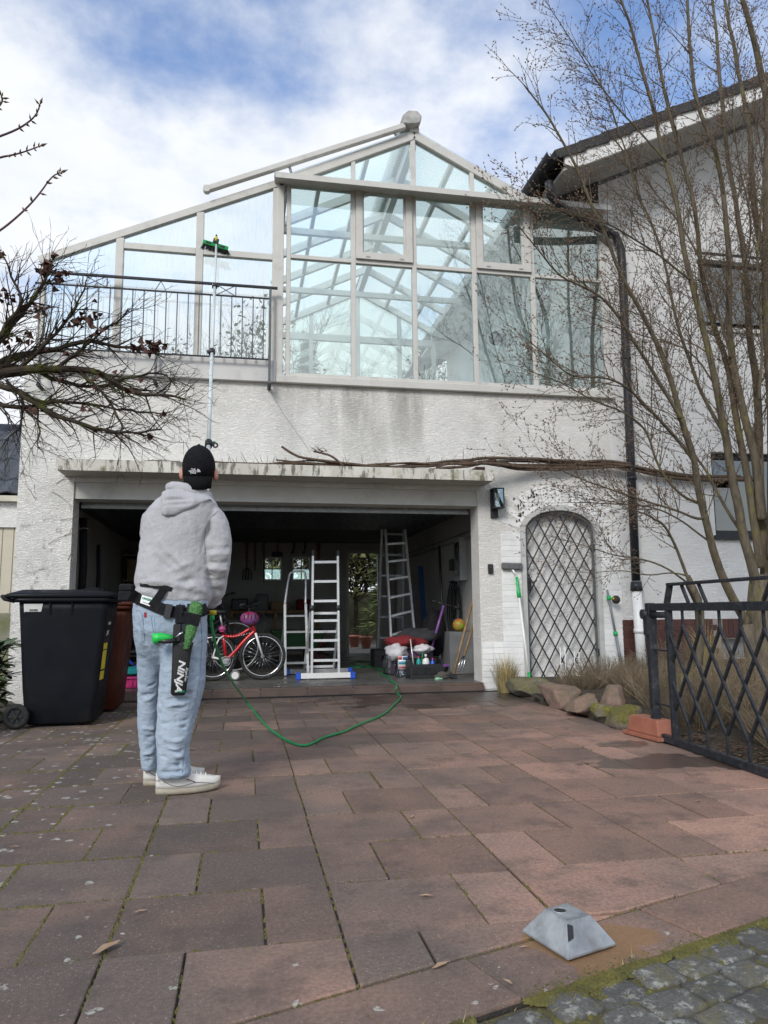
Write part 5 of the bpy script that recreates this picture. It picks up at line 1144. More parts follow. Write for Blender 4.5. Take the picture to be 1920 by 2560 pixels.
# ---- ladders
def ladder_frame(t, a0, a1, b0, b1, n, w, d, mat, nm='stile', rung='rung', f0=.08, f1=.95, rw=.03, rh=.03):
    MB().bar(a0, a1, w, d, (0, 1, 0)).build(nm, mat, t, bevel=.003); MB().bar(b0, b1, w, d, (0, 1, 0)).build(nm, mat, t, bevel=.003)
    for k in range(n):
        f = f0+(f1-f0)*k/(n-1); MB().bar(lerp(a0, a1, f), lerp(b0, b1, f), rw, rh, (0, 0, 1)).build(rung, mat, t)
YL = G(813, 1698, ZF).y+.02
tl = thing('trestle_ladder', tuple(G(813, 1690, ZF)), 'shiny aluminium ladder with blue end feet in the middle of the garage', 'ladder')
ladder_frame(tl, F(782, 1388, YL), F(779, 1688, YL), F(844, 1387, YL), F(847, 1687, YL), 6, .028, .06, M_alu, f0=.06, f1=.88)
zfz = ZF+.02
fb = (G(738, 1698, ZF), G(888, 1696, ZF))
MB().box((fb[0].x+.06, YL-.04, ZF+.012), (fb[1].x-.06, YL+.03, ZF+.075)).build('foot_bar', M_white, tl, bevel=.003)
for e in (0, 1):
    xx = fb[e].x; MB().box((min(xx, xx+(.062 if e == 0 else -.062)), YL-.045, ZF+.001), (max(xx, xx+(.062 if e == 0 else -.062)), YL+.035, ZF+.082)).build('foot_cap', M_blue, tl, bevel=.006)
YL2 = YL+.75; hz = F(812, 1520, YL).z
xa_, xb_ = F(780, 1520, YL).x, F(846, 1520, YL).x
ladder_frame(tl, Vector((xa_-.01, YL+.03, hz)), Vector((xa_-.03, YL2, ZF+.06)), Vector((xb_+.01, YL+.03, hz)), Vector((xb_+.03, YL2, ZF+.06)), 4, .026, .05, M_alu, 'rear_stile', 'rear_rung')
MB().box((xa_-.22, YL2-.03, ZF+.012), (xb_+.22, YL2+.03, ZF+.07)).build('rear_foot_bar', M_alu_dull, tl)
for x0, x1 in ((xa_-.28, xa_-.221), (xb_+.221, xb_+.28)): MB().box((x0, YL2-.035, ZF+.001), (x1, YL2+.035, ZF+.076)).build('foot_cap', M_blue, tl, bevel=.006)
for xx in (xa_, xb_): MB().cyl((xx-.03, YL-.0, hz), (xx+.03, YL-.0, hz), .045, n=16).build('hinge', M_black, tl)
for xx in (F(782, 1385, YL).x, F(844, 1385, YL).x): MB().box((xx-.016, YL-.032, F(782, 1388, YL).z-.01), (xx+.016, YL+.032, F(782, 1376, YL).z)).build('end_plug', M_black, tl)
YS = YL+.55
sl2 = thing('step_ladder', tuple(G(715, 1690, ZF)), 'silver step ladder with rounded top bar between bicycle and aluminium ladder', 'step ladder')
lp = [F(713, 1688, YS), F(712, 1510, YS), F(722, 1440, YS+.12), F(727, 1430, YS+.13), F(758, 1426, YS+.13), F(765, 1436, YS+.13), F(764, 1510, YS), F(770, 1682, YS)]
MB().tube(smooth(lp[1:7], 2), .015, 8).build('top_bar', M_alu, sl2)
MB().bar(lp[0], lp[1], .03, .05, (0, 1, 0)).build('front_leg', M_alu, sl2); MB().bar(lp[7], lp[6], .03, .05, (0, 1, 0)).build('front_leg', M_alu, sl2)
for s in ((700, 1664, 716), (775, 1660, 762)): MB().bar(F(s[2], 1500, YS+.1), F(s[0], s[1]-14, YS+.75), .022, .03, (0, 1, 0)).build('rear_leg', M_alu_dull, sl2)
for k, yy in enumerate((1540, 1580, 1620, 1658)): 
    a = F(714, yy, YS); b = F(766, yy-1, YS); MB().box((a.x, YS-.02, a.z-.012), (b.x, YS+.09, a.z+.012)).build('tread', M_alu_dull, sl2)
YD = G(1035, 1655, ZF).y-1.0; YD = min(YD, 11.2)
dl = thing('extension_ladder', (F(980, 1600, YD).x, YD, ZF), 'tall folding ladder standing at the back right of the garage', 'ladder')
def toz(p, z): return p
ladder_frame(dl, F(963, 1312, YD), F(977, 1594, YD-.35), F(1011, 1312, YD), F(1035, 1577, YD-.35), 7, .03, .06, M_alu, f0=.02, f1=.98)
a_ = F(955, 1306, YD+.04); b_ = F(942, 1640, YD+.35); b_.z = ZF+.001; a2 = F(1009, 1308, YD+.04); b2 = F(1004, 1640, YD+.35); b2.z = ZF+.001
ladder_frame(dl, a_, b_, a2, b2, 7, .035, .06, M_alu_dull, 'rear_stile', 'rear_rung')
a_ = F(977, 1594, YD-.35); b_ = F(1035, 1577, YD-.35)
for q in (a_, b_): MB().bar(q, (q.x+.03, q.y-.1, ZF+.001), .03, .06, (0, 1, 0)).build('front_leg', M_alu, dl)
# ---- right heap: tool caddy, water bottle, clothes on a box, scooter, coil, ball, handles
cY = G(1060, 1697, ZF).y
p0, p1 = G(1021, 1696, ZF), G(1103, 1694, ZF)
tb_ = thing('tool_caddy', ((p0.x+p1.x)/2, cY+.1, ZF), 'black open tool caddy full of bottles and tools at the garage front', 'toolbox')
x0, x1 = p0.x, p1.x; zt = F(1060, 1650, cY).z
w_ = MB(); w_.box((x0, cY, ZF+.001), (x1, cY+.26, ZF+.02)); w_.box((x0, cY, ZF+.02), (x0+.02, cY+.26, zt)); w_.box((x1-.02, cY, ZF+.02), (x1, cY+.26, zt)); w_.box((x0+.02, cY, ZF+.02), (x1-.02, cY+.02, zt-.05)); w_.box((x0+.02, cY+.24, ZF+.02), (x1-.02, cY+.26, zt)); w_.build('tray', M_black, tb_)
MB().box((x0+.03, cY-.006, ZF+.05), (x1-.1, cY-.001, zt-.09)).build('front_panel', mk('satin_black', (.02, .02, .022), .3), tb_, bevel=.004); MB().cyl((x0+.02, cY+.13, zt+.02), (x1-.02, cY+.13, zt+.02), .012, n=8).build('handle', M_black, tb_)
def bottle(px, py0, py1, Y, r, m, capm, name, label, cat='bottle'):
    b = F(px, py0, Y); h = F(px, py1, Y).z-b.z; t = thing(name, (b.x, Y, b.z), label, cat)
    MB().lathe((b.x, Y, b.z), [(r*.92, 0), (r, .01), (r, h*.62), (r*.8, h*.75), (r*.32, h*.86), (r*.3, h*.9)], 16).build('body', m, t); MB().cyl((b.x, Y, b.z+h*.9), (b.x, Y, b.z+h), r*.36, n=12).build('cap', capm, t); return t
bottle(1047, 1680, 1640, cY+.12, .03, M_teal, M_red, 'spray_bottle', 'teal bottle with red cap in the tool caddy'); bottle(1065, 1682, 1636, cY+.14, .045, M_white, M_white, 'white_jar', 'white bottle in the middle of the tool caddy'); bottle(1057, 1680, 1632, cY+.2, .02, M_green, M_green, 'green_bottle', 'green bottle at the back of the tool caddy'); bottle(1082, 1682, 1645, cY+.12, .03, M_blue, M_pink, 'blue_bottle', 'blue bottle with pink cap at the right of the caddy')
one(MB().cyl(F(1035, 1672, cY+.1), F(1026, 1598, cY+.16), .008, n=8), 'metal_rod', M_alu, 'thin silver rod sticking up out of the tool caddy', 'rod')
M_pet = glassmat('clear_pet', (.86, .92, .95), .10, .10)
bq = G(1004, 1692, ZF); bz = F(1004, 1628, bq.y).z; hgt = bz-ZF; bt = thing('water_canister', (bq.x, bq.y, ZF), 'clear plastic water canister with red cap and red blue label', 'bottle'); r = .092
MB().lathe((bq.x, bq.y, ZF+.001), [(r*.94, 0), (r, .02), (r, .07), (r*.96, .08), (r, .09), (r, hgt*.62), (r*.9, hgt*.72), (r*.45, hgt*.87), (r*.3, hgt*.9)], 20).build('body', M_pet, bt)
MB().cyl((bq.x, bq.y, ZF+hgt*.9), (bq.x, bq.y, ZF+hgt), r*.38, n=14).build('cap', M_red, bt); MB().tube(smoothp([(bq.x-.03, bq.y, ZF+hgt*.93), (bq.x-.06, bq.y, ZF+hgt*.99), (bq.x-.05, bq.y-.02, ZF+hgt*.8)]), .008, 6).build('handle', M_red, bt)
def labelring(z0, z1, rr, a0, a1, m, nm):
    n = 12; l = MB(); l.loft([[(bq.x+rr*math.sin(a0+(a1-a0)*k/n), bq.y-rr*math.cos(a0+(a1-a0)*k/n), z) for k in range(n+1)] + [(bq.x+(rr+.0015)*math.sin(a1+(a0-a1)*k/n), bq.y-(rr+.0015)*math.cos(a1+(a0-a1)*k/n), z) for k in range(n+1)] for z in (z0, z1)]); return l.build(nm, m, bt)
labelring(ZF+.10, ZF+.26, r+.002, -.65, .75, M_white, 'label'); labelring(ZF+.215, ZF+.255, r+.0045, -.6, -.15, M_red, 'label_mark'); labelring(ZF+.215, ZF+.25, r+.0045, -.05, .65, mk('label_blue', (.05, .2, .5), .5), 'label_mark'); labelring(ZF+.16, ZF+.195, r+.0045, -.55, .6, mk('label_cyan', (.08, .35, .5), .5), 'label_mark'); labelring(ZF+.115, ZF+.13, r+.0045, -.5, .3, M_red, 'label_mark')
q = G(982, 1688, ZF); one(MB().lathe((q.x, q.y+.12, ZF+.001), [(.10, 0), (.115, .02), (.12, .22), (.115, .25), (.10, .26)], 20), 'clear_bucket', M_pet, 'clear plastic bucket left of the water canister', 'bucket')
q = G(955, 1672, ZF); one(MB().box((q.x-.11, q.y, ZF+.001), (q.x+.14, q.y+.35, ZF+.27)), 'black_crate', M_black, 'black plastic crate behind the clear bucket', 'crate', bevel=.015)
# blanket pile on a box
bxY = cY+.45; pa2, pb2 = F(985, 1660, bxY), F(1065, 1660, bxY)
one(MB().box((pa2.x, bxY, ZF+.001), (pb2.x+.1, bxY+.4, F(1000, 1625, bxY).z)), 'storage_box', mk('violet_box', (.10, .05, .13), .6), 'purple storage box under the heap of clothes', 'box', bevel=.02)
def heap(px, py, Y, rx, ry, rz, seed, amp=.35):
    c = F(px, py, Y); m = MB(); n, k = 26, 14; rings = []
    for i in range(k+1):
        t = math.pi*i/k; t = min(max(t, .03), math.pi-.03); ring = []
        for j in range(n):
            a = 2*math.pi*j/n; d = Vector((math.sin(t)*math.cos(a), math.sin(t)*math.sin(a), -math.cos(t)))
            s = 1+amp*mnoise.noise(d*1.8+Vector((seed, 0, 0)))+amp*.5*mnoise.noise(Vector((d.x*3, d.y*3, d.z*7))+Vector((0, seed, 0)))
            ring.append((c.x+d.x*rx*s, c.y+d.y*ry*s, c.z+d.z*rz*s))
        rings.append(ring)
    return m.loft(rings)
one(heap(990, 1628, bxY-.02, .15, .16, .10, 3), 'white_cloth', M_whitecloth, 'crumpled white cloth hanging over the box left of the red blanket', 'cloth')
one(heap(1055, 1622, bxY+.0, .13, .14, .07, 8), 'white_cloth', M_whitecloth, 'crumpled white cloth under the right end of the red blanket', 'cloth')
one(heap(1045, 1590, bxY+.22, .27, .2, .10, 5), 'dark_jacket', M_darkcloth, 'dark grey jacket on top of the clothes heap behind the red blanket', 'jacket')
one(heap(1012, 1604, bxY+.04, .27, .16, .075, 1), 'red_blanket', M_darkred, 'dark red fleece blanket on the clothes heap', 'blanket')
q = G(1120, 1697, ZF); q0 = F(1112, 1688, q.y); gl_ = thing('work_gloves', (q0.x, q0.y, ZF), 'grey and green crumpled work gloves on the floor by the caddy', 'gloves')
h = heap(1112, 1690, q.y, .12, .07, .045, 12, .5); h.build('glove', mk('grey_glove', (.09, .085, .075), .9), gl_); h = heap(1098, 1697, q.y-.05, .055, .03, .02, 14, .4); h.build('palm', mk('mint', (.25, .48, .32), .8), gl_)
# kick scooter leaning
sY = cY+.55; sc_t = thing('kick_scooter', (F(1080, 1690, sY).x, sY, ZF), 'purple kick scooter leaning at the right of the heap', 'scooter')
a_, b_ = F(1109, 1514, sY), F(1080, 1618, sY); MB().cyl(a_, b_, .016, n=10).build('steering_tube', M_purple, sc_t); e = b_+(b_-a_)*.55; e.z = max(e.z, ZF+.1); MB().cyl(b_, e, .02, n=10).build('fork_tube', M_alu, sc_t)
MB().cyl(F(1080, 1502, sY), F(1150, 1521, sY), .011, n=8).build('handlebar', M_black, sc_t)
for q in ((1080, 1502, 1094, 1506), (1136, 1517, 1150, 1521)): MB().cyl(F(q[0], q[1], sY), F(q[2], q[3], sY), .017, n=8).build('grip', M_rubber, sc_t)
c = Vector((e.x-.01, e.y, ZF+.10)); MB().torus(c, (0, 1, 0), .08, .02, 24, 8).build('front_wheel', M_rubber, sc_t); c2 = c+Vector((.55, .1, 0)); MB().torus(c2, (0, 1, 0), .08, .02, 24, 8).build('rear_wheel', M_rubber, sc_t); MB().bar(c+Vector((.08, 0, .02)), c2, .1, .03).build('deck', M_purple, sc_t)
# backpack / dark bag
one(heap(1085, 1580, sY+.3, .16, .14, .30, 21, .2), 'dark_bag', M_blackcloth, 'black bag standing behind the scooter', 'bag')
# grey box with ball, cable coil, meter cabinet on the right wall
XRW = 2.98
gY = 9.35; g0 = F(1124, 1580, gY); one(MB().box((g0.x, gY, ZF+.001), (XRW-.01, gY+.45, g0.z)), 'grey_cabinet', M_greybox, 'dark grey low cabinet against the right garage wall', 'cabinet', bevel=.006)
q = F(1148, 1563, gY+.15); rb_ = .085; bz_ = g0.z+rb_
one(MB().sph((q.x, gY+.16, bz_), rb_, 20, 14), 'toy_ball', mk('ball_colours', (.20, .38, .03), .6, (.42, .10, .03), 11), 'colourful green and orange toy ball on the grey cabinet', 'ball')
def onright(px, py, off=.0): return AX(px, py, XRW-off)
cc_ = onright(1138, 1510, .04); ccl = MB()
for k in range(4):
    pts = []
    for j in range(24):
        a = 2*math.pi*j/24; pts.append((XRW-.03-.012*k, cc_.y+(.20+.03*k)*math.sin(a)*(.8+.1*k), cc_.z-.10+(.34+.03*k)*math.cos(a)))
    ccl.tube(pts, .010, 6, False, True)
ccl.cyl((XRW-.002, cc_.y, cc_.z+.30), (XRW-.12, cc_.y, cc_.z+.31), .012); ccl.tube([(XRW-.05, cc_.y, cc_.z+.2), (XRW-.06, cc_.y, cc_.z-.05), (XRW-.06, cc_.y, cc_.z-.2)], [.03, .035, .02], 8)
one(ccl, 'cable_coil', M_rubber, 'coiled black cable hanging on the right garage wall', 'cable')
a_ = onright(1153, 1348); b_ = onright(1168, 1450); mc = thing('meter_cabinet', (XRW, a_.y, b_.z), 'narrow grey meter cabinet with dark door on the right garage wall', 'cabinet'); mz1, mz0 = onright(1160, 1345).z, onright(1160, 1452).z; my = onright(1160, 1400).y
MB().box((XRW-.10, my-.14, mz0), (XRW-.001, my+.14, mz1)).build('case', mk('grey_case', (.40, .40, .39), .5), mc, bevel=.005); MB().box((XRW-.105, my-.11, mz0+.06), (XRW-.101, my+.11, mz1-.06)).build('door', mk('smoked', (.03, .03, .035), .2), mc)
q = onright(1140, 1412); one(MB().box((XRW-.08, q.y-.1, q.z-.08), (XRW-.001, q.y+.1, q.z+.08)), 'socket_box', M_black, 'black socket box left of the meter cabinet', 'box', bevel=.006)
for (px0, py0, px1, py1, lab, m, r) in ((1183, 1495, 1134, 1685, 'thick wooden tool handle leaning by the right door jamb', M_wood, .017), (1185, 1560, 1160, 1640, 'second wooden handle with metal fork prongs by the door jamb', M_wood, .015), (1098, 1365, 1112, 1660, 'dark pole leaning in the right corner beside the scooter', M_black, .018)):
    Yq = 8.72 if px0 > 1150 else 9.7; a_ = F(px0, py0, Yq+.12); b_ = F(px1, py1, Yq)
    if px0 > 1150: a_.x = min(a_.x, XRW-.1)
    t = thing('garden_tool', (b_.x, b_.y, ZF), lab, 'garden tool', 'garden tools leaning in the garage'); MB().cyl(a_, b_, r, n=8).build('handle', m, t)
    d = (b_-a_).normalized(); e = b_+d*.02
    if 'fork' in lab:
        for k in (-1, 0, 1): MB().tube([b_, b_+d*.06+Vector((.03*k, 0, 0)), b_+d*.2+Vector((.03*k, -.02, 0))], .006, 6).build('prong', M_silver, t)
    else:
        L = (e.z-ZF)/max(.2, -d.z); MB().bar(b_, b_+d*min(max(L, .02), .3), .10, .008, (0, 1, 0)).build('blade', M_anth, t)
# hanging tools on the rear wall
YW = YB-.02
rail = one(MB().box((F(580, 1345, YW).x, YW-.03, F(700, 1346, YW).z-.02), (F(850, 1345, YW).x, YW-.001, F(700, 1346, YW).z+.02)), 'tool_rail', M_anth, 'dark tool rail on the rear garage wall', 'rail')
def hang(px, py0, py1, kind, lab):
    a, b = F(px, py0, YW-.06), F(px, py1, YW-.06); t = thing('hanging_tool', (a.x, YW-.06, b.z), lab, 'garden tool', 'tools hanging on the rear wall')
    MB().cyl(a, lerp(a, b, .7), .018, n=8).build('handle', M_wood if kind != 'shears' else M_black, t); c = lerp(a, b, .7)
    MB().cyl(c+Vector((0, .001, .0)), (a.x, YW-.031, c.z), .008, n=6) if False else None
    if kind == 'fork':
        for k in (-1.5, -.5, .5, 1.5): MB().tube([c, c+Vector((.05*k, 0, -.06)), (c.x+.055*k, c.y, b.z)], .009, 6).build('prong', M_anth, t)
    elif kind == 'spade': MB().box((a.x-.1, a.y-.01, b.z), (a.x+.1, a.y+.01, c.z)).build('blade', M_anth, t, bevel=.008)
    elif kind == 'rake': 
        MB().box((a.x-.22, a.y-.015, a.z), (a.x+.22, a.y+.015, a.z+.05)).build('head', M_anth, t)
    elif kind == 'saw': MB().prism([(a.x-.05, a.y, a.z), (a.x+.05, a.y, a.z), (a.x+.02, a.y, b.z)], (0, .006, 0)).build('blade', mk('red_tool', (.25, .02, .02), .5), t)
    else: MB().tube([c, c+Vector((-.05, 0, -.1)), (c.x, c.y, b.z)], .012, 6).build('blade', M_anth, t)
for px, a_, b_, kd, lab in ((618, 1345, 1450, 'fork', 'garden fork with long prongs hanging left on the rear wall'), (638, 1350, 1460, 'rake', 'long rake hanging beside the fork on the rear wall'), (660, 1352, 1500, 'rake', 'dark broom hanging left of the rear windows'), (694, 1352, 1392, 'spade', 'short red and dark tool above the left rear window'), (735, 1352, 1380, 'shears', 'small shears above the right rear window'), (763, 1352, 1380, 'shears', 'hammer shaped tool right of the shears'), (795, 1352, 1410, 'saw', 'red saw hanging left of the rear door')): hang(px, a_, b_, kd, lab)
# things along the left wall and behind the bins
for (px, py0, py1, w, lab, m) in ((208, 1295, 1470, .09, 'dark folded parasol leaning at the left garage wall', M_blackcloth), (246, 1362, 1480, .05, 'dark narrow pole bag leaning at the left garage wall', M_blackcloth)):
    Yq = 9.0 if px < 230 else 9.9; b = F(px, py1, Yq); a = F(px, py0, Yq); a.x = max(a.x, XW+.34); b.x = max(b.x, XW+.34)
    t = thing('leaning_parasol', (b.x, Yq, ZF), lab, 'parasol'); MB().tube([(a.x, Yq, ZF+.3), lerp(b, a, .3), a], [w*.4, w*.5, w*.5], 8).build('cloth', m, t); MB().cyl((a.x, Yq, ZF), (a.x, Yq, ZF+.32), .015, n=8).build('pole', M_white, t)
q = F(195, 1465, 8.9); one(MB().box((XW+.26, 8.85, F(195, 1472, 8.9).z-.6), (XW+.40, 9.1, F(195, 1457, 8.9).z)), 'wooden_board', M_wood, 'light wooden board standing at the left door jamb', 'board', bevel=.004)
q0, q1 = G(286, 1718, ZF), G(352, 1708, ZF); sy = 8.62
def sled(x0, x1, y0, z0, mat, name, lab):
    t = thing(name, ((x0+x1)/2, y0, z0), lab, 'sled'); m = MB()
    m.loft([[(x0+.1, y0+.02, z0), (x1-.02, y0+.02, z0), (x1-.02, y0+.36, z0), (x0+.1, y0+.36, z0)], [(x0, y0, z0+.10), (x1, y0, z0+.13), (x1, y0+.38, z0+.13), (x0, y0+.38, z0+.10)]], True, smooth=False); m.build('tub', mat, t, bevel=.02, seg=2)
    for k in range(7): MB().box((x0+.16+k*.045, y0-.003, z0+.03), (x0+.175+k*.045, y0+.012, z0+.095)).build('rib', mat, t)
    MB().box((x0+.0, y0-.02, z0+.10), (x1, y0+.0, z0+.125)).build('rim', mat, t, bevel=.006); return t
sled(F(288, 1700, sy).x, F(288, 1700, sy).x+.62, sy, ZF+.002, M_pink, 'pink_sled', 'pink plastic sled on the garage floor behind the bins')
one(MB().box((F(290, 1676, sy+.15).x, sy+.0, F(300, 1680, sy).z-.03), (F(290, 1676, sy).x+.75, sy+.38, F(300, 1680, sy).z+.03)), 'teal_tub_lid', M_teal, 'teal plastic board lying on the pink sled', 'board', bevel=.01)
tY = 9.3; q = F(308, 1615, tY); tr = thing('ride_on_toy', (q.x, tY, ZF), 'dark childrens tricycle with yellow flag behind the brown bin', 'tricycle')
for dx in (-.12, .2): MB().torus((q.x+dx, tY, ZF+.13), (0, 1, 0), .11, .02, 24, 8).build('wheel', M_rubber, tr)
MB().tube([(q.x-.12, tY, ZF+.13), (q.x-.08, tY, ZF+.42), (q.x-.03, tY, ZF+.55)], .014, 8).build('fork', M_blue, tr); MB().cyl((q.x-.06, tY-.16, ZF+.56), (q.x-.0, tY+.16, ZF+.56), .012, n=8).build('handlebar', M_black, tr); MB().bar((q.x-.08, tY, ZF+.4), (q.x+.2, tY, ZF+.14), .03, .03).build('frame', M_blue, tr); MB().sph((q.x+.12, tY, ZF+.36), (.1, .08, .03), 10, 6).build('saddle', M_black, tr)
q = F(308, 1612, tY-.1); MB().prism([(q.x-.04, tY-.08, q.z+.05), (q.x+.05, tY-.08, q.z+.07), (q.x+.07, tY-.08, q.z-.05)], (0, .004, 0)).build('flag', M_yellow, tr)
one(heap(480, 1560, bY+1.6, .45, .3, .35, 33, .3), 'dark_tarp_heap', M_darkcloth, 'dark covered heap deep in the garage behind the bicycles', 'heap')
q = F(745, 1628, 11.0); wb = thing('wheelbarrow', (q.x, 11.0, ZF), 'dark green wheelbarrow behind the step ladder', 'wheelbarrow'); MB().loft([[(q.x-.22, 10.8, ZF+.28), (q.x+.25, 10.8, ZF+.28), (q.x+.25, 11.2, ZF+.28), (q.x-.22, 11.2, ZF+.28)], [(q.x-.42, 10.68, ZF+.55), (q.x+.40, 10.68, ZF+.55), (q.x+.40, 11.3, ZF+.55), (q.x-.42, 11.3, ZF+.55)]], True, smooth=False).build('tub', mk('dark_green_tub', (.015, .06, .025), .5), wb, bevel=.02)
MB().torus((q.x+.45, 11, ZF+.18), (0, 1, 0), .15, .03, 24, 8).build('wheel', M_rubber, wb)
for s in (-1, 1): MB().tube([(q.x+.45, 11+.05*s, ZF+.18), (q.x+.2, 11+.12*s, ZF+.26), (q.x-.3, 11+.2*s, ZF+.27), (q.x-.75, 11+.25*s, ZF+.5)], .015, 8).build('frame', M_anth, wb); MB().cyl((q.x-.25, 11+.18*s, ZF+.001), (q.x-.2, 11+.18*s, ZF+.27), .014, n=8).build('leg', M_anth, wb)
one(MB().box((F(545, 1300, 11).x, 10.98, ZCg-.05), (F(670, 1300, 11).x, 11.04, ZCg-.01)), 'strip_light', mk('unlit_tube', (.3, .3, .3), .4), 'unlit strip light under the garage ceiling', 'lamp')
for s, (z, r) in enumerate(((onright(1120, 1318).z, .012), (onright(1120, 1330).z, .010))): 
    zq = 1.95-.08*s
    one(MB().cyl((XRW-.02, yin+.2, zq), (XRW-.02, YB-.05, zq), r, n=8), 'wall_pipe', M_greybox, ('upper' if s == 0 else 'lower')+' grey pipe along the right garage wall', 'pipe')
# more clutter: planks at the back right, fuel can, shelf with boxes at the back left
for (px0, py0, px1, m, lab) in ((1052, 1430, 1056, M_wood, 'brown plank leaning at the right garage wall behind the ladder'), (1062, 1415, 1064, mk('blue_tarp_pole', (.02, .10, .28), .5), 'blue pole leaning at the right garage wall behind the ladder'), (1042, 1460, 1044, M_greybox, 'grey board leaning behind the tall ladder')):
    a_ = F(px0, py0, 12.2); b_ = F(px1, 1600, 11.9); b_.z = ZF+.001; one(MB().bar(b_, (min(a_.x, XRW-.05), a_.y, a_.z), .09 if m is not M_greybox else .14, .025, (0, 1, 0)), 'leaning_plank', m, lab, 'plank')
q = F(783, 1600, 11.8); fc = thing('fuel_can', (q.x, 11.8, ZF), 'red fuel can behind the aluminium ladder', 'canister'); MB().box((q.x-.16, 11.7, ZF+.001), (q.x+.16, 11.88, ZF+.36)).build('tank', mk('dull_red', (.28, .02, .02), .5), fc, bevel=.03, seg=2); MB().tube(smoothp([(q.x-.1, 11.79, ZF+.35), (q.x-.08, 11.79, ZF+.43), (q.x+.06, 11.79, ZF+.43), (q.x+.08, 11.79, ZF+.35)]), .014, 8).build('handle', M_black, fc); MB().cyl((q.x+.12, 11.79, ZF+.355), (q.x+.13, 11.79, ZF+.42), .025, n=10).build('cap', M_black, fc)
sx0, sx1 = XW+.3, XW+1.25; shf = thing('storage_shelf', (sx0+.4, 13.9, ZF), 'dark storage shelf at the back left of the garage', 'shelf')
for xx in (sx0, sx1):
    for yy in (13.6, 14.2): MB().box((xx-.02, yy-.02, ZF+.001), (xx+.02, yy+.02, 1.95)).build('upright', M_anth, shf)
for k, zz_ in enumerate((.45, .95, 1.45, 1.9)): MB().box((sx0-.03, 13.57, zz_), (sx1+.03, 14.23, zz_+.03)).build('board', M_wood, shf)
bcol = [M_wood, M_greybox, mk('cardboard', (.30, .20, .11), .85), M_teal, M_whitecloth, M_darkred]
for k, (zz_, names) in enumerate(((.48, 'lowest'), (.98, 'second'), (1.48, 'third'))):
    for j, nm in enumerate(('left', 'middle', 'right')): w = U(.2, .27); x_ = sx0+.04+j*.31; one(MB().box((x_, 13.62, zz_+.001), (x_+w, 14.1, zz_+U(.2, .38))), 'shelf_box', bcol[(k*3+j) % 6], nm+' box on the '+names+' board of the dark storage shelf', 'box', 'boxes on the storage shelf', bevel=.008)
q = F(585, 1480, 13.5); wb2 = thing('work_bench', (q.x, 13.9, ZF), 'long work bench under the rear garage windows', 'bench'); MB().box((F(575, 1500, 13.7).x, 13.7, .88), (F(800, 1500, 13.7).x, 14.5, .93)).build('top', M_wood, wb2)
for px in (580, 690, 795): xx = F(px, 1500, 13.7).x; MB().box((xx-.03, 13.74, ZF+.001), (xx+.03, 13.80, .88)).build('leg', M_wood, wb2)
for j, (px, w, h, m, lab) in enumerate(((600, .3, .22, M_black, 'black machine on the left of the work bench'), (655, .22, .3, M_greybox, 'grey canister on the work bench'), (700, .34, .16, bcol[2], 'cardboard box on the work bench'), (760, .26, .2, M_darkred, 'dark red toolbox on the right of the work bench'))): xx = F(px, 1490, 13.9).x; one(MB().box((xx-w/2, 13.85, .931), (xx+w/2, 14.15, .931+h)), 'bench_item', m, lab, 'box', bevel=.02)
# ---- garden behind the garage, seen through the rear door and windows
mb = MB(); mb.box((-6, YB+T+.01, -.08), (9, 20.5, -.02)); tag(mb.build('terrace', mk('terrace_paving', (.16, .145, .12), .8, (.11, .10, .085), 2, bump=.3)), 'paved terrace behind the garage', 'terrace', kind='structure')
def potted(px, py, Y, lab):
    b = F(px, py, Y); b.z = -.02; t = thing('plant_pot', tuple(b), lab, 'plant pot', 'plant pots behind the garage'); MB().lathe(b, [(.10, 0), (.15, .26), (.165, .26), (.165, .31), (.14, .31), (.13, .2)], 18).build('pot', M_terra, t)
    l = MB()
    for _ in range(60): leafshape(l, (b.x+random.gauss(0, .09), b.y+random.gauss(0, .09), b.z+U(.3, .5)), .05, .025, U(0, 6.3), U(-.5, .5))
    l.build('leaves', M_leaf, t)
potted(915, 1590, 18.4, 'terracotta plant pot on the terrace beyond the rear door'); potted(886, 1588, 19.2, 'second plant pot left of the terracotta pot beyond the rear door')
# ================================================================ the man with the cleaning pole
PY = 4.06
def PP(px, py, dy=0.0): return F(px, py, PY+dy)
foot = G(450, 1985)
pm = thing('person', (PP(440, 1980).x, PY, 0), 'person in grey hoodie, light jeans and black cap, seen from behind, holding a long pole', 'person')
def oval(c, rx, ry, n=28, tiltx=0.0, e=0.82, yaw=0.0, tilty=0.0):
    out = []
    for k in range(n):
        a = 2*math.pi*k/n; x = rx*math.copysign(abs(math.cos(a))**e, math.cos(a)); y = ry*math.copysign(abs(math.sin(a))**e, math.sin(a))
        x, y = x*math.cos(yaw)-y*math.sin(yaw), x*math.sin(yaw)+y*math.cos(yaw)
        out.append(Vector((c[0]+x, c[1]+y, c[2]+x*tiltx+y*tilty)))
    return out
def remeshed(mb, voxel, smooth_it=4, fac=.5):
    me = mb.mesh('tmp'); o = bpy.data.objects.new('tmp', me); COL.objects.link(o)
    m = o.modifiers.new('r', 'REMESH'); m.mode = 'VOXEL'; m.voxel_size = voxel; m.use_smooth_shade = True
    if smooth_it: s = o.modifiers.new('s', 'SMOOTH'); s.factor = fac; s.iterations = smooth_it
    dg = bpy.context.evaluated_depsgraph_get(); out = bpy.data.meshes.new_from_object(o.evaluated_get(dg)); bpy.data.objects.remove(o); return out
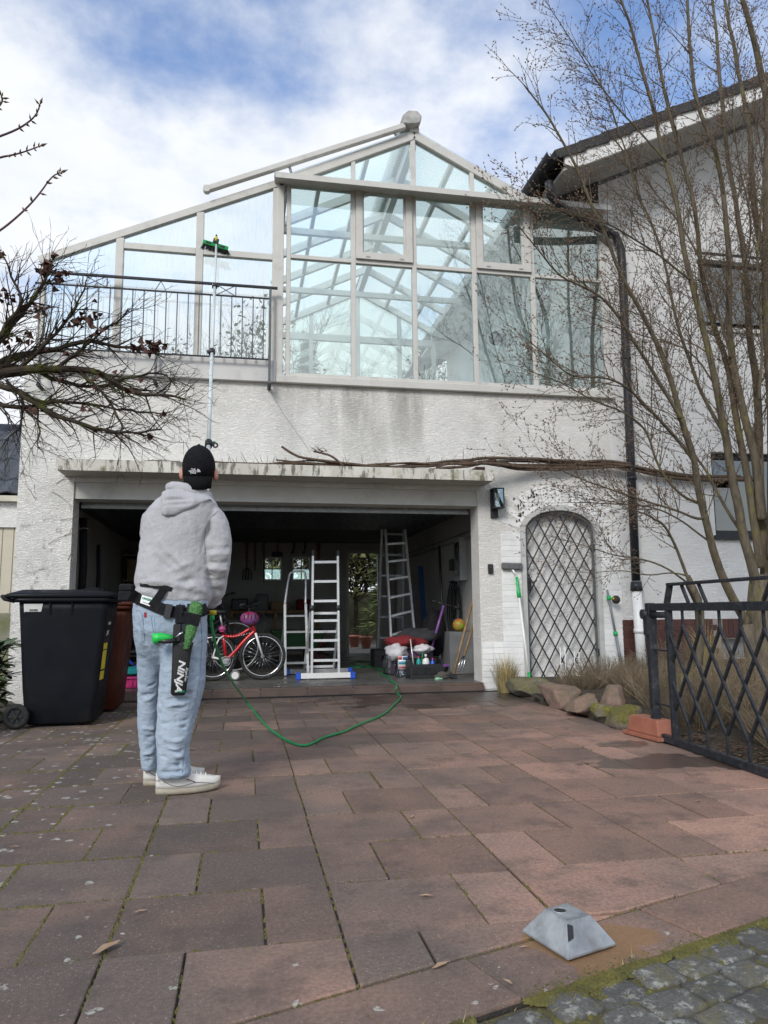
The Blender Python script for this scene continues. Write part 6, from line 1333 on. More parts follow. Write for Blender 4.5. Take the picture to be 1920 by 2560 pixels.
def displace(me, fn):
    n = len(me.vertices); co = np.empty(n*3); no = np.empty(n*3); me.vertices.foreach_get('co', co); me.vertices.foreach_get('normal', no); co = co.reshape(-1, 3); no = no.reshape(-1, 3)
    d = np.array([fn(Vector(p), Vector(q)) for p, q in zip(co, no)]); co = co+no*d[:, None]; me.vertices.foreach_set('co', co.ravel()); me.update()
def part_mesh(me, name, mat, par):
    rl = ROOT[par.name]; me.transform(Matrix.Translation((-rl[0], -rl[1], -rl[2]))); me.polygons.foreach_set('use_smooth', [True]*len(me.polygons)); me.materials.clear(); me.materials.append(mat)
    o = bpy.data.objects.new(name, me); COL.objects.link(o); o.parent = par; ROOT[o.name] = rl; return o
def px2(xl, xr, py, dy=0.0): a, b = PP(xl, py, dy), PP(xr, py, dy); return (a+b)/2, (b.x-a.x)/2
# --- fabric materials
def jersey():
    t = NT('grey_marl_jersey'); n1_ = t.noise(420, 3, .7, t.scaled(t.pos(), (1, 1, .35))); c = t.mix(t.ramp(n1_, .35, .65), (.335, .335, .35), (.46, .46, .475))
    c = t.mix(t.ramp(t.noise(8, 4), .4, .7, 0, .25), c, (.36, .36, .375)); t.col(c); t.set(Roughness=.95); t.b.inputs['Specular IOR Level'].default_value = .15
    if 'Sheen Weight' in t.b.inputs: t.b.inputs['Sheen Weight'].default_value = .25
    rg = t.math('POWER', t.math('SUBTRACT', 1.0, t.math('MULTIPLY', t.math('ABSOLUTE', t.math('SUBTRACT', t.noise(7, 3, .5, t.scaled(t.pos(), (1, 1, 1.5)), 1.2), .5)), 5.0)), 2.0)
    b = t.bump(t.math('ADD', t.noise(18, 4, .55), t.math('MULTIPLY', rg, .16)), .42, .014); t.bump(t.noise(700, 2), .25, .002, b); return t.m
M_jersey = jersey()
def denim():
    t = NT('light_denim'); v = t.scaled(t.pos(), (500, 500, 90)); c = t.mix(t.ramp(t.noise(1, 2, .7, v), .3, .7), (.235, .305, .39), (.36, .43, .515))
    c = t.mix(t.ramp(t.noise(4, 5), .42, .68, 0, .40), c, (.45, .51, .57)); c = t.mix(t.ramp(t.noise(7, 6, .65), .52, .7, 0, .2), c, (.185, .245, .32)); t.col(c); t.set(Roughness=.9); t.b.inputs['Specular IOR Level'].default_value = .2
    rg = t.math('POWER', t.math('SUBTRACT', 1.0, t.math('MULTIPLY', t.math('ABSOLUTE', t.math('SUBTRACT', t.noise(9, 3, .55, t.scaled(t.pos(), (1, 1, 2.2)), 1.5), .5)), 6.0)), 2.0)
    b = t.bump(t.math('ADD', t.noise(14, 5, .6), t.math('MULTIPLY', rg, .24)), .42, .014); t.bump(t.noise(1, 2, .7, v), .2, .002, b); return t.m
M_denim = denim()
# --- hoodie: torso, hood, both sleeves as one cloth
tors = MB(); rings = []
for (py, xl, xr, d, dy, tz) in ((1222, 438, 506, .070, .015, 0), (1238, 412, 526, .088, .005, -.02), (1256, 388, 544, .105, -.0, -.03), (1276, 368, 544, .118, 0, -.02), (1302, 358, 538, .126, 0, -.02), (1340, 354, 530, .132, 0, -.03), (1385, 348, 526, .136, 0, -.06), (1420, 342, 526, .142, .0, -.10), (1447, 336, 528, .148, .0, -.13), (1466, 334, 531, .152, 0, -.14), (1477, 341, 532, .142, 0, -.13), (1490, 335, 528, .150, 0, -.11), (1503, 340, 522, .140, 0, -.10)):
    c, w = px2(xl, xr, py, dy); rings.append(oval(c, w, d, 30, tz, .86))
tors.loft(rings)
arm = [(PP(528, 1286, .0), .070), (PP(538, 1314, -.005), .074), (PP(543, 1350, -.015), .072), (PP(544, 1390, -.02), .070), (PP(543, 1420, -.01), .068), (PP(540, 1450, .02), .063), (PP(537, 1478, .06), .058), (PP(530, 1497, .10), .049)]
tors.tube([a for a, r in arm], [r for a, r in arm], 18); tors.sph(arm[0][0]+Vector((-.005, 0, .0)), (.070, .07, .050), 16, 12); tors.sph(PP(508, 1268, 0), (.085, .08, .032), 16, 10)
larm = [(PP(388, 1290, .02), .068), (PP(384, 1330, .08), .075), (PP(400, 1385, .17), .068), (PP(435, 1415, .24), .058), (PP(470, 1425, .28), .048)]
tors.tube([a for a, r in larm], [r for a, r in larm], 16); tors.sph(larm[0][0]+Vector((.004, 0, 0)), (.068, .07, .045), 16, 12)
cuff = PP(527, 1504, .115)
# hood: collar roll and the pouch hanging on the back
col_ = []
for k in range(20):
    a = 2*math.pi*k/20; c = PP(474, 1236, .02); col_.append(Vector((c.x+.104*math.cos(a), c.y+.080*math.sin(a), c.z+.006-.006*math.sin(a)-.024*math.cos(a))))
tors.tube(col_, [.024+.010*max(0, -math.sin(2*math.pi*k/20)) for k in range(20)], 10, False, True)
for (px, py, dy, rx, ry, rz) in ((470, 1250, -.07, .11, .05, .035), (440, 1256, -.08, .08, .046, .035)):
    tors.sph(PP(px, py, dy), (rx, ry, rz), 18, 12, Matrix.Rotation(.30, 3, 'Y'))
hm_ = remeshed(tors, .0065, 3)
ec = PP(548, 1400); hc_ = PP(450, 1380)
def ridge(p, a, b, w, amp, sharp=1.0):
    ab = b-a; t = max(0, min(1, (p-a).dot(ab)/ab.length_squared)); d = (p-(a+ab*t)).length; taper = math.sin(math.pi*min(1, max(0, .08+t*.84)))**.6
    return amp*taper*math.exp(-(d/w)**2)
def q_(px, py): return PP(px, py, -.14)
hfold = [(q_(385, 1350), q_(470, 1430), .016, .011), (q_(370, 1375), q_(440, 1440), .014, -.008), (q_(470, 1430), q_(520, 1490), .014, .010), (q_(372, 1340), q_(500, 1470), .014, -.009), (q_(480, 1300), q_(500, 1370), .016, .009), (q_(490, 1320), q_(512, 1400), .013, -.012), (q_(505, 1395), q_(420, 1430), .014, .006), (q_(512, 1440), q_(420, 1462), .013, -.007), (q_(515, 1455), q_(470, 1470), .011, .008), (q_(360, 1330), q_(352, 1430), .016, .007), (q_(375, 1450), q_(470, 1468), .012, .008),
         (PP(520, 1375, -.08), PP(570, 1368, -.06), .010, -.009), (PP(520, 1387, -.09), PP(573, 1384, -.06), .010, .008), (PP(517, 1408, -.08), PP(573, 1405, -.06), .010, -.010), (PP(515, 1420, -.08), PP(570, 1424, -.05), .010, .008), (PP(515, 1436, -.06), PP(563, 1446, -.03), .009, -.008), (PP(520, 1460, -.02), PP(560, 1466, .0), .009, .006), (PP(525, 1310, -.07), PP(512, 1370, -.10), .011, -.016), (PP(528, 1290, -.09), PP(506, 1330, -.115), .006, -.006),
         (q_(418, 1252), q_(500, 1240), .010, -.008), (q_(415, 1262), q_(490, 1256), .009, .005), (q_(402, 1248), q_(412, 1285), .008, -.006), (q_(438, 1285), q_(500, 1262), .009, -.012), (q_(412, 1285), q_(438, 1286), .009, -.010)]
def hoodie_fn(p, n):
    d = .007*mnoise.noise(Vector((p.x*9, p.y*9, p.z*7)))+.0032*mnoise.noise(p*24)+.0015*mnoise.noise(p*50)
    for a, b, w, am in hfold:
        if abs(p.z-(a.z+b.z)/2) < .25: d += ridge(p, a, b, w*1.2, am*1.6)
    low = p.z-PP(450, 1462).z
    if low < .03: d += .007*mnoise.noise(Vector((p.x*14, p.y*10, p.z*34)))
    return d
displace(hm_, hoodie_fn); hoodie = part_mesh(hm_, 'hoodie', M_jersey, pm)
hd_ = MB(); hrings = []
hsec = [((403, 1244), (401, 1266)), ((406, 1230), (402, 1287)), ((420, 1222), (414, 1291)), ((440, 1224), (436, 1289)), ((462, 1230), (462, 1279)), ((485, 1232), (487, 1268)), ((505, 1235), (508, 1257)), ((522, 1242), (524, 1250)), ((530, 1248), (531, 1253))]
for k, ((x0_, y0_), (x1_, y1_)) in enumerate(hsec):
    f = k/(len(hsec)-1); dep = -.135+.06*f*f+(.05*(1-k/2) if k < 2 else 0); a_, b_ = PP(x0_, y0_, dep+.03), PP(x1_, y1_, dep); c_ = (a_+b_)/2; v_ = (b_-a_)/2; n_ = Vector((0, -1, 0)); th = .030 if 0 < k < 6 else .018
    hrings.append([c_+v_*math.cos(t_)+n_*th*math.sin(t_) for t_ in [2*math.pi*j/16 for j in range(16)]])
hd_.loft(hrings); hdm = remeshed(hd_, .006, 3)
def hood_fn(p, n):
    d = .003*mnoise.noise(p*22)
    for a, b, w, am in ((q_(410, 1250), q_(520, 1240), .008, -.012), (q_(408, 1264), q_(490, 1256), .007, -.008), (q_(425, 1238), q_(505, 1240), .007, .005), (q_(412, 1240), q_(410, 1285), .005, -.004)): d += ridge(p, a, b, w*1.3, am)
    return d
displace(hdm, hood_fn); part_mesh(hdm, 'hood', M_jersey, hoodie)
rb = MB(); rb.tube([PP(532, 1496, .098), PP(528, 1503, .112), PP(525, 1510, .125)], [.052, .044, .038], 16); rb.build('cuff', M_jersey, hoodie)
# --- jeans
jn = MB(); rings = []
for (py, xl, xr, d, dy) in ((1488, 342, 524, .135, 0), (1510, 334, 521, .142, 0), (1540, 332, 519, .148, 0), (1575, 334, 518, .148, .0), (1605, 337, 518, .132, .01), (1632, 342, 515, .105, .03), (1660, 352, 500, .07, .05), (1685, 370, 470, .03, .07)):
    c, w = px2(xl, xr, py, dy); rings.append(oval(c, w, d, 30, -.08 if py < 1530 else 0, .8))
jn.loft(rings)
def leg(rows):
    rings = []
    for (py, xl, xr, d, dy) in rows:
        c, w = px2(xl, xr, py, dy); rings.append(oval(c, w, d, 22, 0, .88))
    jn.loft(rings)
leg(((1560, 340, 425, .085, .02), (1600, 338, 418, .095, .035), (1640, 342, 412, .092, .06), (1700, 344, 406, .088, .10), (1760, 343, 401, .086, .14), (1800, 344, 400, .084, .15), (1850, 347, 399, .084, .17), (1890, 352, 399, .086, .18), (1915, 354, 398, .088, .185), (1922, 357, 397, .084, .185)))
leg(((1585, 402, 518, .105, -.03), (1640, 402, 516, .105, -.045), (1700, 397, 514, .102, -.05), (1740, 395, 506, .098, -.045), (1780, 392, 496, .094, -.04), (1830, 390, 482, .088, -.04), (1870, 391, 472, .086, -.035), (1905, 392, 474, .088, -.03), (1930, 392, 479, .088, -.03), (1941, 395, 477, .082, -.03)))
jm = remeshed(jn, .0065, 2)
def j_(px, py, dy=-.14): return PP(px, py, dy)
jfold = []
rj = random.Random(5)
for (xl, xr, y0, y1, n, dy) in ((345, 398, 1730, 1800, 8, .04), (398, 500, 1730, 1800, 9, -.14), (350, 398, 1865, 1918, 7, .09), (393, 475, 1870, 1938, 9, -.11), (398, 510, 1600, 1720, 4, -.15), (345, 400, 1640, 1730, 5, .02), (345, 398, 1800, 1865, 4, .08), (393, 480, 1800, 1870, 5, -.12)):
    for _ in range(n):
        y = rj.uniform(y0, y1); a = rj.uniform(xl, xl+(xr-xl)*.5); b = a+rj.uniform(.4, .8)*(xr-xl); s = rj.uniform(-14, 14); jfold.append((j_(a, y, dy), j_(min(b, xr), y+s, dy), rj.uniform(.008, .013), rj.choice((1, -1))*rj.uniform(.006, .011)))
for (a, b, c, d, am) in ((370, 1540, 402, 1625, -.014), (385, 1545, 405, 1615, .009), (440, 1560, 408, 1612, -.008), (345, 1560, 372, 1620, -.008), (355, 1530, 352, 1600, .007), (430, 1530, 420, 1580, .007), (400, 1625, 396, 1760, -.012)): jfold.append((j_(a, b, -.12), j_(c, d, -.10), .013, am))
def jean_fn(p, n):
    d = .005*mnoise.noise(Vector((p.x*12, p.y*12, p.z*9)))+.003*mnoise.noise(Vector((p.x*22, p.y*22, p.z*36)))+.0015*mnoise.noise(p*55)
    for a, b, w, am in jfold:
        if abs(p.z-(a.z+b.z)/2) < .16: d += ridge(p, a, b, w*.8, am*1.5)
    return d
displace(jm, jean_fn); jeans = part_mesh(jm, 'jeans', M_denim, pm)
bpy.context.view_layer.update()
# helper: put a point on the visible cloth at a photo pixel
def make_bvh(o):
    from mathutils.bvhtree import BVHTree
    rl = Vector(ROOT[o.name]); return BVHTree.FromPolygons([v.co+rl for v in o.data.vertices], [p.vertices[:] for p in o.data.polygons])
BV = [make_bvh(hoodie), make_bvh(jeans)]
def onbody(px, py, off=.004, default_dy=-.14):
    d = ray(px, py).normalized(); best = None
    for b in BV:
        h = b.ray_cast(CP, d)
        if h[0] is not None and (best is None or h[3] < best[3]): best = h
    if best is None: return PP(px, py, default_dy)
    return best[0]-d*off
M_stitch = mk('seam_thread', (.17, .25, .36), .9); M_seamj = mk('jersey_seam', (.26, .265, .29), .95)
def seam(pts, r, mat, par, off=.0005, name='seam'):
    q = []
    for (a, b) in zip(pts[:-1], pts[1:]):
        n = max(2, int(math.hypot(b[0]-a[0], b[1]-a[1])/8))
        for k in range(n): q.append((a[0]+(b[0]-a[0])*k/n, a[1]+(b[1]-a[1])*k/n))
    q.append(pts[-1]); MB().tube([onbody(x, y, off) for x, y in q], r, 5).build(name, mat, par)
seam([(500, 1520), (505, 1600), (500, 1690), (488, 1760), (470, 1830), (458, 1900), (456, 1932)], .0018, M_stitch, jeans); seam([(377, 1540), (383, 1575), (398, 1612)], .0018, M_stitch, jeans)
seam([(332, 1524), (352, 1528), (357, 1545), (362, 1600), (352, 1612), (340, 1600)], .0014, M_stitch, jeans); seam([(386, 1548), (390, 1600), (420, 1618), (432, 1600)], .0014, M_stitch, jeans)
seam([(545, 1278), (528, 1292), (515, 1318), (511, 1350), (513, 1385)], .0018, M_seamj, hoodie)
# small red tab on the back pocket
c = onbody(363, 1537, .003); MB().box((c.x-.006, c.y-.002, c.z-.012), (c.x+.006, c.y+.002, c.z+.012)).build('pocket_tab', mk('red_tab', (.35, .03, .04), .8), jeans)
# --- body: head, neck, hands as one continuous figure under the clothes
bd_ = MB(); hc = PP(497, 1168, .02)
bd_.sph(hc, (.076, .094, .108), 24, 18, Matrix.Rotation(.15, 3, 'X'))
bd_.sph(hc+Vector((.012, .035, -.065)), (.058, .068, .062), 18, 12)                     # jaw and cheeks
bd_.sph(hc+Vector((.018, .098, -.028)), (.014, .022, .022), 10, 8); bd_.sph(hc+Vector((.020, .088, -.072)), (.026, .016, .010), 10, 8)   # nose, lips
for s in (-1, 1):                                                                        # ears with rim
    e = hc+Vector((.090*s+.002, -.005, -.040)); bd_.sph(e, (.014, .020, .033), 12, 10, Matrix.Rotation(-.45*s, 3, 'Z'))
bd_.tube([hc+Vector((0, -.01, -.06)), PP(484, 1235, .02), PP(470, 1275, .02), PP(455, 1400, .02), PP(440, 1520, .02)], [.055, .058, .075, .09, .10], 16)
for rows in ((PP(378, 1560, .07), PP(374, 1700, .12), PP(374, 1830, .15), PP(376, 1930, .2)), (PP(455, 1560, -.03), PP(450, 1700, -.05), PP(436, 1830, -.04), PP(424, 1945, .0))): bd_.tube(rows, [.06, .05, .042, .033], 12)
bd_.tube([PP(470, 1290, .0), PP(535, 1300, .0), PP(548, 1400, -.015), PP(530, 1500, .10), PP(522, 1508, .15)], [.06, .05, .042, .032, .026], 12)
bd_.tube([PP(450, 1290, .0), PP(385, 1300, .03), PP(400, 1385, .17), PP(470, 1425, .28), PP(490, 1428, .29)], [.06, .05, .042, .032, .026], 12)
# the pole line the hands close on
PB, PT = F(505, 1530, 4.36), F(541, 606, 8.12); pdir = (PT-PB).normalized()
def polept(t): return PB+pdir*t
def hand(center, frm, M=1.0):
    palm = center; out = (frm-center); out -= pdir*out.dot(pdir); out.normalize(); side = pdir.cross(out).normalized()
    bd_.sph(palm+out*.034, (.022, .022, .043), 12, 8)
    bd_.tube([frm, palm+out*.045], [.026, .024], 10)
    for k, (o_, L) in enumerate(((.030, 1.0), (.010, 1.08), (-.010, 1.02), (-.028, .85))):
        pts = [palm+out*.030+pdir*o_+side*.016]
        for j in range(1, 6): a = j/5*2.6*L; pts.append(palm+pdir*o_+(out*math.cos(a)+side*math.sin(a))*.026)
        bd_.tube(pts, [.0095, .0095, .009, .0085, .008, .007], 7)
    pts = [palm+out*.032+pdir*.030-side*.014]+[palm+pdir*(.040+.004*j)+(out*math.cos(a)-side*math.sin(a))*.026 for j, a in enumerate((.7, 1.4, 2.0))]
    bd_.tube(pts, [.011, .010, .0095, .008], 7)
tR = (PP(514, 1510, .20)-PB).dot(pdir); hand(polept(max(.03, tR)), PP(524, 1510, .15)); hand(polept(max(.03, tR)+.22), PP(485, 1428, .28))
bmh = remeshed(bd_, .0055, 2, .4); body = part_mesh(bmh, 'body', M_skin, pm)
for s in (-1, 1): MB().sph(hc+Vector((.014+.028*s, .092, .004)), .011, 10, 8).build('eye', M_white, pm)
# --- cap worn backwards, peak down the neck
ca = MB(); rings = []; Mc = Matrix.Rotation(.16, 3, 'X')
for k in range(10):
    t = (k/9)*math.pi*.5; rr = math.cos(t); zz_ = math.sin(t)
    if k == 9: rr = .03
    rings.append([hc+Mc @ Vector((.0885*rr*math.cos(a), .107*rr*math.sin(a), .000+.121*zz_)) for a in [2*math.pi*j/32 for j in range(32)]])
low = [hc+Mc @ Vector((.0865*math.cos(a), .1045*math.sin(a), -.052-.010*max(0, -math.sin(a)))) for a in [2*math.pi*j/32 for j in range(32)]]
ca.loft([low]+rings); cap = ca.build('cap', mk('black_cap_cloth', (.006, .006, .0075), .85, (.010, .010, .012), 60, bump=.3, bscale=500, spec=.15), pm)
pk = MB(); n = 14; r0, r1, r0b, r1b = [], [], [], []
for k in range(n+1):
    a = math.pi*1.5+(-1.02+2.04*k/n); x = math.cos(a); y = math.sin(a)
    base = hc+Mc @ Vector((.090*x, .109*y, -.047-.004*(-y))); ext = hc+Mc @ Vector((.083*x*1.0, .107*y-.030*(-y)**1.2, -.100-.022*(-y)))
    r0.append(base); r1.append(ext); r0b.append(base+Vector((0, .006, -.001))); r1b.append(ext+Vector((0, .006, 0)))
pk.loft([r0+list(reversed(r0b)), [a*.5+b*.5+Vector((0, -.006, 0)) for a, b in zip(r0+list(reversed(r0b)), r1+list(reversed(r1b)))], r1+list(reversed(r1b))]); pk.build('cap_peak', mk('black_peak_cloth', (.006, .006, .007), .9, (.009, .009, .010), 60, bump=.3, bscale=500, spec=.1), cap)
MB().sph(hc+Mc @ Vector((0, -.02, .121)), (.008, .008, .004), 10, 6).build('button', M_blackcloth, cap)
BVc = make_bvh(cap)
def oncap(px, py):
    d = ray(px, py).normalized(); h = BVc.ray_cast(CP, d); return (h[0] if h[0] is not None else PP(px, py, -.09))-d*.003
M_emb = mk('white_embroidery', (.75, .75, .76), .8)
def wrap_to(o, bv, off=.0022):
    rl = Vector(ROOT[o.name])
    for v in o.data.vertices:
        w = v.co+rl; d = (w-CP).normalized(); h = bv.ray_cast(CP, d)
        if h[0] is not None: v.co = h[0]-d*off-rl
lc = oncap(483, 1178)
tx = text_mesh('THE\nNORTH\nFACE', .0125, M_emb, 'logo_lettering', cap, lc, CR, CU, .0002, .0004, 0, 1.05); 
wrap_to(tx, BVc)
lg = MB(); o0 = oncap(496, 1176)
for k in range(3):
    ra, rbq = .0165-.0062*k, .0165-.0062*k-.0044; n = 8
    oc = o0+CR*(-.006)+CU*(-.009)
    for j in range(n):
        a, b = math.pi/2*j/n, math.pi/2*(j+1)/n
        lg.add([oc+CR*ra*math.cos(a)+CU*ra*math.sin(a), oc+CR*ra*math.cos(b)+CU*ra*math.sin(b), oc+CR*rbq*math.cos(b)+CU*rbq*math.sin(b), oc+CR*rbq*math.cos(a)+CU*rbq*math.sin(a)], [(0, 1, 2, 3)])
lgo = lg.build('logo_dome', M_emb, cap); wrap_to(lgo, BVc)
# --- shoes
def shoe(heel, toe, zoff, nm):
    d = (toe-heel); d.z = 0; L = d.length; d.normalize(); s = Vector((-d.y, d.x, 0)); t = thing if False else None
    def ringz(z, prof, zf=lambda u: 0):
        out = []
        N = 26
        for k in range(N):
            a = 2*math.pi*k/N; u = .5+.5*math.cos(a)
            w = prof(u)*math.sin(a); out.append(heel+d*(u*L)+s*w+Vector((0, 0, z+zf(u))))
        return out
    wd = lambda k: (lambda u: k*(.036+.012*math.sin(math.pi*min(1, u*1.05)))*(1.0 if .08 < u < .92 else .98))
    rise = lambda u: .010*max(0, (u-.75)/.25)**2
    so = MB().loft([ringz(.002, wd(1.12), rise), ringz(.014, wd(1.16), rise), ringz(.030, wd(1.12), rise)]).build('sole_'+nm if False else 'shoe_sole', mk('cream_sole', (.36, .32, .25), .7, (.28, .245, .19), 20, bump=.2), pm)
    up = MB()
    hgt = lambda f: (lambda u: f*(.080 if u < .38 else .080*(1-((u-.38)/.62)**1.1*.66)))
    sq = lambda c, k: (lambda z, prof, zf: None)
    rings = [ringz(.030, wd(1.08), rise)]
    for f, k in ((.25, 1.10), (.5, 1.03), (.75, .88), (.95, .62)): rings.append([p for p in ringz(.030, wd(k), lambda u, f=f: rise(u)+hgt(f)(u))])
    up.loft(rings); m = up.mesh('tmp'); uo = up.build('shoe', mk('white_leather', (.66, .64, .60), .45, (.58, .56, .52), 14, bump=.08, dirt=(.40, .37, .32), dscale=18, damt=.5), pm)
    MB().tube([heel+d*(L*.06)+s*.02*k+Vector((0, 0, .075)) for k in (-1, 0, 1)], .012, 8).build('heel_tab', mk('white_leather', (.66, .64, .60)), uo)
    for k in range(5):
        u = .46+.075*k; z = .035+hgt(.93)(u); c = heel+d*(L*u)+Vector((0, 0, z)); MB().tube([c-s*.024+Vector((0, 0, -.008)), c+Vector((0, 0, .005)), c+s*.024+Vector((0, 0, -.008))], .0032, 6).build('lace', M_white, uo)
    for sg in (-1, 1):
        pts = [heel+d*(L*u)+s*(wd(1.125)(u)*sg*math.sqrt(max(.02, 1-(2*u-1)**2)))+Vector((0, 0, z)) for u, z in ((.10, .070), (.2, .050), (.32, .038), (.45, .045), (.6, .055), (.75, .045), (.88, .036))]
        MB().tube(smooth(pts, 2), .0016, 5).build('seam', M_greybox, uo)
    c = heel+d*(L*.52)-s*(.052)+Vector((0, 0, .062)); MB().bar(c-d*.025+Vector((0, 0, .012)), c+d*.02-Vector((0, 0, .006)), .003, .008, s).build('stripe', mk('shoe_stripe', (.05, .05, .18), .6, (.35, .05, .06), 60), uo)
hR, tRr = G(388, 1987), G(543, 1972); hL, tL = G(357, 1965), G(500, 1945)
dR = (tRr-hR); dR.z = 0; tRr = hR+dR.normalized()*.325; tL = hL+dR.normalized()*.32
shoe(hR, tRr, 0, 'r'); shoe(hL, tL, 0, 'l')
for c, r in ((PP(424, 1935, .0), .036), (PP(377, 1915, .2), .034)): MB().cyl(c, c+Vector((.0, 0, -.06)), r, r*.95, n=16).build('sock', M_white, pm)
text_mesh('Reebok', .014, mk('navy_print', (.04, .06, .16), .6), 'lettering', pm, hR+Vector((.02, -.047, .078)), (1, .05, 0), (0, 0, 1), .0004)
# --- tool belt with pouch, label patch, squeegee and holster
bt_ = thing('tool_belt', tuple(PP(440, 1520)), 'black tool belt with holster, squeegee and green sleeve round the mans hips', 'tool belt')
def strip(pxs, w, mat, name, par, off=.010, th=.005, front=False):
    pts = [onbody(x, y, off) for x, y in pxs]; m = MB(); pts = smooth(pts, 1)
    up = Vector((0, 0, 1)); rings = []
    for i, p in enumerate(pts):
        t = (pts[min(i+1, len(pts)-1)]-pts[max(0, i-1)]).normalized(); out = (CP-p).normalized(); v = out.cross(t); v.normalize()
        rings.append([p+v*w/2, p-v*w/2, p-v*w/2-out*th, p+v*w/2-out*th])
    m.loft(rings, True, smooth=False); return m.build(name, mat, par)
strip([(327, 1486), (345, 1497), (365, 1505), (390, 1516), (412, 1525), (440, 1531), (470, 1533), (500, 1530), (520, 1520)], .058, M_blackcloth, 'belt', bt_)
strip([(378, 1516), (392, 1500), (404, 1482), (412, 1470)], .040, M_blackcloth, 'strap', bt_, .016)
strip([(350, 1460), (375, 1464), (412, 1468), (430, 1474)], .022, M_blackcloth, 'waist_strap', bt_, .006)
strip([(412, 1526), (428, 1529)], .07, M_black, 'buckle', bt_, .026, .02)
for (px, py) in ((318, 1470), (316, 1487)):
    c = PP(px, py, .0); MB().box((c.x-.035, c.y-.05, c.z-.018 if py < 1480 else c.z-.035), (c.x+.035, c.y+.06, c.z+.02)).build('pouch', M_blackcloth, bt_, bevel=.008)
def patch(corners, mat, name, par, off): 
    p = [onbody(x, y, off) for x, y in corners]; o = (CP-p[0]).normalized()*.002; return MB().prism(p, o).build(name, mat, par)
pt_ = patch([(355, 1487), (381, 1495), (375, 1516), (350, 1507)], M_white, 'label_patch', bt_, .013)
pc = onbody(367, 1498, .0175); px_ = (onbody(378, 1501, .0175)-onbody(357, 1495, .0175)).normalized()
M_gprint = mk('green_print', (.01, .33, .17), .6)
text_mesh('UNGER', .0165, M_gprint, 'lettering', bt_, pc, px_, CU, .0004, .0004); text_mesh('Professional', .007, M_black, 'lettering', bt_, onbody(364, 1507, .0175), px_, CU, .0003)
# holster
bo = Vector((0, -1, 0)); off = .045
dpt = min(onbody(460, 1640, 0).y, onbody(455, 1700, 0).y, onbody(455, 1580, 0).y)-PY-.012
def HP(px, py, d=0.0): return PP(px, py, dpt+d)
ho = MB(); rings = []
for (py, xl, xr, th) in ((1738, 431, 461, .030), (1732, 427, 465, .040), (1690, 429, 471, .045), (1640, 431, 477, .050), (1612, 432, 483, .052), (1606, 432, 485, .052)):
    a, b = HP(xl, py), HP(xr, py); c = (a+b)/2; w = (b.x-a.x)/2; rings.append(oval((c.x, c.y-th/2+.012, c.z), w, th/2, 20, 0, .55))
ho.loft(rings); hol = ho.build('holster', mk('holster_plastic', (.008, .008, .009), .55, (.012, .012, .013), 20), bt_)
a, b = HP(434, 1606, -.0), HP(455, 1562, -.0); MB().box((HP(433, 1600).x, a.y-.03, HP(433, 1606).z), (HP(454, 1600).x, a.y+.0, HP(433, 1560).z)).build('back_plate', M_black, hol, bevel=.006); MB().box((HP(438, 1560).x, a.y-.015, HP(440, 1560).z), (HP(462, 1560).x, a.y+.012, HP(440, 1512).z)).build('hanger', M_blackcloth, hol, bevel=.005)
BVh = make_bvh(hol)
xd = (HP(449, 1728, -.05)-HP(459, 1655, -.05)).normalized(); yd = Vector((1, 0, .12))
M_txtw = mk('white_print', (.78, .78, .78), .6)
def onhol(px, py):
    d = ray(px, py).normalized(); h = BVh.ray_cast(CP, d); return (h[0] if h[0] is not None else HP(px, py, -.03))-d*.002
for (body_, size, px, py, bold, sh, wxx, m, nm) in (('NiNJA', .044, 450, 1690, .0016, .25, 1.32, M_txtw, 'lettering'), ('ErgoTec', .017, 466, 1686, .0006, .25, 1.15, M_txtw, 'lettering'), ('UNGER', .013, 451, 1731, .0004, 0, 1.0, None, 'mark')):
    if nm == 'mark': o_ = text_mesh(body_, size, M_gprint, 'green_mark', hol, onhol(px, py-2), (1, 0, 0), CU, .0003, bold)
    else: o_ = text_mesh(body_, size, m, nm, hol, onhol(px, py), xd, yd, .0003, bold, sh, wxx)
    wrap_to(o_, BVh, .0015)
# squeegee channel, green sleeve, strap across, green handle
q1 = [HP(474, 1510, -.035), HP(466, 1560, -.05), HP(458, 1604, -.06)]; MB().tube(q1, .011, 6).build('squeegee_bar', M_anth, hol)
sl_m = NT('green_microfibre'); sl_m.col(sl_m.mix(sl_m.ramp(sl_m.noise(90, 4, .7), .35, .65), (.08, .27, .07), (.20, .46, .17))); sl_m.set(Roughness=.95); sl_m.bump(sl_m.noise(140, 4, .8), 1.0, .02); sl_m = sl_m.m
fz = MB(); fz.tube([HP(492, 1507, -.045), HP(490, 1520, -.05), HP(483, 1550, -.055), HP(474, 1590, -.06), HP(465, 1622, -.055)], [.026, .033, .030, .025, .012], 14)
fm = remeshed(fz, .004, 1); displace(fm, lambda p, n: .006*mnoise.noise(p*170)+.003*mnoise.noise(p*330)); part_mesh(fm, 'washer_sleeve', sl_m, hol)
a, b = HP(455, 1542, -.09), HP(500, 1552, -.085); MB().bar(a, b, .006, .058, CU).build('holster_strap', M_blackcloth, hol, bevel=.002); MB().bar(HP(448, 1520, -.03), a, .006, .05, CU).build('holster_strap', M_blackcloth, hol)
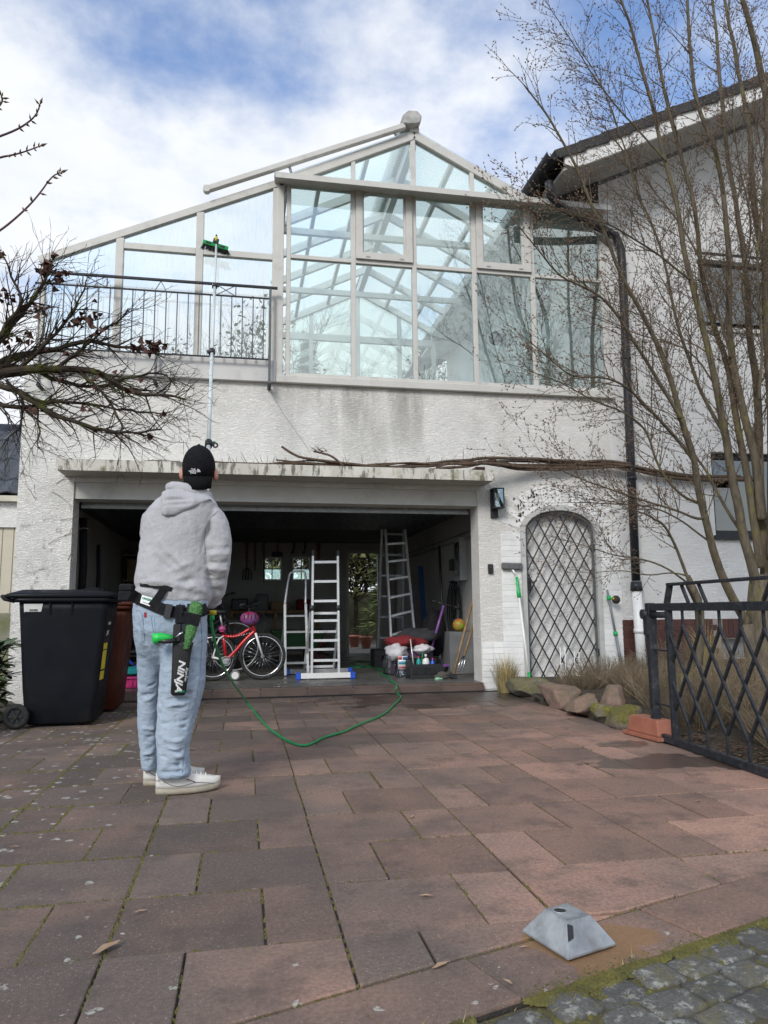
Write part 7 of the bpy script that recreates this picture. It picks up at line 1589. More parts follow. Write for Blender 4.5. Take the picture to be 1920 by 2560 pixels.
g = [HP(384, 1598, -.05), HP(398, 1594, -.05), HP(415, 1594, -.05), HP(432, 1596, -.05)]; MB().tube(g, [.028, .024, .020, .014], 14).build('squeegee_handle', mk('bright_green', (.02, .55, .08), .4), hol); MB().cyl(g[0]+Vector((-.001, 0, 0)), g[0]+Vector((-.004, -.001, 0)), .021, n=14).build('handle_hole', M_green, hol); MB().tube([HP(396, 1603, -.055), HP(415, 1603, -.06), HP(438, 1601, -.055)], [.010, .013, .012], 10).build('handle_grip', M_black, hol); MB().tube([HP(436, 1598, -.055), HP(450, 1585, -.065), HP(458, 1580, -.065)], .006, 6).build('squeegee_neck', M_silver, hol)
# --- the pole: telescopic sections, clamps, brush
po = thing('water_fed_pole', tuple(PB), 'long white telescopic cleaning pole held up to the balcony screen', 'pole')
Lp = (PT-PB).length
def polepx(py):
    lo, hi = 0.0, Lp
    for _ in range(40):
        m = (lo+hi)/2; p = polept(m)-CP; y = 1280-FPX*p.dot(CU)/p.dot(CF)
        if y > py: lo = m
        else: hi = m
    return lo
cuts_ = [0.0, polepx(1110), polepx(880), polepx(715), Lp]; rad_ = [.0165, .0150, .0135, .0120]
for k in range(4): MB().cyl(polept(cuts_[k]), polept(cuts_[k+1]+(.02 if k < 3 else 0)), rad_[k], n=14).build('pole_section', mk('pole_white', (.60, .66, .66), .35, (.54, .60, .60), 6), po)
for k, t in enumerate(cuts_[1:4]):
    c = polept(t); side = pdir.cross(Vector((0, 1, 0))).normalized(); cl = MB().cyl(c-pdir*.03, c+pdir*.03, .027, n=14).build('clamp', M_black if k else M_anth, po)
    MB().bar(c+CR*(.035 if k != 1 else -.035)-pdir*.02, c+CR*(.038 if k != 1 else -.038)+pdir*.025, .016, .012).build('clamp_lever', M_black, cl)
    if k == 0: MB().bar(c+CR*.025+pdir*.02, c+CR*.05+pdir*.025, .012, .01).build('green_lever', M_green, cl); MB().torus(c+CR*.05-pdir*.015, (0, 1, 0), .016, .006, 14, 6).build('hose_ring', M_black, cl)
br = thing('pole_brush', tuple(PT), 'green brush head on top of the pole against the screen transom', 'brush')
bL, bR = F(508, 604, 8.10), F(570, 622, 8.10); bdv = (bR-bL).normalized()
MB().bar(bL, bR, .05, .045, (0, -.3, 1)).build('block', M_green, br, bevel=.004)
M_brst = mk('bristle', (.03, .03, .03), .9); bb_ = MB()
for _ in range(420):
    f = R_(); c = lerp(bL, bR, f)+Vector((0, U(-.02, .02), -.02)); d = Vector((U(-.02, .02)+(f-.5)*.05, U(-.01, .05), -.05)); bb_.tube([c, c+d], [.0022, .0012], 3, False)
tag(bb_.build('bristles', M_brst, br), kind='stuff')
for f in (.22, .78): c = lerp(bL, bR, f); MB().bar(c-bdv*.03+Vector((0, -.026, -.003)), c+bdv*.03+Vector((0, -.026, -.003)), .004, .022, (0, 0, 1)).build('groove', M_anth, br)
c = F(540, 603, 8.07); MB().bar(c-bdv*.03, c+bdv*.03, .035, .05).build('socket', M_anth, br); MB().cyl(F(540, 603, 8.06), F(541, 592, 8.06), .016, n=10).build('spigot', M_yellow, br); MB().cyl(F(541, 592, 8.06), F(541, 587, 8.06), .010, n=8).build('tip', M_anth, br)
# ================================================================ vegetation
def bez(pts, n_per=4): return smooth([Vector(p) for p in pts], 2)
def rdir(d, ang, up=0.0):
    d = d.normalized(); a = d.orthogonal().normalized(); b = d.cross(a); t = U(0, 2*math.pi)
    v = d*math.cos(ang)+(a*math.cos(t)+b*math.sin(t))*math.sin(ang); v.z += up; return v.normalized()
def bud(m, p, d, l, r):
    d = d.normalized(); a = d.orthogonal().normalized(); b = d.cross(a); c = p+d*l*.4
    m.add([p, c+a*r, c+b*r, c-a*r, c-b*r, p+d*l], [(0, 2, 1), (0, 3, 2), (0, 4, 3), (0, 1, 4), (5, 1, 2), (5, 2, 3), (5, 3, 4), (5, 4, 1)], True)
def twig(mw, mbud, p, d, L, r, lvl, budl, up, ylim, dens, wig=.22):
    n = max(2, int(L/.055)); pts = [p.copy()]; dd = d.normalized(); step = L/n
    for i in range(n):
        dd = (dd+Vector((random.gauss(0, wig), random.gauss(0, wig), random.gauss(0, wig)+up))*.33).normalized()
        q = pts[-1]+dd*step
        if q.y > ylim: q.y = ylim-.01; dd.y = -abs(dd.y)*.4
        pts.append(q)
    rs_ = [r*(1-.72*i/n) for i in range(n+1)]
    mw.tube(pts, rs_, 4 if r > .0045 else 3, False)
    for i in range(1, n+1):
        if lvl > 0 and R_() < dens:
            sd_ = rdir((pts[i]-pts[i-1]), U(.5, .95), .12); twig(mw, mbud, pts[i], sd_, L*U(.25, .55)*(1-.35*i/n), max(.0019, rs_[i]*.62), lvl-1, budl, up, ylim, dens*.9, wig)
        if mbud is not None and r < .007 and (i % 2 or i == n):
            bud(mbud, pts[i], rdir(pts[i]-pts[i-1], U(.3, .8), .2), budl*U(.7, 1.3), budl*.19)
    if mbud is not None: bud(mbud, pts[-1], pts[-1]-pts[-2], budl*1.2, budl*.2)
# ---------------- the big bare multi stemmed tree on the right
z5_ = lambda pts: [(1280+x/2.592, 700+y/2.592) for x, y in pts]
z4_ = lambda pts: [(1280+x/2.592, y/2.592) for x, y in pts]
TB = Vector((4.60, 6.0, .08))
ht = thing('bare_tree', tuple(TB), 'large bare multi stemmed tree with brown buds right of the driveway', 'tree')
tw, tb2, tr_ = MB(), MB(), MB()
stems = [  # photo polylines from the crown foot outwards, distance at foot and tip, radius at foot and tip
 ([(1868, 1560), (1812, 1460), (1778, 1356), (1751, 1259), (1739, 1163), (1704, 1047), (1670, 916), (1616, 804), (1558, 700), (1507, 579), (1434, 397), (1370, 290), (1310, 215)], 6.0, 5.3, .050, .006),
 ([(1895, 1480), (1859, 1337), (1832, 1202), (1812, 1086), (1793, 970), (1762, 835), (1727, 700), (1700, 559), (1666, 405), (1616, 212), (1585, 96), (1545, -30)], 6.0, 5.6, .056, .010),
 ([(1900, 1420), (1882, 1279), (1862, 1144), (1835, 1009), (1816, 893), (1782, 816), (1758, 700), (1735, 501), (1689, 347), (1646, 154), (1619, 0), (1600, -100)], 6.05, 6.2, .048, .010),
 ([(1905, 1300), (1889, 1144), (1859, 1028), (1828, 893), (1820, 777), (1824, 700), (1816, 559), (1797, 386), (1743, 270), (1724, 116), (1718, 0), (1712, -100)], 6.0, 5.8, .050, .012),
 ([(1915, 1480), (1905, 1300), (1898, 1150), (1895, 1000), (1872, 816), (1866, 700), (1850, 560), (1820, 400), (1800, 200), (1790, 60), (1770, -60)], 6.1, 6.5, .060, .012),
 ([(1935, 1400), (1932, 1100), (1925, 900), (1915, 700), (1918, 450), (1920, 270), (1897, 154), (1874, 58), (1845, -40)], 5.9, 5.5, .070, .022),
 ([(1945, 1300), (1950, 1000), (1940, 800), (1905, 620), (1880, 480), (1876, 330), (1850, 200), (1820, 40), (1800, -60)], 6.2, 6.8, .060, .014),
 ([(1739, 1163), (1700, 1105), (1660, 1060), (1610, 1010), (1560, 960), (1500, 940), (1430, 945), (1380, 900), (1320, 850)], 5.85, 5.2, .022, .004),
 ([(1704, 1047), (1650, 960), (1600, 880), (1560, 810), (1510, 745), (1440, 710), (1400, 690), (1340, 620), (1290, 560)], 5.7, 5.0, .022, .004),
 ([(1762, 1290), (1745, 1300), (1690, 1275), (1600, 1248), (1530, 1225), (1460, 1200), (1390, 1170)], 5.9, 5.4, .018, .004),
 ([(1751, 1259), (1700, 1240), (1640, 1160), (1620, 1075), (1560, 1030), (1490, 1005), (1410, 960), (1330, 930)], 5.9, 5.6, .018, .004),
 ([(1778, 1356), (1740, 1330), (1700, 1300), (1640, 1268), (1580, 1262), (1500, 1258), (1445, 1256)], 5.95, 5.7, .014, .004),
 ([(1725, 1460), (1700, 1390), (1681, 1348), (1660, 1310), (1635, 1297)], 5.6, 5.4, .020, .010),
 ([(1716, 1455), (1660, 1415), (1600, 1395), (1540, 1390), (1480, 1370), (1430, 1355)], 5.7, 5.9, .012, .003),
 ([(1720, 1440), (1680, 1430), (1620, 1440), (1560, 1425), (1500, 1430)], 5.6, 6.2, .010, .003),
 ([(1812, 1086), (1760, 1000), (1720, 900), (1690, 800), (1660, 640), (1630, 560), (1590, 480), (1550, 330), (1500, 200), (1450, 120)], 6.0, 6.3, .026, .005),
 ([(1727, 700), (1650, 640), (1590, 600), (1520, 560), (1450, 540), (1380, 520), (1330, 480)], 5.7, 5.2, .014, .003),
 ([(1666, 405), (1600, 330), (1540, 270), (1480, 180), (1420, 90), (1390, 40)], 5.6, 5.3, .012, .003),
 ([(1828, 893), (1790, 760), (1750, 640), (1700, 560), (1650, 500), (1580, 400), (1520, 330)], 5.9, 6.5, .018, .004),
 ([(1895, 1000), (1910, 850), (1890, 700), (1900, 560), (1910, 430), (1890, 300)], 5.7, 5.2, .018, .006),
 ([(1872, 816), (1850, 700), (1880, 600), (1870, 500), (1840, 380), (1830, 250), (1850, 120)], 6.0, 5.6, .014, .005),
 ([(1793, 970), (1730, 880), (1660, 850), (1600, 840), (1520, 800), (1450, 770)], 5.9, 6.6, .012, .003),
 ([(1859, 1337), (1800, 1250), (1770, 1180), (1720, 1120), (1690, 1000), (1640, 880), (1620, 780)], 6.1, 6.9, .020, .005),
]
for (px, ya, yb, ra, rb) in stems:
    n = len(px); pts = [F(x, y, ya+(yb-ya)*(i/(n-1))**1.2) for i, (x, y) in enumerate(px)]
    pts = smooth(pts, 2); pts = [p+Vector((mnoise.noise(p*3), mnoise.noise(p*3+Vector((7, 0, 0))), 0))*.012 for p in pts]
    m = len(pts); rad = [.82*(ra+(rb-ra)*(i/(m-1))**.9) for i in range(m)]
    tr_.tube(pts, rad, 10 if ra > .03 else 6)
    acc = 0.0; nxt = .30
    for i in range(2, m):
        seg = (pts[i]-pts[i-1]); acc += seg.length; f = i/m
        if f < .18 and ra > .03: nxt = acc+.1; continue
        while acc > nxt:
            nxt += U(.035, .085) if ra < .03 else U(.05, .12)
            d = rdir(seg, U(.45, .95), .10); d.y *= .75; L = U(.28, .85)*(1.05-.35*f); twig(tw, tb2, pts[i], d, L, min(rad[i]*.5, U(.0035, .006)), 2, .021, .05, 8.12, .56)
    twig(tw, tb2, pts[-1], pts[-1]-pts[-3], .45, rb*.8, 2, .021, .05, 8.12, .5)
# foot of the tree: short fused trunk
foot_pts = [TB+Vector((.0, 0, -.1)), TB+Vector((.02, 0, .35)), F(1900, 1560, 6.02), F(1905, 1440, 6.02)]
tr_.tube(smooth(foot_pts, 1), [.20, .165, .15, .15, .13, .12, .11, .10][:len(smooth(foot_pts, 1))], 14)
for e in ((1725, 1460, 5.6), (1716, 1455, 5.7), (1720, 1440, 5.6)): p = F(*e); tr_.tube(smooth([p, p+Vector((.15, .05, -.25)), Vector((3.75, 5.8, .1))], 1), [.02, .022, .024, .026, .028, .03][:len(smooth([p, p, p], 1))], 6)
p = F(1868, 1560, 6.0); tr_.tube([p, TB+Vector((-.1, 0, 0))], [.05, .07], 8)
tr_.build('trunk', M_bark, ht); cw = tw.build('crown', M_twig, ht); tag(tb2.build('buds', M_bud, cw), kind='stuff')
# ---------------- mossy shrub tree reaching in from the left with last red brown leaves
LT = Vector((-2.75, 5.0, 0.0)); lt = thing('mossy_tree', tuple(LT), 'mossy dark branched tree with dry red leaves reaching in from the left', 'tree')
tr2, tw2, lf2 = MB(), MB(), MB()
crook = F(-90, 960, 5.0)
tr2.tube(smooth([LT+Vector((0, 0, -.1)), LT+Vector((.05, .0, .8)), LT+Vector((.0, 0, 1.6)), crook], 2), [.10-.004*i for i in range(len(smooth([LT, LT, LT, LT], 2)))], 12)
limbs = [([(-90, 960), (0, 935), (90, 925), (170, 915), (260, 935), (330, 985), (420, 990), (465, 1000)], 5.0, 4.8, .045, .004), ([(-90, 960), (10, 900), (80, 880), (150, 870), (230, 850), (320, 870), (400, 880)], 5.05, 5.2, .036, .004), ([(-90, 960), (0, 960), (60, 985), (120, 1030), (200, 1060), (290, 1085), (360, 1080), (400, 1070)], 4.95, 4.7, .030, .003), ([(-60, 930), (10, 840), (50, 780), (90, 740), (120, 690), (130, 660)], 5.0, 5.1, .028, .004), ([(-60, 930), (-10, 860), (20, 800), (60, 760), (30, 700), (10, 640)], 5.0, 5.0, .022, .004), ([(50, 925), (120, 860), (170, 800), (200, 760), (215, 700)], 4.95, 4.7, .018, .003), ([(150, 915), (210, 870), (250, 830), (300, 800), (320, 770)], 4.95, 4.8, .014, .003), ([(20, 950), (60, 1000), (50, 1050), (30, 1090), (0, 1120)], 4.95, 4.8, .012, .003), ([(200, 930), (260, 980), (290, 1030), (310, 1080), (280, 1100)], 4.9, 4.7, .012, .003), ([(90, 1010), (100, 1060), (90, 1110), (110, 1130)], 4.9, 4.8, .009, .002), ([(-60, 985), (0, 1010), (60, 1025), (130, 1000), (210, 1010), (300, 1020), (380, 1035), (430, 1030)], 4.9, 4.9, .020, .003), ([(-60, 940), (40, 905), (140, 950), (240, 975), (330, 940), (400, 930), (440, 960)], 4.95, 5.1, .022, .003)]
tipsl = []
for (px, ya, yb, ra, rb) in limbs:
    n = len(px); pts = smooth([F(x, y, ya+(yb-ya)*i/(n-1)) for i, (x, y) in enumerate(px)], 2); pts = [p+Vector((mnoise.noise(p*9), mnoise.noise(p*9+Vector((7, 0, 0))), mnoise.noise(p*9+Vector((0, 7, 0)))))*.02 for p in pts]
    m = len(pts); rad = [(ra+(rb-ra)*(i/(m-1))**.8)*(1+.25*mnoise.noise(pts[i]*20)) for i in range(m)]; tr2.tube(pts, rad, 7); tipsl.append(pts[-1])
    acc = 0; nxt = .08
    for i in range(1, m):
        seg = pts[i]-pts[i-1]; acc += seg.length
        while acc > nxt:
            nxt += U(.012, .028); d = rdir(seg, U(.5, 1.1), .0); d.y *= .7; d.x += .25; twig(tw2, None, pts[i], d, U(.12, .36), min(rad[i]*.5, U(.0035, .0065)), 2, .01, -.01, 7.9, .6, .38)
def curled(m, c, l):
    a = Vector((random.gauss(0, 1), random.gauss(0, 1), random.gauss(0, 1)-.8)).normalized(); b = a.orthogonal().normalized(); n = a.cross(b); w = l*.38
    prof = [(0, 0), (.25, .7), (.55, 1), (.8, .6), (1, 0), (.8, -.6), (.55, -1), (.25, -.7)]
    m.add([c+a*l*x+b*w*y+n*(w*.8*y*y+l*.25*math.sin(x*4)) for x, y in prof]+[c+a*l*.5], [(k, (k+1) % 8, 8) for k in range(8)], True)
for (px, py, sx2, sy2, n, Y) in ((120, 668, 18, 12, 26, 5.1), (150, 690, 16, 12, 12, 5.05), (90, 770, 22, 12, 14, 5), (20, 740, 18, 10, 16, 5), (230, 800, 16, 22, 22, 4.8), (190, 800, 20, 8, 8, 4.85), (390, 862, 22, 12, 24, 5.15), (350, 870, 14, 8, 8, 5.1), (130, 690, 8, 20, 8, 5.1), (60, 850, 40, 20, 14, 5), (5, 630, 6, 5, 6, 5), (230, 940, 90, 40, 12, 4.85), (365, 1085, 6, 5, 1, 4.7), (398, 1040, 3, 6, 2, 4.8), (75, 1020, 8, 8, 3, 4.8), (215, 1030, 5, 5, 2, 4.7)):
    for _ in range(n): curled(lf2, F(random.gauss(px, sx2*.7), random.gauss(py, sy2*.7), Y+U(-.06, .06)), U(.03, .065))
ms = MB()
for _ in range(500):
    px, py = random.choice([(40, 930, ), (120, 920), (200, 925), (250, 940), (100, 890), (60, 960)]); c = F(random.gauss(px, 35), random.gauss(py, 10), 4.98); ms.sph(c, (U(.006, .014), U(.006, .014), U(.004, .008)), 6, 4)
tr2.build('trunk', M_bark2, lt); cw2 = tw2.build('crown', M_bark2, lt); lf2.build('leaves', M_deadleaf, cw2)
# three young budding shoots of a shrub nearer the camera, upper left
SH = Vector((-2.3, 3.3, 0)); sh = thing('budding_shrub', tuple(SH), 'slim budding shoots in the upper left corner', 'shrub')
s1_, s2_ = MB(), MB()
c0_ = F(-260, 640, 3.3)
s1_.tube(smooth([SH+Vector((0, 0, -.1)), SH+Vector((.05, 0, 1.0)), SH+Vector((.1, 0, 1.8)), c0_], 1), .014, 6)
for pl_ in ([(-260, 640), (-60, 610), (0, 578), (55, 532), (95, 490), (130, 440), (150, 432)], [(-260, 640), (-80, 420), (0, 393), (30, 388), (60, 380), (98, 366)], [(-260, 640), (-60, 360), (0, 341), (45, 323), (75, 303), (92, 285), (100, 262)], [(-260, 640), (-100, 300), (-20, 280), (2, 262), (7, 248), (3, 238)]):
    pts = smooth([F(x, y, 3.3) for x, y in pl_], 2); m = len(pts); s1_.tube(pts, [.007-.0045*i/m for i in range(m)], 6)
    for i in range(m//2, m, 2):
        p = pts[i]
        for _ in range(2): bud(s2_, p, rdir(pts[i]-pts[i-1], .9, -.3), U(.018, .035), .005)
    bud(s2_, pts[-1], pts[-1]-pts[-2], .04, .007)
st2 = s1_.build('stem', mk('red_twig', (.10, .04, .04), .7), sh); tag(s2_.build('buds', mk('young_bud', (.14, .10, .03), .7, (.10, .05, .035), 40), sh), kind='stuff')
# ---------------- old climbing vine along the wall above the canopy
vn = thing('climbing_vine', (2.5, Y0-.12, zc1), 'twisted bare climbing vine stems along the white wall above the garage', 'vine')
YVn = Y0-.10
vines = [([(1900, 1195), (1780, 1195), (1700, 1185), (1600, 1172), (1560, 1155), (1400, 1152), (1250, 1143), (1190, 1147), (1090, 1158), (1000, 1168), (930, 1166), (850, 1156), (760, 1146), (725, 1130), (704, 1116)], .016, .008), ([(1900, 1200), (1760, 1200), (1640, 1190), (1560, 1165), (1450, 1168), (1330, 1172), (1230, 1158), (1150, 1158), (1060, 1165), (960, 1172), (880, 1164), (800, 1158), (700, 1160), (560, 1156)], .018, .006), ([(1850, 1192), (1700, 1190), (1560, 1160), (1420, 1160), (1300, 1166), (1240, 1152), (1160, 1166), (1080, 1174), (1000, 1174), (900, 1170), (800, 1163), (740, 1163), (690, 1172), (670, 1186)], .015, .006), ([(1820, 1200), (1720, 1196), (1600, 1180), (1480, 1158), (1330, 1155), (1240, 1150), (1130, 1172), (1080, 1176)], .012, .007), ([(520, 1154), (600, 1160), (680, 1160), (740, 1155), (820, 1160), (900, 1160)], .009, .006), ([(1560, 1166), (1400, 1175), (1300, 1176), (1230, 1160), (1150, 1156), (1090, 1168)], .011, .006), ([(450, 1153), (370, 1152), (330, 1153)], .006, .003), ([(1250, 1165), (1150, 1150), (1050, 1160), (950, 1158), (860, 1170), (770, 1158), (690, 1150)], .010, .005), ([(1240, 1150), (1130, 1162), (1010, 1156), (900, 1172), (800, 1150), (715, 1155), (600, 1165)], .009, .004), ([(860, 1165), (830, 1140), (800, 1132), (785, 1128)], .010, .005)]
for i, (px, r0_, r1_) in enumerate(vines):
    n = len(px); pts = smooth([F(x, y, (YVn if x < 1560 or x > 1610 else YVn-.02)-.02*math.sin(i*2+x*.01)+(-.24 if x < 1200 else -.24*max(0, (1330-x)/130) if x < 1330 else 0)) for x, y in px], 2); pts = [p+Vector((0, mnoise.noise(p*5)*.012, mnoise.noise(p*5+Vector((3, 0, 0)))*.014)) for p in pts]; m = len(pts)
    v_ = MB(); v_.tube(pts, [1.5*(r0_+(r1_-r0_)*k/m) for k in range(m)], 8); v_.build('stem', M_vine, vn)
sv = MB(); 
for _ in range(46):
    px = random.choice((U(560, 800), U(560, 800), U(660, 1200), U(1050, 1300))); p = F(px, 1160+U(-6, 8), YVn-.24); twig(sv, None, p, Vector((U(-.6, .6), -.2, U(.2, 1))), U(.05, .16), .004, 1, .01, .1, Y0-.02, .4)
for _ in range(16): p = F(random.gauss(690, 10), random.gauss(1172, 8), YVn-.2); twig(sv, None, p, Vector((U(-1, 1), -.4, U(-.8, .6))), U(.08, .16), .006, 1, .01, 0, Y0-.02, .5)
for _ in range(10): p = F(random.gauss(800, 8), random.gauss(1130, 4), YVn-.16); twig(sv, None, p, Vector((U(-1, .4), -.3, U(-.1, .8))), U(.06, .12), .006, 1, .01, 0, Y0-.02, .5)
tag(sv.build('spurs', M_vine, vn), kind='stuff')
# thin dead creeper remains on the left pier
cr = MB()
for (x, y) in ((130, 1230), (150, 1300), (110, 1420), (160, 1340), (90, 1250), (120, 1360), (170, 1400), (70, 1190), (140, 1210)):
    twig(cr, None, F(x, y, Y0-.006), Vector((U(-1, 1), 0, U(-.6, 1))), U(.15, .35), .003, 1, .01, 0, Y0-.003, .3)
one(cr, 'dead_creeper', mk('creeper_brown', (.12, .09, .07), .9), 'thin dead creeper shoots on the white pier left of the garage', 'creeper')
# ---------------- shrubs in the bed at the right: dry lavender like cushions, each its own
ds_n = 0
def zbed(x, y):
    e = min(1, max(0, (x-2.86)/.25)); return -.03+.16*e*(.3+.7*min(1, max(0, (y-4.6)/1.5)))
where = [('behind the tilted pink stone', 3.55, 6.35, .34, .38), ('by the foot of the grille gate', 3.75, 7.35, .36, .34), ('between grille gate and downpipe', 4.35, 7.5, .36, .34), ('behind the mossy stones', 3.45, 5.65, .36, .42), ('just left of the iron gate post', 3.3, 5.1, .28, .36), ('right behind the gate hinge', 3.75, 5.15, .42, .50), ('in the middle of the bed behind the gate', 4.2, 5.7, .45, .5), ('in front of the brown plinth', 4.9, 6.6, .5, .45), ('under the bare tree', 3.6, 4.5, .40, .42), ('at the right edge behind the gate', 3.35, 4.0, .34, .40), ('in front of the cellar window', 5.6, 6.5, .5, .4), ('near the stand pipe', 4.75, 7.55, .34, .5), ('low beside the trellis', 3.35, 7.1, .30, .26)]
for (w, x, y, r, h) in where:
    m = MB(); z0 = zbed(x, y)
    for _ in range(int(360*r/.35)):
        a = U(0, 6.283); q = r*math.sqrt(R_())*.55; b = Vector((x+q*math.cos(a), y+q*math.sin(a), z0-.02)); lean = U(.1, 1.0); L = h*U(.45, 1.05)
        d = Vector((math.cos(a+U(-.6, .6))*lean, math.sin(a+U(-.6, .6))*lean, 1)).normalized(); p1 = b+d*L*.5+Vector((U(-.03, .03), U(-.03, .03), 0)); p2 = p1+(d+Vector((U(-.4, .4), U(-.4, .4), U(-.2, .3)))).normalized()*L*.5
        m.tube([b, p1, p2], [.0028, .0022, .001], 3, False)
        if R_() < .7: e = p1+(p2-p1)*R_(); m.tube([e, e+Vector((U(-.07, .07), U(-.07, .07), U(.0, .08)))], [.0016, .0009], 3, False)
    one(m, 'dry_shrub', M_dryshrub, 'dry brown twiggy shrub '+w, 'shrub', 'dry shrubs in the right bed')
def tuft(x, y, z, r, h, n, name, label, mat):
    m = MB()
    for _ in range(n):
        a = U(0, 6.283); q = r*.35*math.sqrt(R_()); b = Vector((x+q*math.cos(a), y+q*math.sin(a), z)); l = h*U(.45, 1.1); le = U(.05, .75)
        d = Vector((math.cos(a), math.sin(a), 0)); p1 = b+d*l*le*.35+Vector((0, 0, l*.6)); p2 = b+d*l*le*1.0+Vector((0, 0, l*(1-.45*le))); s = Vector((-d.y, d.x, 0))*U(.0015, .003)
        m.add([b-s, b+s, p1+s*.8, p1-s*.8, p2], [(0, 1, 2, 3), (3, 2, 4)])
    one(m, name, mat, label, 'grass')
q = G(1262, 1712); tuft(min(q.x, 2.88), 8.0, 0, .28, .46, 420, 'ornamental_grass', 'straw coloured ornamental grass tuft at the right garage pier', M_straw)
tuft(4.95, 7.4, zbed(4.95, 7.4), .3, .7, 260, 'ornamental_grass', 'dry tall grass tuft in front of the brown plinth', M_straw)
# small yellow crocus like flowers
for i, (px, py, lab) in enumerate(((1440, 1698, 'leftmost yellow spring flower in the bed'), (1448, 1693, 'yellow flower just right of the leftmost one'), (1456, 1700, 'third yellow flower from the left before the grille'), (1535, 1713, 'yellow flower left in the right hand clump'), (1550, 1707, 'middle yellow flower of the right hand clump'), (1560, 1712, 'rightmost yellow flower of the right hand clump'), (1558, 1675, 'single yellow flower at the foot of the grey leaning pole'))):
    p = F(px, py, 7.2 if i < 6 else 7.9); t = thing('yellow_flower', (p.x, p.y, zbed(p.x, p.y)), lab, 'flower', 'yellow spring flowers in the right bed'); MB().cyl((p.x, p.y, zbed(p.x, p.y)-.02), p, .003, n=5).build('stem', M_leaf, t); f = MB()
    for k in range(6): a = k*1.047; f.add([p, p+Vector((.022*math.cos(a-.35), .022*math.sin(a-.35), .012)), p+Vector((.034*math.cos(a), .034*math.sin(a), .02)), p+Vector((.022*math.cos(a+.35), .022*math.sin(a+.35), .012))], [(0, 1, 2, 3)])
    f.build('petals', M_yellow, t)
# rhododendron leaves at the left edge
rh = thing('evergreen_shrub', (-2.1, 6.75, 0), 'evergreen shrub with long glossy leaves at the left edge', 'shrub'); lm, bs = MB(), MB()
for _ in range(70):
    a = U(0, 6.283); c = Vector((-2.12+random.gauss(0, .12), 6.75+random.gauss(0, .22), U(.10, .66)))
    if c.x > -1.97: c.x = -1.97-R_()*.1
    bs.tube([(-2.2, 6.75, -.05), ((c.x-2.2)/2, (c.y+6.75)/2, c.z*.5), c], [.012, .008, .004], 5, False)
    for k in range(9):
        b = a+k*2.4; d = Vector((math.cos(b), math.sin(b), U(-.25, .6))).normalized(); s = d.cross(Vector((0, 0, 1))).normalized(); L = U(.11, .18); w = L*.2; n = s.cross(d)
        pr_ = [(0, 0), (.3, .8), (.6, 1), (.85, .6), (1, 0), (.85, -.6), (.6, -1), (.3, -.8)]
        lm.add([c+d*L*x_+s*w*y_+n*(-.10*L*x_*x_+.25*w*abs(y_)) for x_, y_ in pr_]+[c+d*L*.5-n*.02*L], [(q, (q+1) % 8, 8) for q in range(8)], True)
lm.build('crown', M_leaf, rh); bs.build('trunk', M_bark2, rh)
# ---------------- trees behind the house, seen over the balcony, through the glass and the rear door
def conifer(x, y, h, r, label, name='conifer', mat=M_conifer, n=2600):
    t = thing(name, (x, y, -.1), label, 'tree', 'trees behind the house'); MB().tube([(x, y, -.1), (x, y, h*.5), (x, y, h)], [.12*h/8, .07*h/8, .01], 8).build('trunk', M_bark2, t); m = MB()
    for _ in range(n):
        f = R_()**.8; z = h*(.06+.94*f); rr = r*(1-f)**.85*(.75+.35*mnoise.noise((z*1.5, 0, x))+.3*R_()); a = U(0, 6.283); L = U(.12, .28); d = Vector((math.cos(a), math.sin(a), U(-.5, .15))); s = Vector((-math.sin(a), math.cos(a), U(-.3, .3)))*U(.03, .07)
        c = Vector((x+rr*math.cos(a)*R_()**.4, y+rr*math.sin(a)*R_()**.4, z)); m.add([c-s, c+s, c+d*L+s*.3, c+d*L-s*.3], [(0, 1, 2, 3)])
    m.build('crown', mat, t)
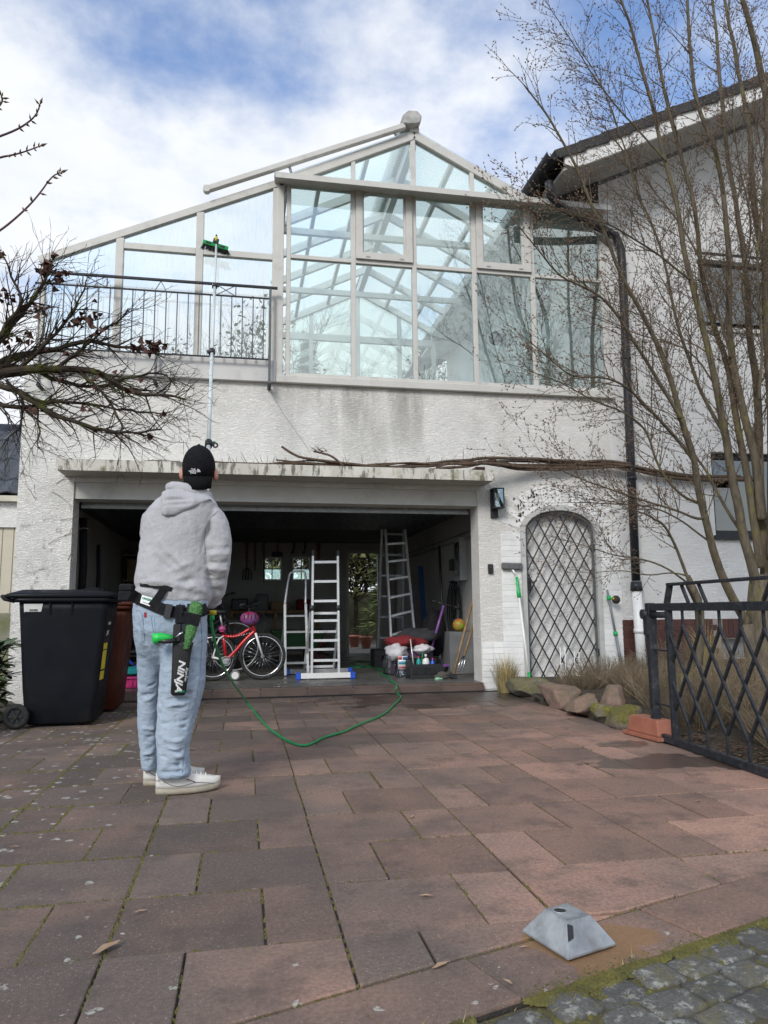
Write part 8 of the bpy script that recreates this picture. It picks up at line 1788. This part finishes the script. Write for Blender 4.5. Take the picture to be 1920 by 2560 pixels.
def bushy(x, y, h, r, label, mat, n=3000, bare=True, name='garden_tree'):
    t = thing(name, (x, y, -.1), label, 'tree', 'trees behind the house'); tr = MB(); m = MB(); b = Vector((x, y, -.1)); tr.tube([b, b+Vector((0, 0, h*.35))], [.09, .07], 8)
    for _ in range(9): twig(tr, None, b+Vector((0, 0, h*U(.2, .4))), Vector((U(-1, 1), U(-1, 1), 1.1)), h*.6, .035, 2, .02, .06, 99, .35, .3)
    for _ in range(n):
        v = Vector((random.gauss(0, 1), random.gauss(0, 1), random.gauss(0, 1))).normalized()*(R_()**.45); q = Vector((x+v.x*r, y+v.y*r, h*.62+v.z*h*.38))
        if mnoise.noise(q*1.6) < -.08: continue
        a = U(0, 6.28); l = U(.04, .09); s = Vector((math.cos(a), math.sin(a), U(-1, 1)))*l; e = Vector((U(-1, 1), U(-1, 1), U(-1, 1)))*l*.7; m.add([q-s, q+e, q+s, q-e], [(0, 1, 2, 3)])
    tr.build('trunk', M_bark2, t); m.build('crown', mat, t)
q = F(770, 880, 24); conifer(q.x, 24, F(770, 835, 24).z, 1.3, 'pointed conifer seen through the left pane of the conservatory')
q = F(640, 800, 22); bushy(q.x+.3, 22, F(640, 740, 22).z, 2.0, 'dark leafy tree seen through the right pane of the balcony screen', M_ivy, 5200)
q = F(470, 860, 24); bushy(q.x, 24, F(470, 820, 24).z, 1.2, 'small pale tree seen through the middle pane of the balcony screen', M_dryshrub, 900)
q = F(1060, 900, 22); bushy(q.x, 22, F(1060, 850, 22).z, 1.6, 'dark tree seen low through the middle conservatory pane', M_ivy, 2600)
M_spring = mk('spring_leaf', (.30, .31, .12), .8, (.20, .20, .09), 3); M_green2 = mk('garden_evergreen', (.10, .15, .05), .8, (.15, .19, .07), 3)
q = F(945, 1480, 21.5); conifer(q.x+.55, 21.5, 5.2, 1.0, 'dense evergreen tree beyond the rear garage door', 'garden_conifer', M_green2, 5200)
q = F(890, 1470, 24); bushy(q.x, 24, 5.6, 2.6, 'pale green budding bush beyond the rear garage door', M_spring, 9000)
q = F(690, 1430, 22); bushy(q.x, 22, 5.2, 2.6, 'budding garden bush seen through the rear garage windows', M_spring, 8000)
bushy(F(915, 1480, 28).x, 28, 6.5, 4.2, 'wide pale tree far behind the rear garage door', M_spring, 9000)
one(heap(900, 1562, 27, 4.2, .8, 1.25, 41, .3), 'garden_hedge', mk('hedge_brown_green', (.13, .13, .06), .9, (.09, .075, .04), 2.5, bump=1.0, bscale=9), 'low hedge beyond the rear garage door', 'hedge')
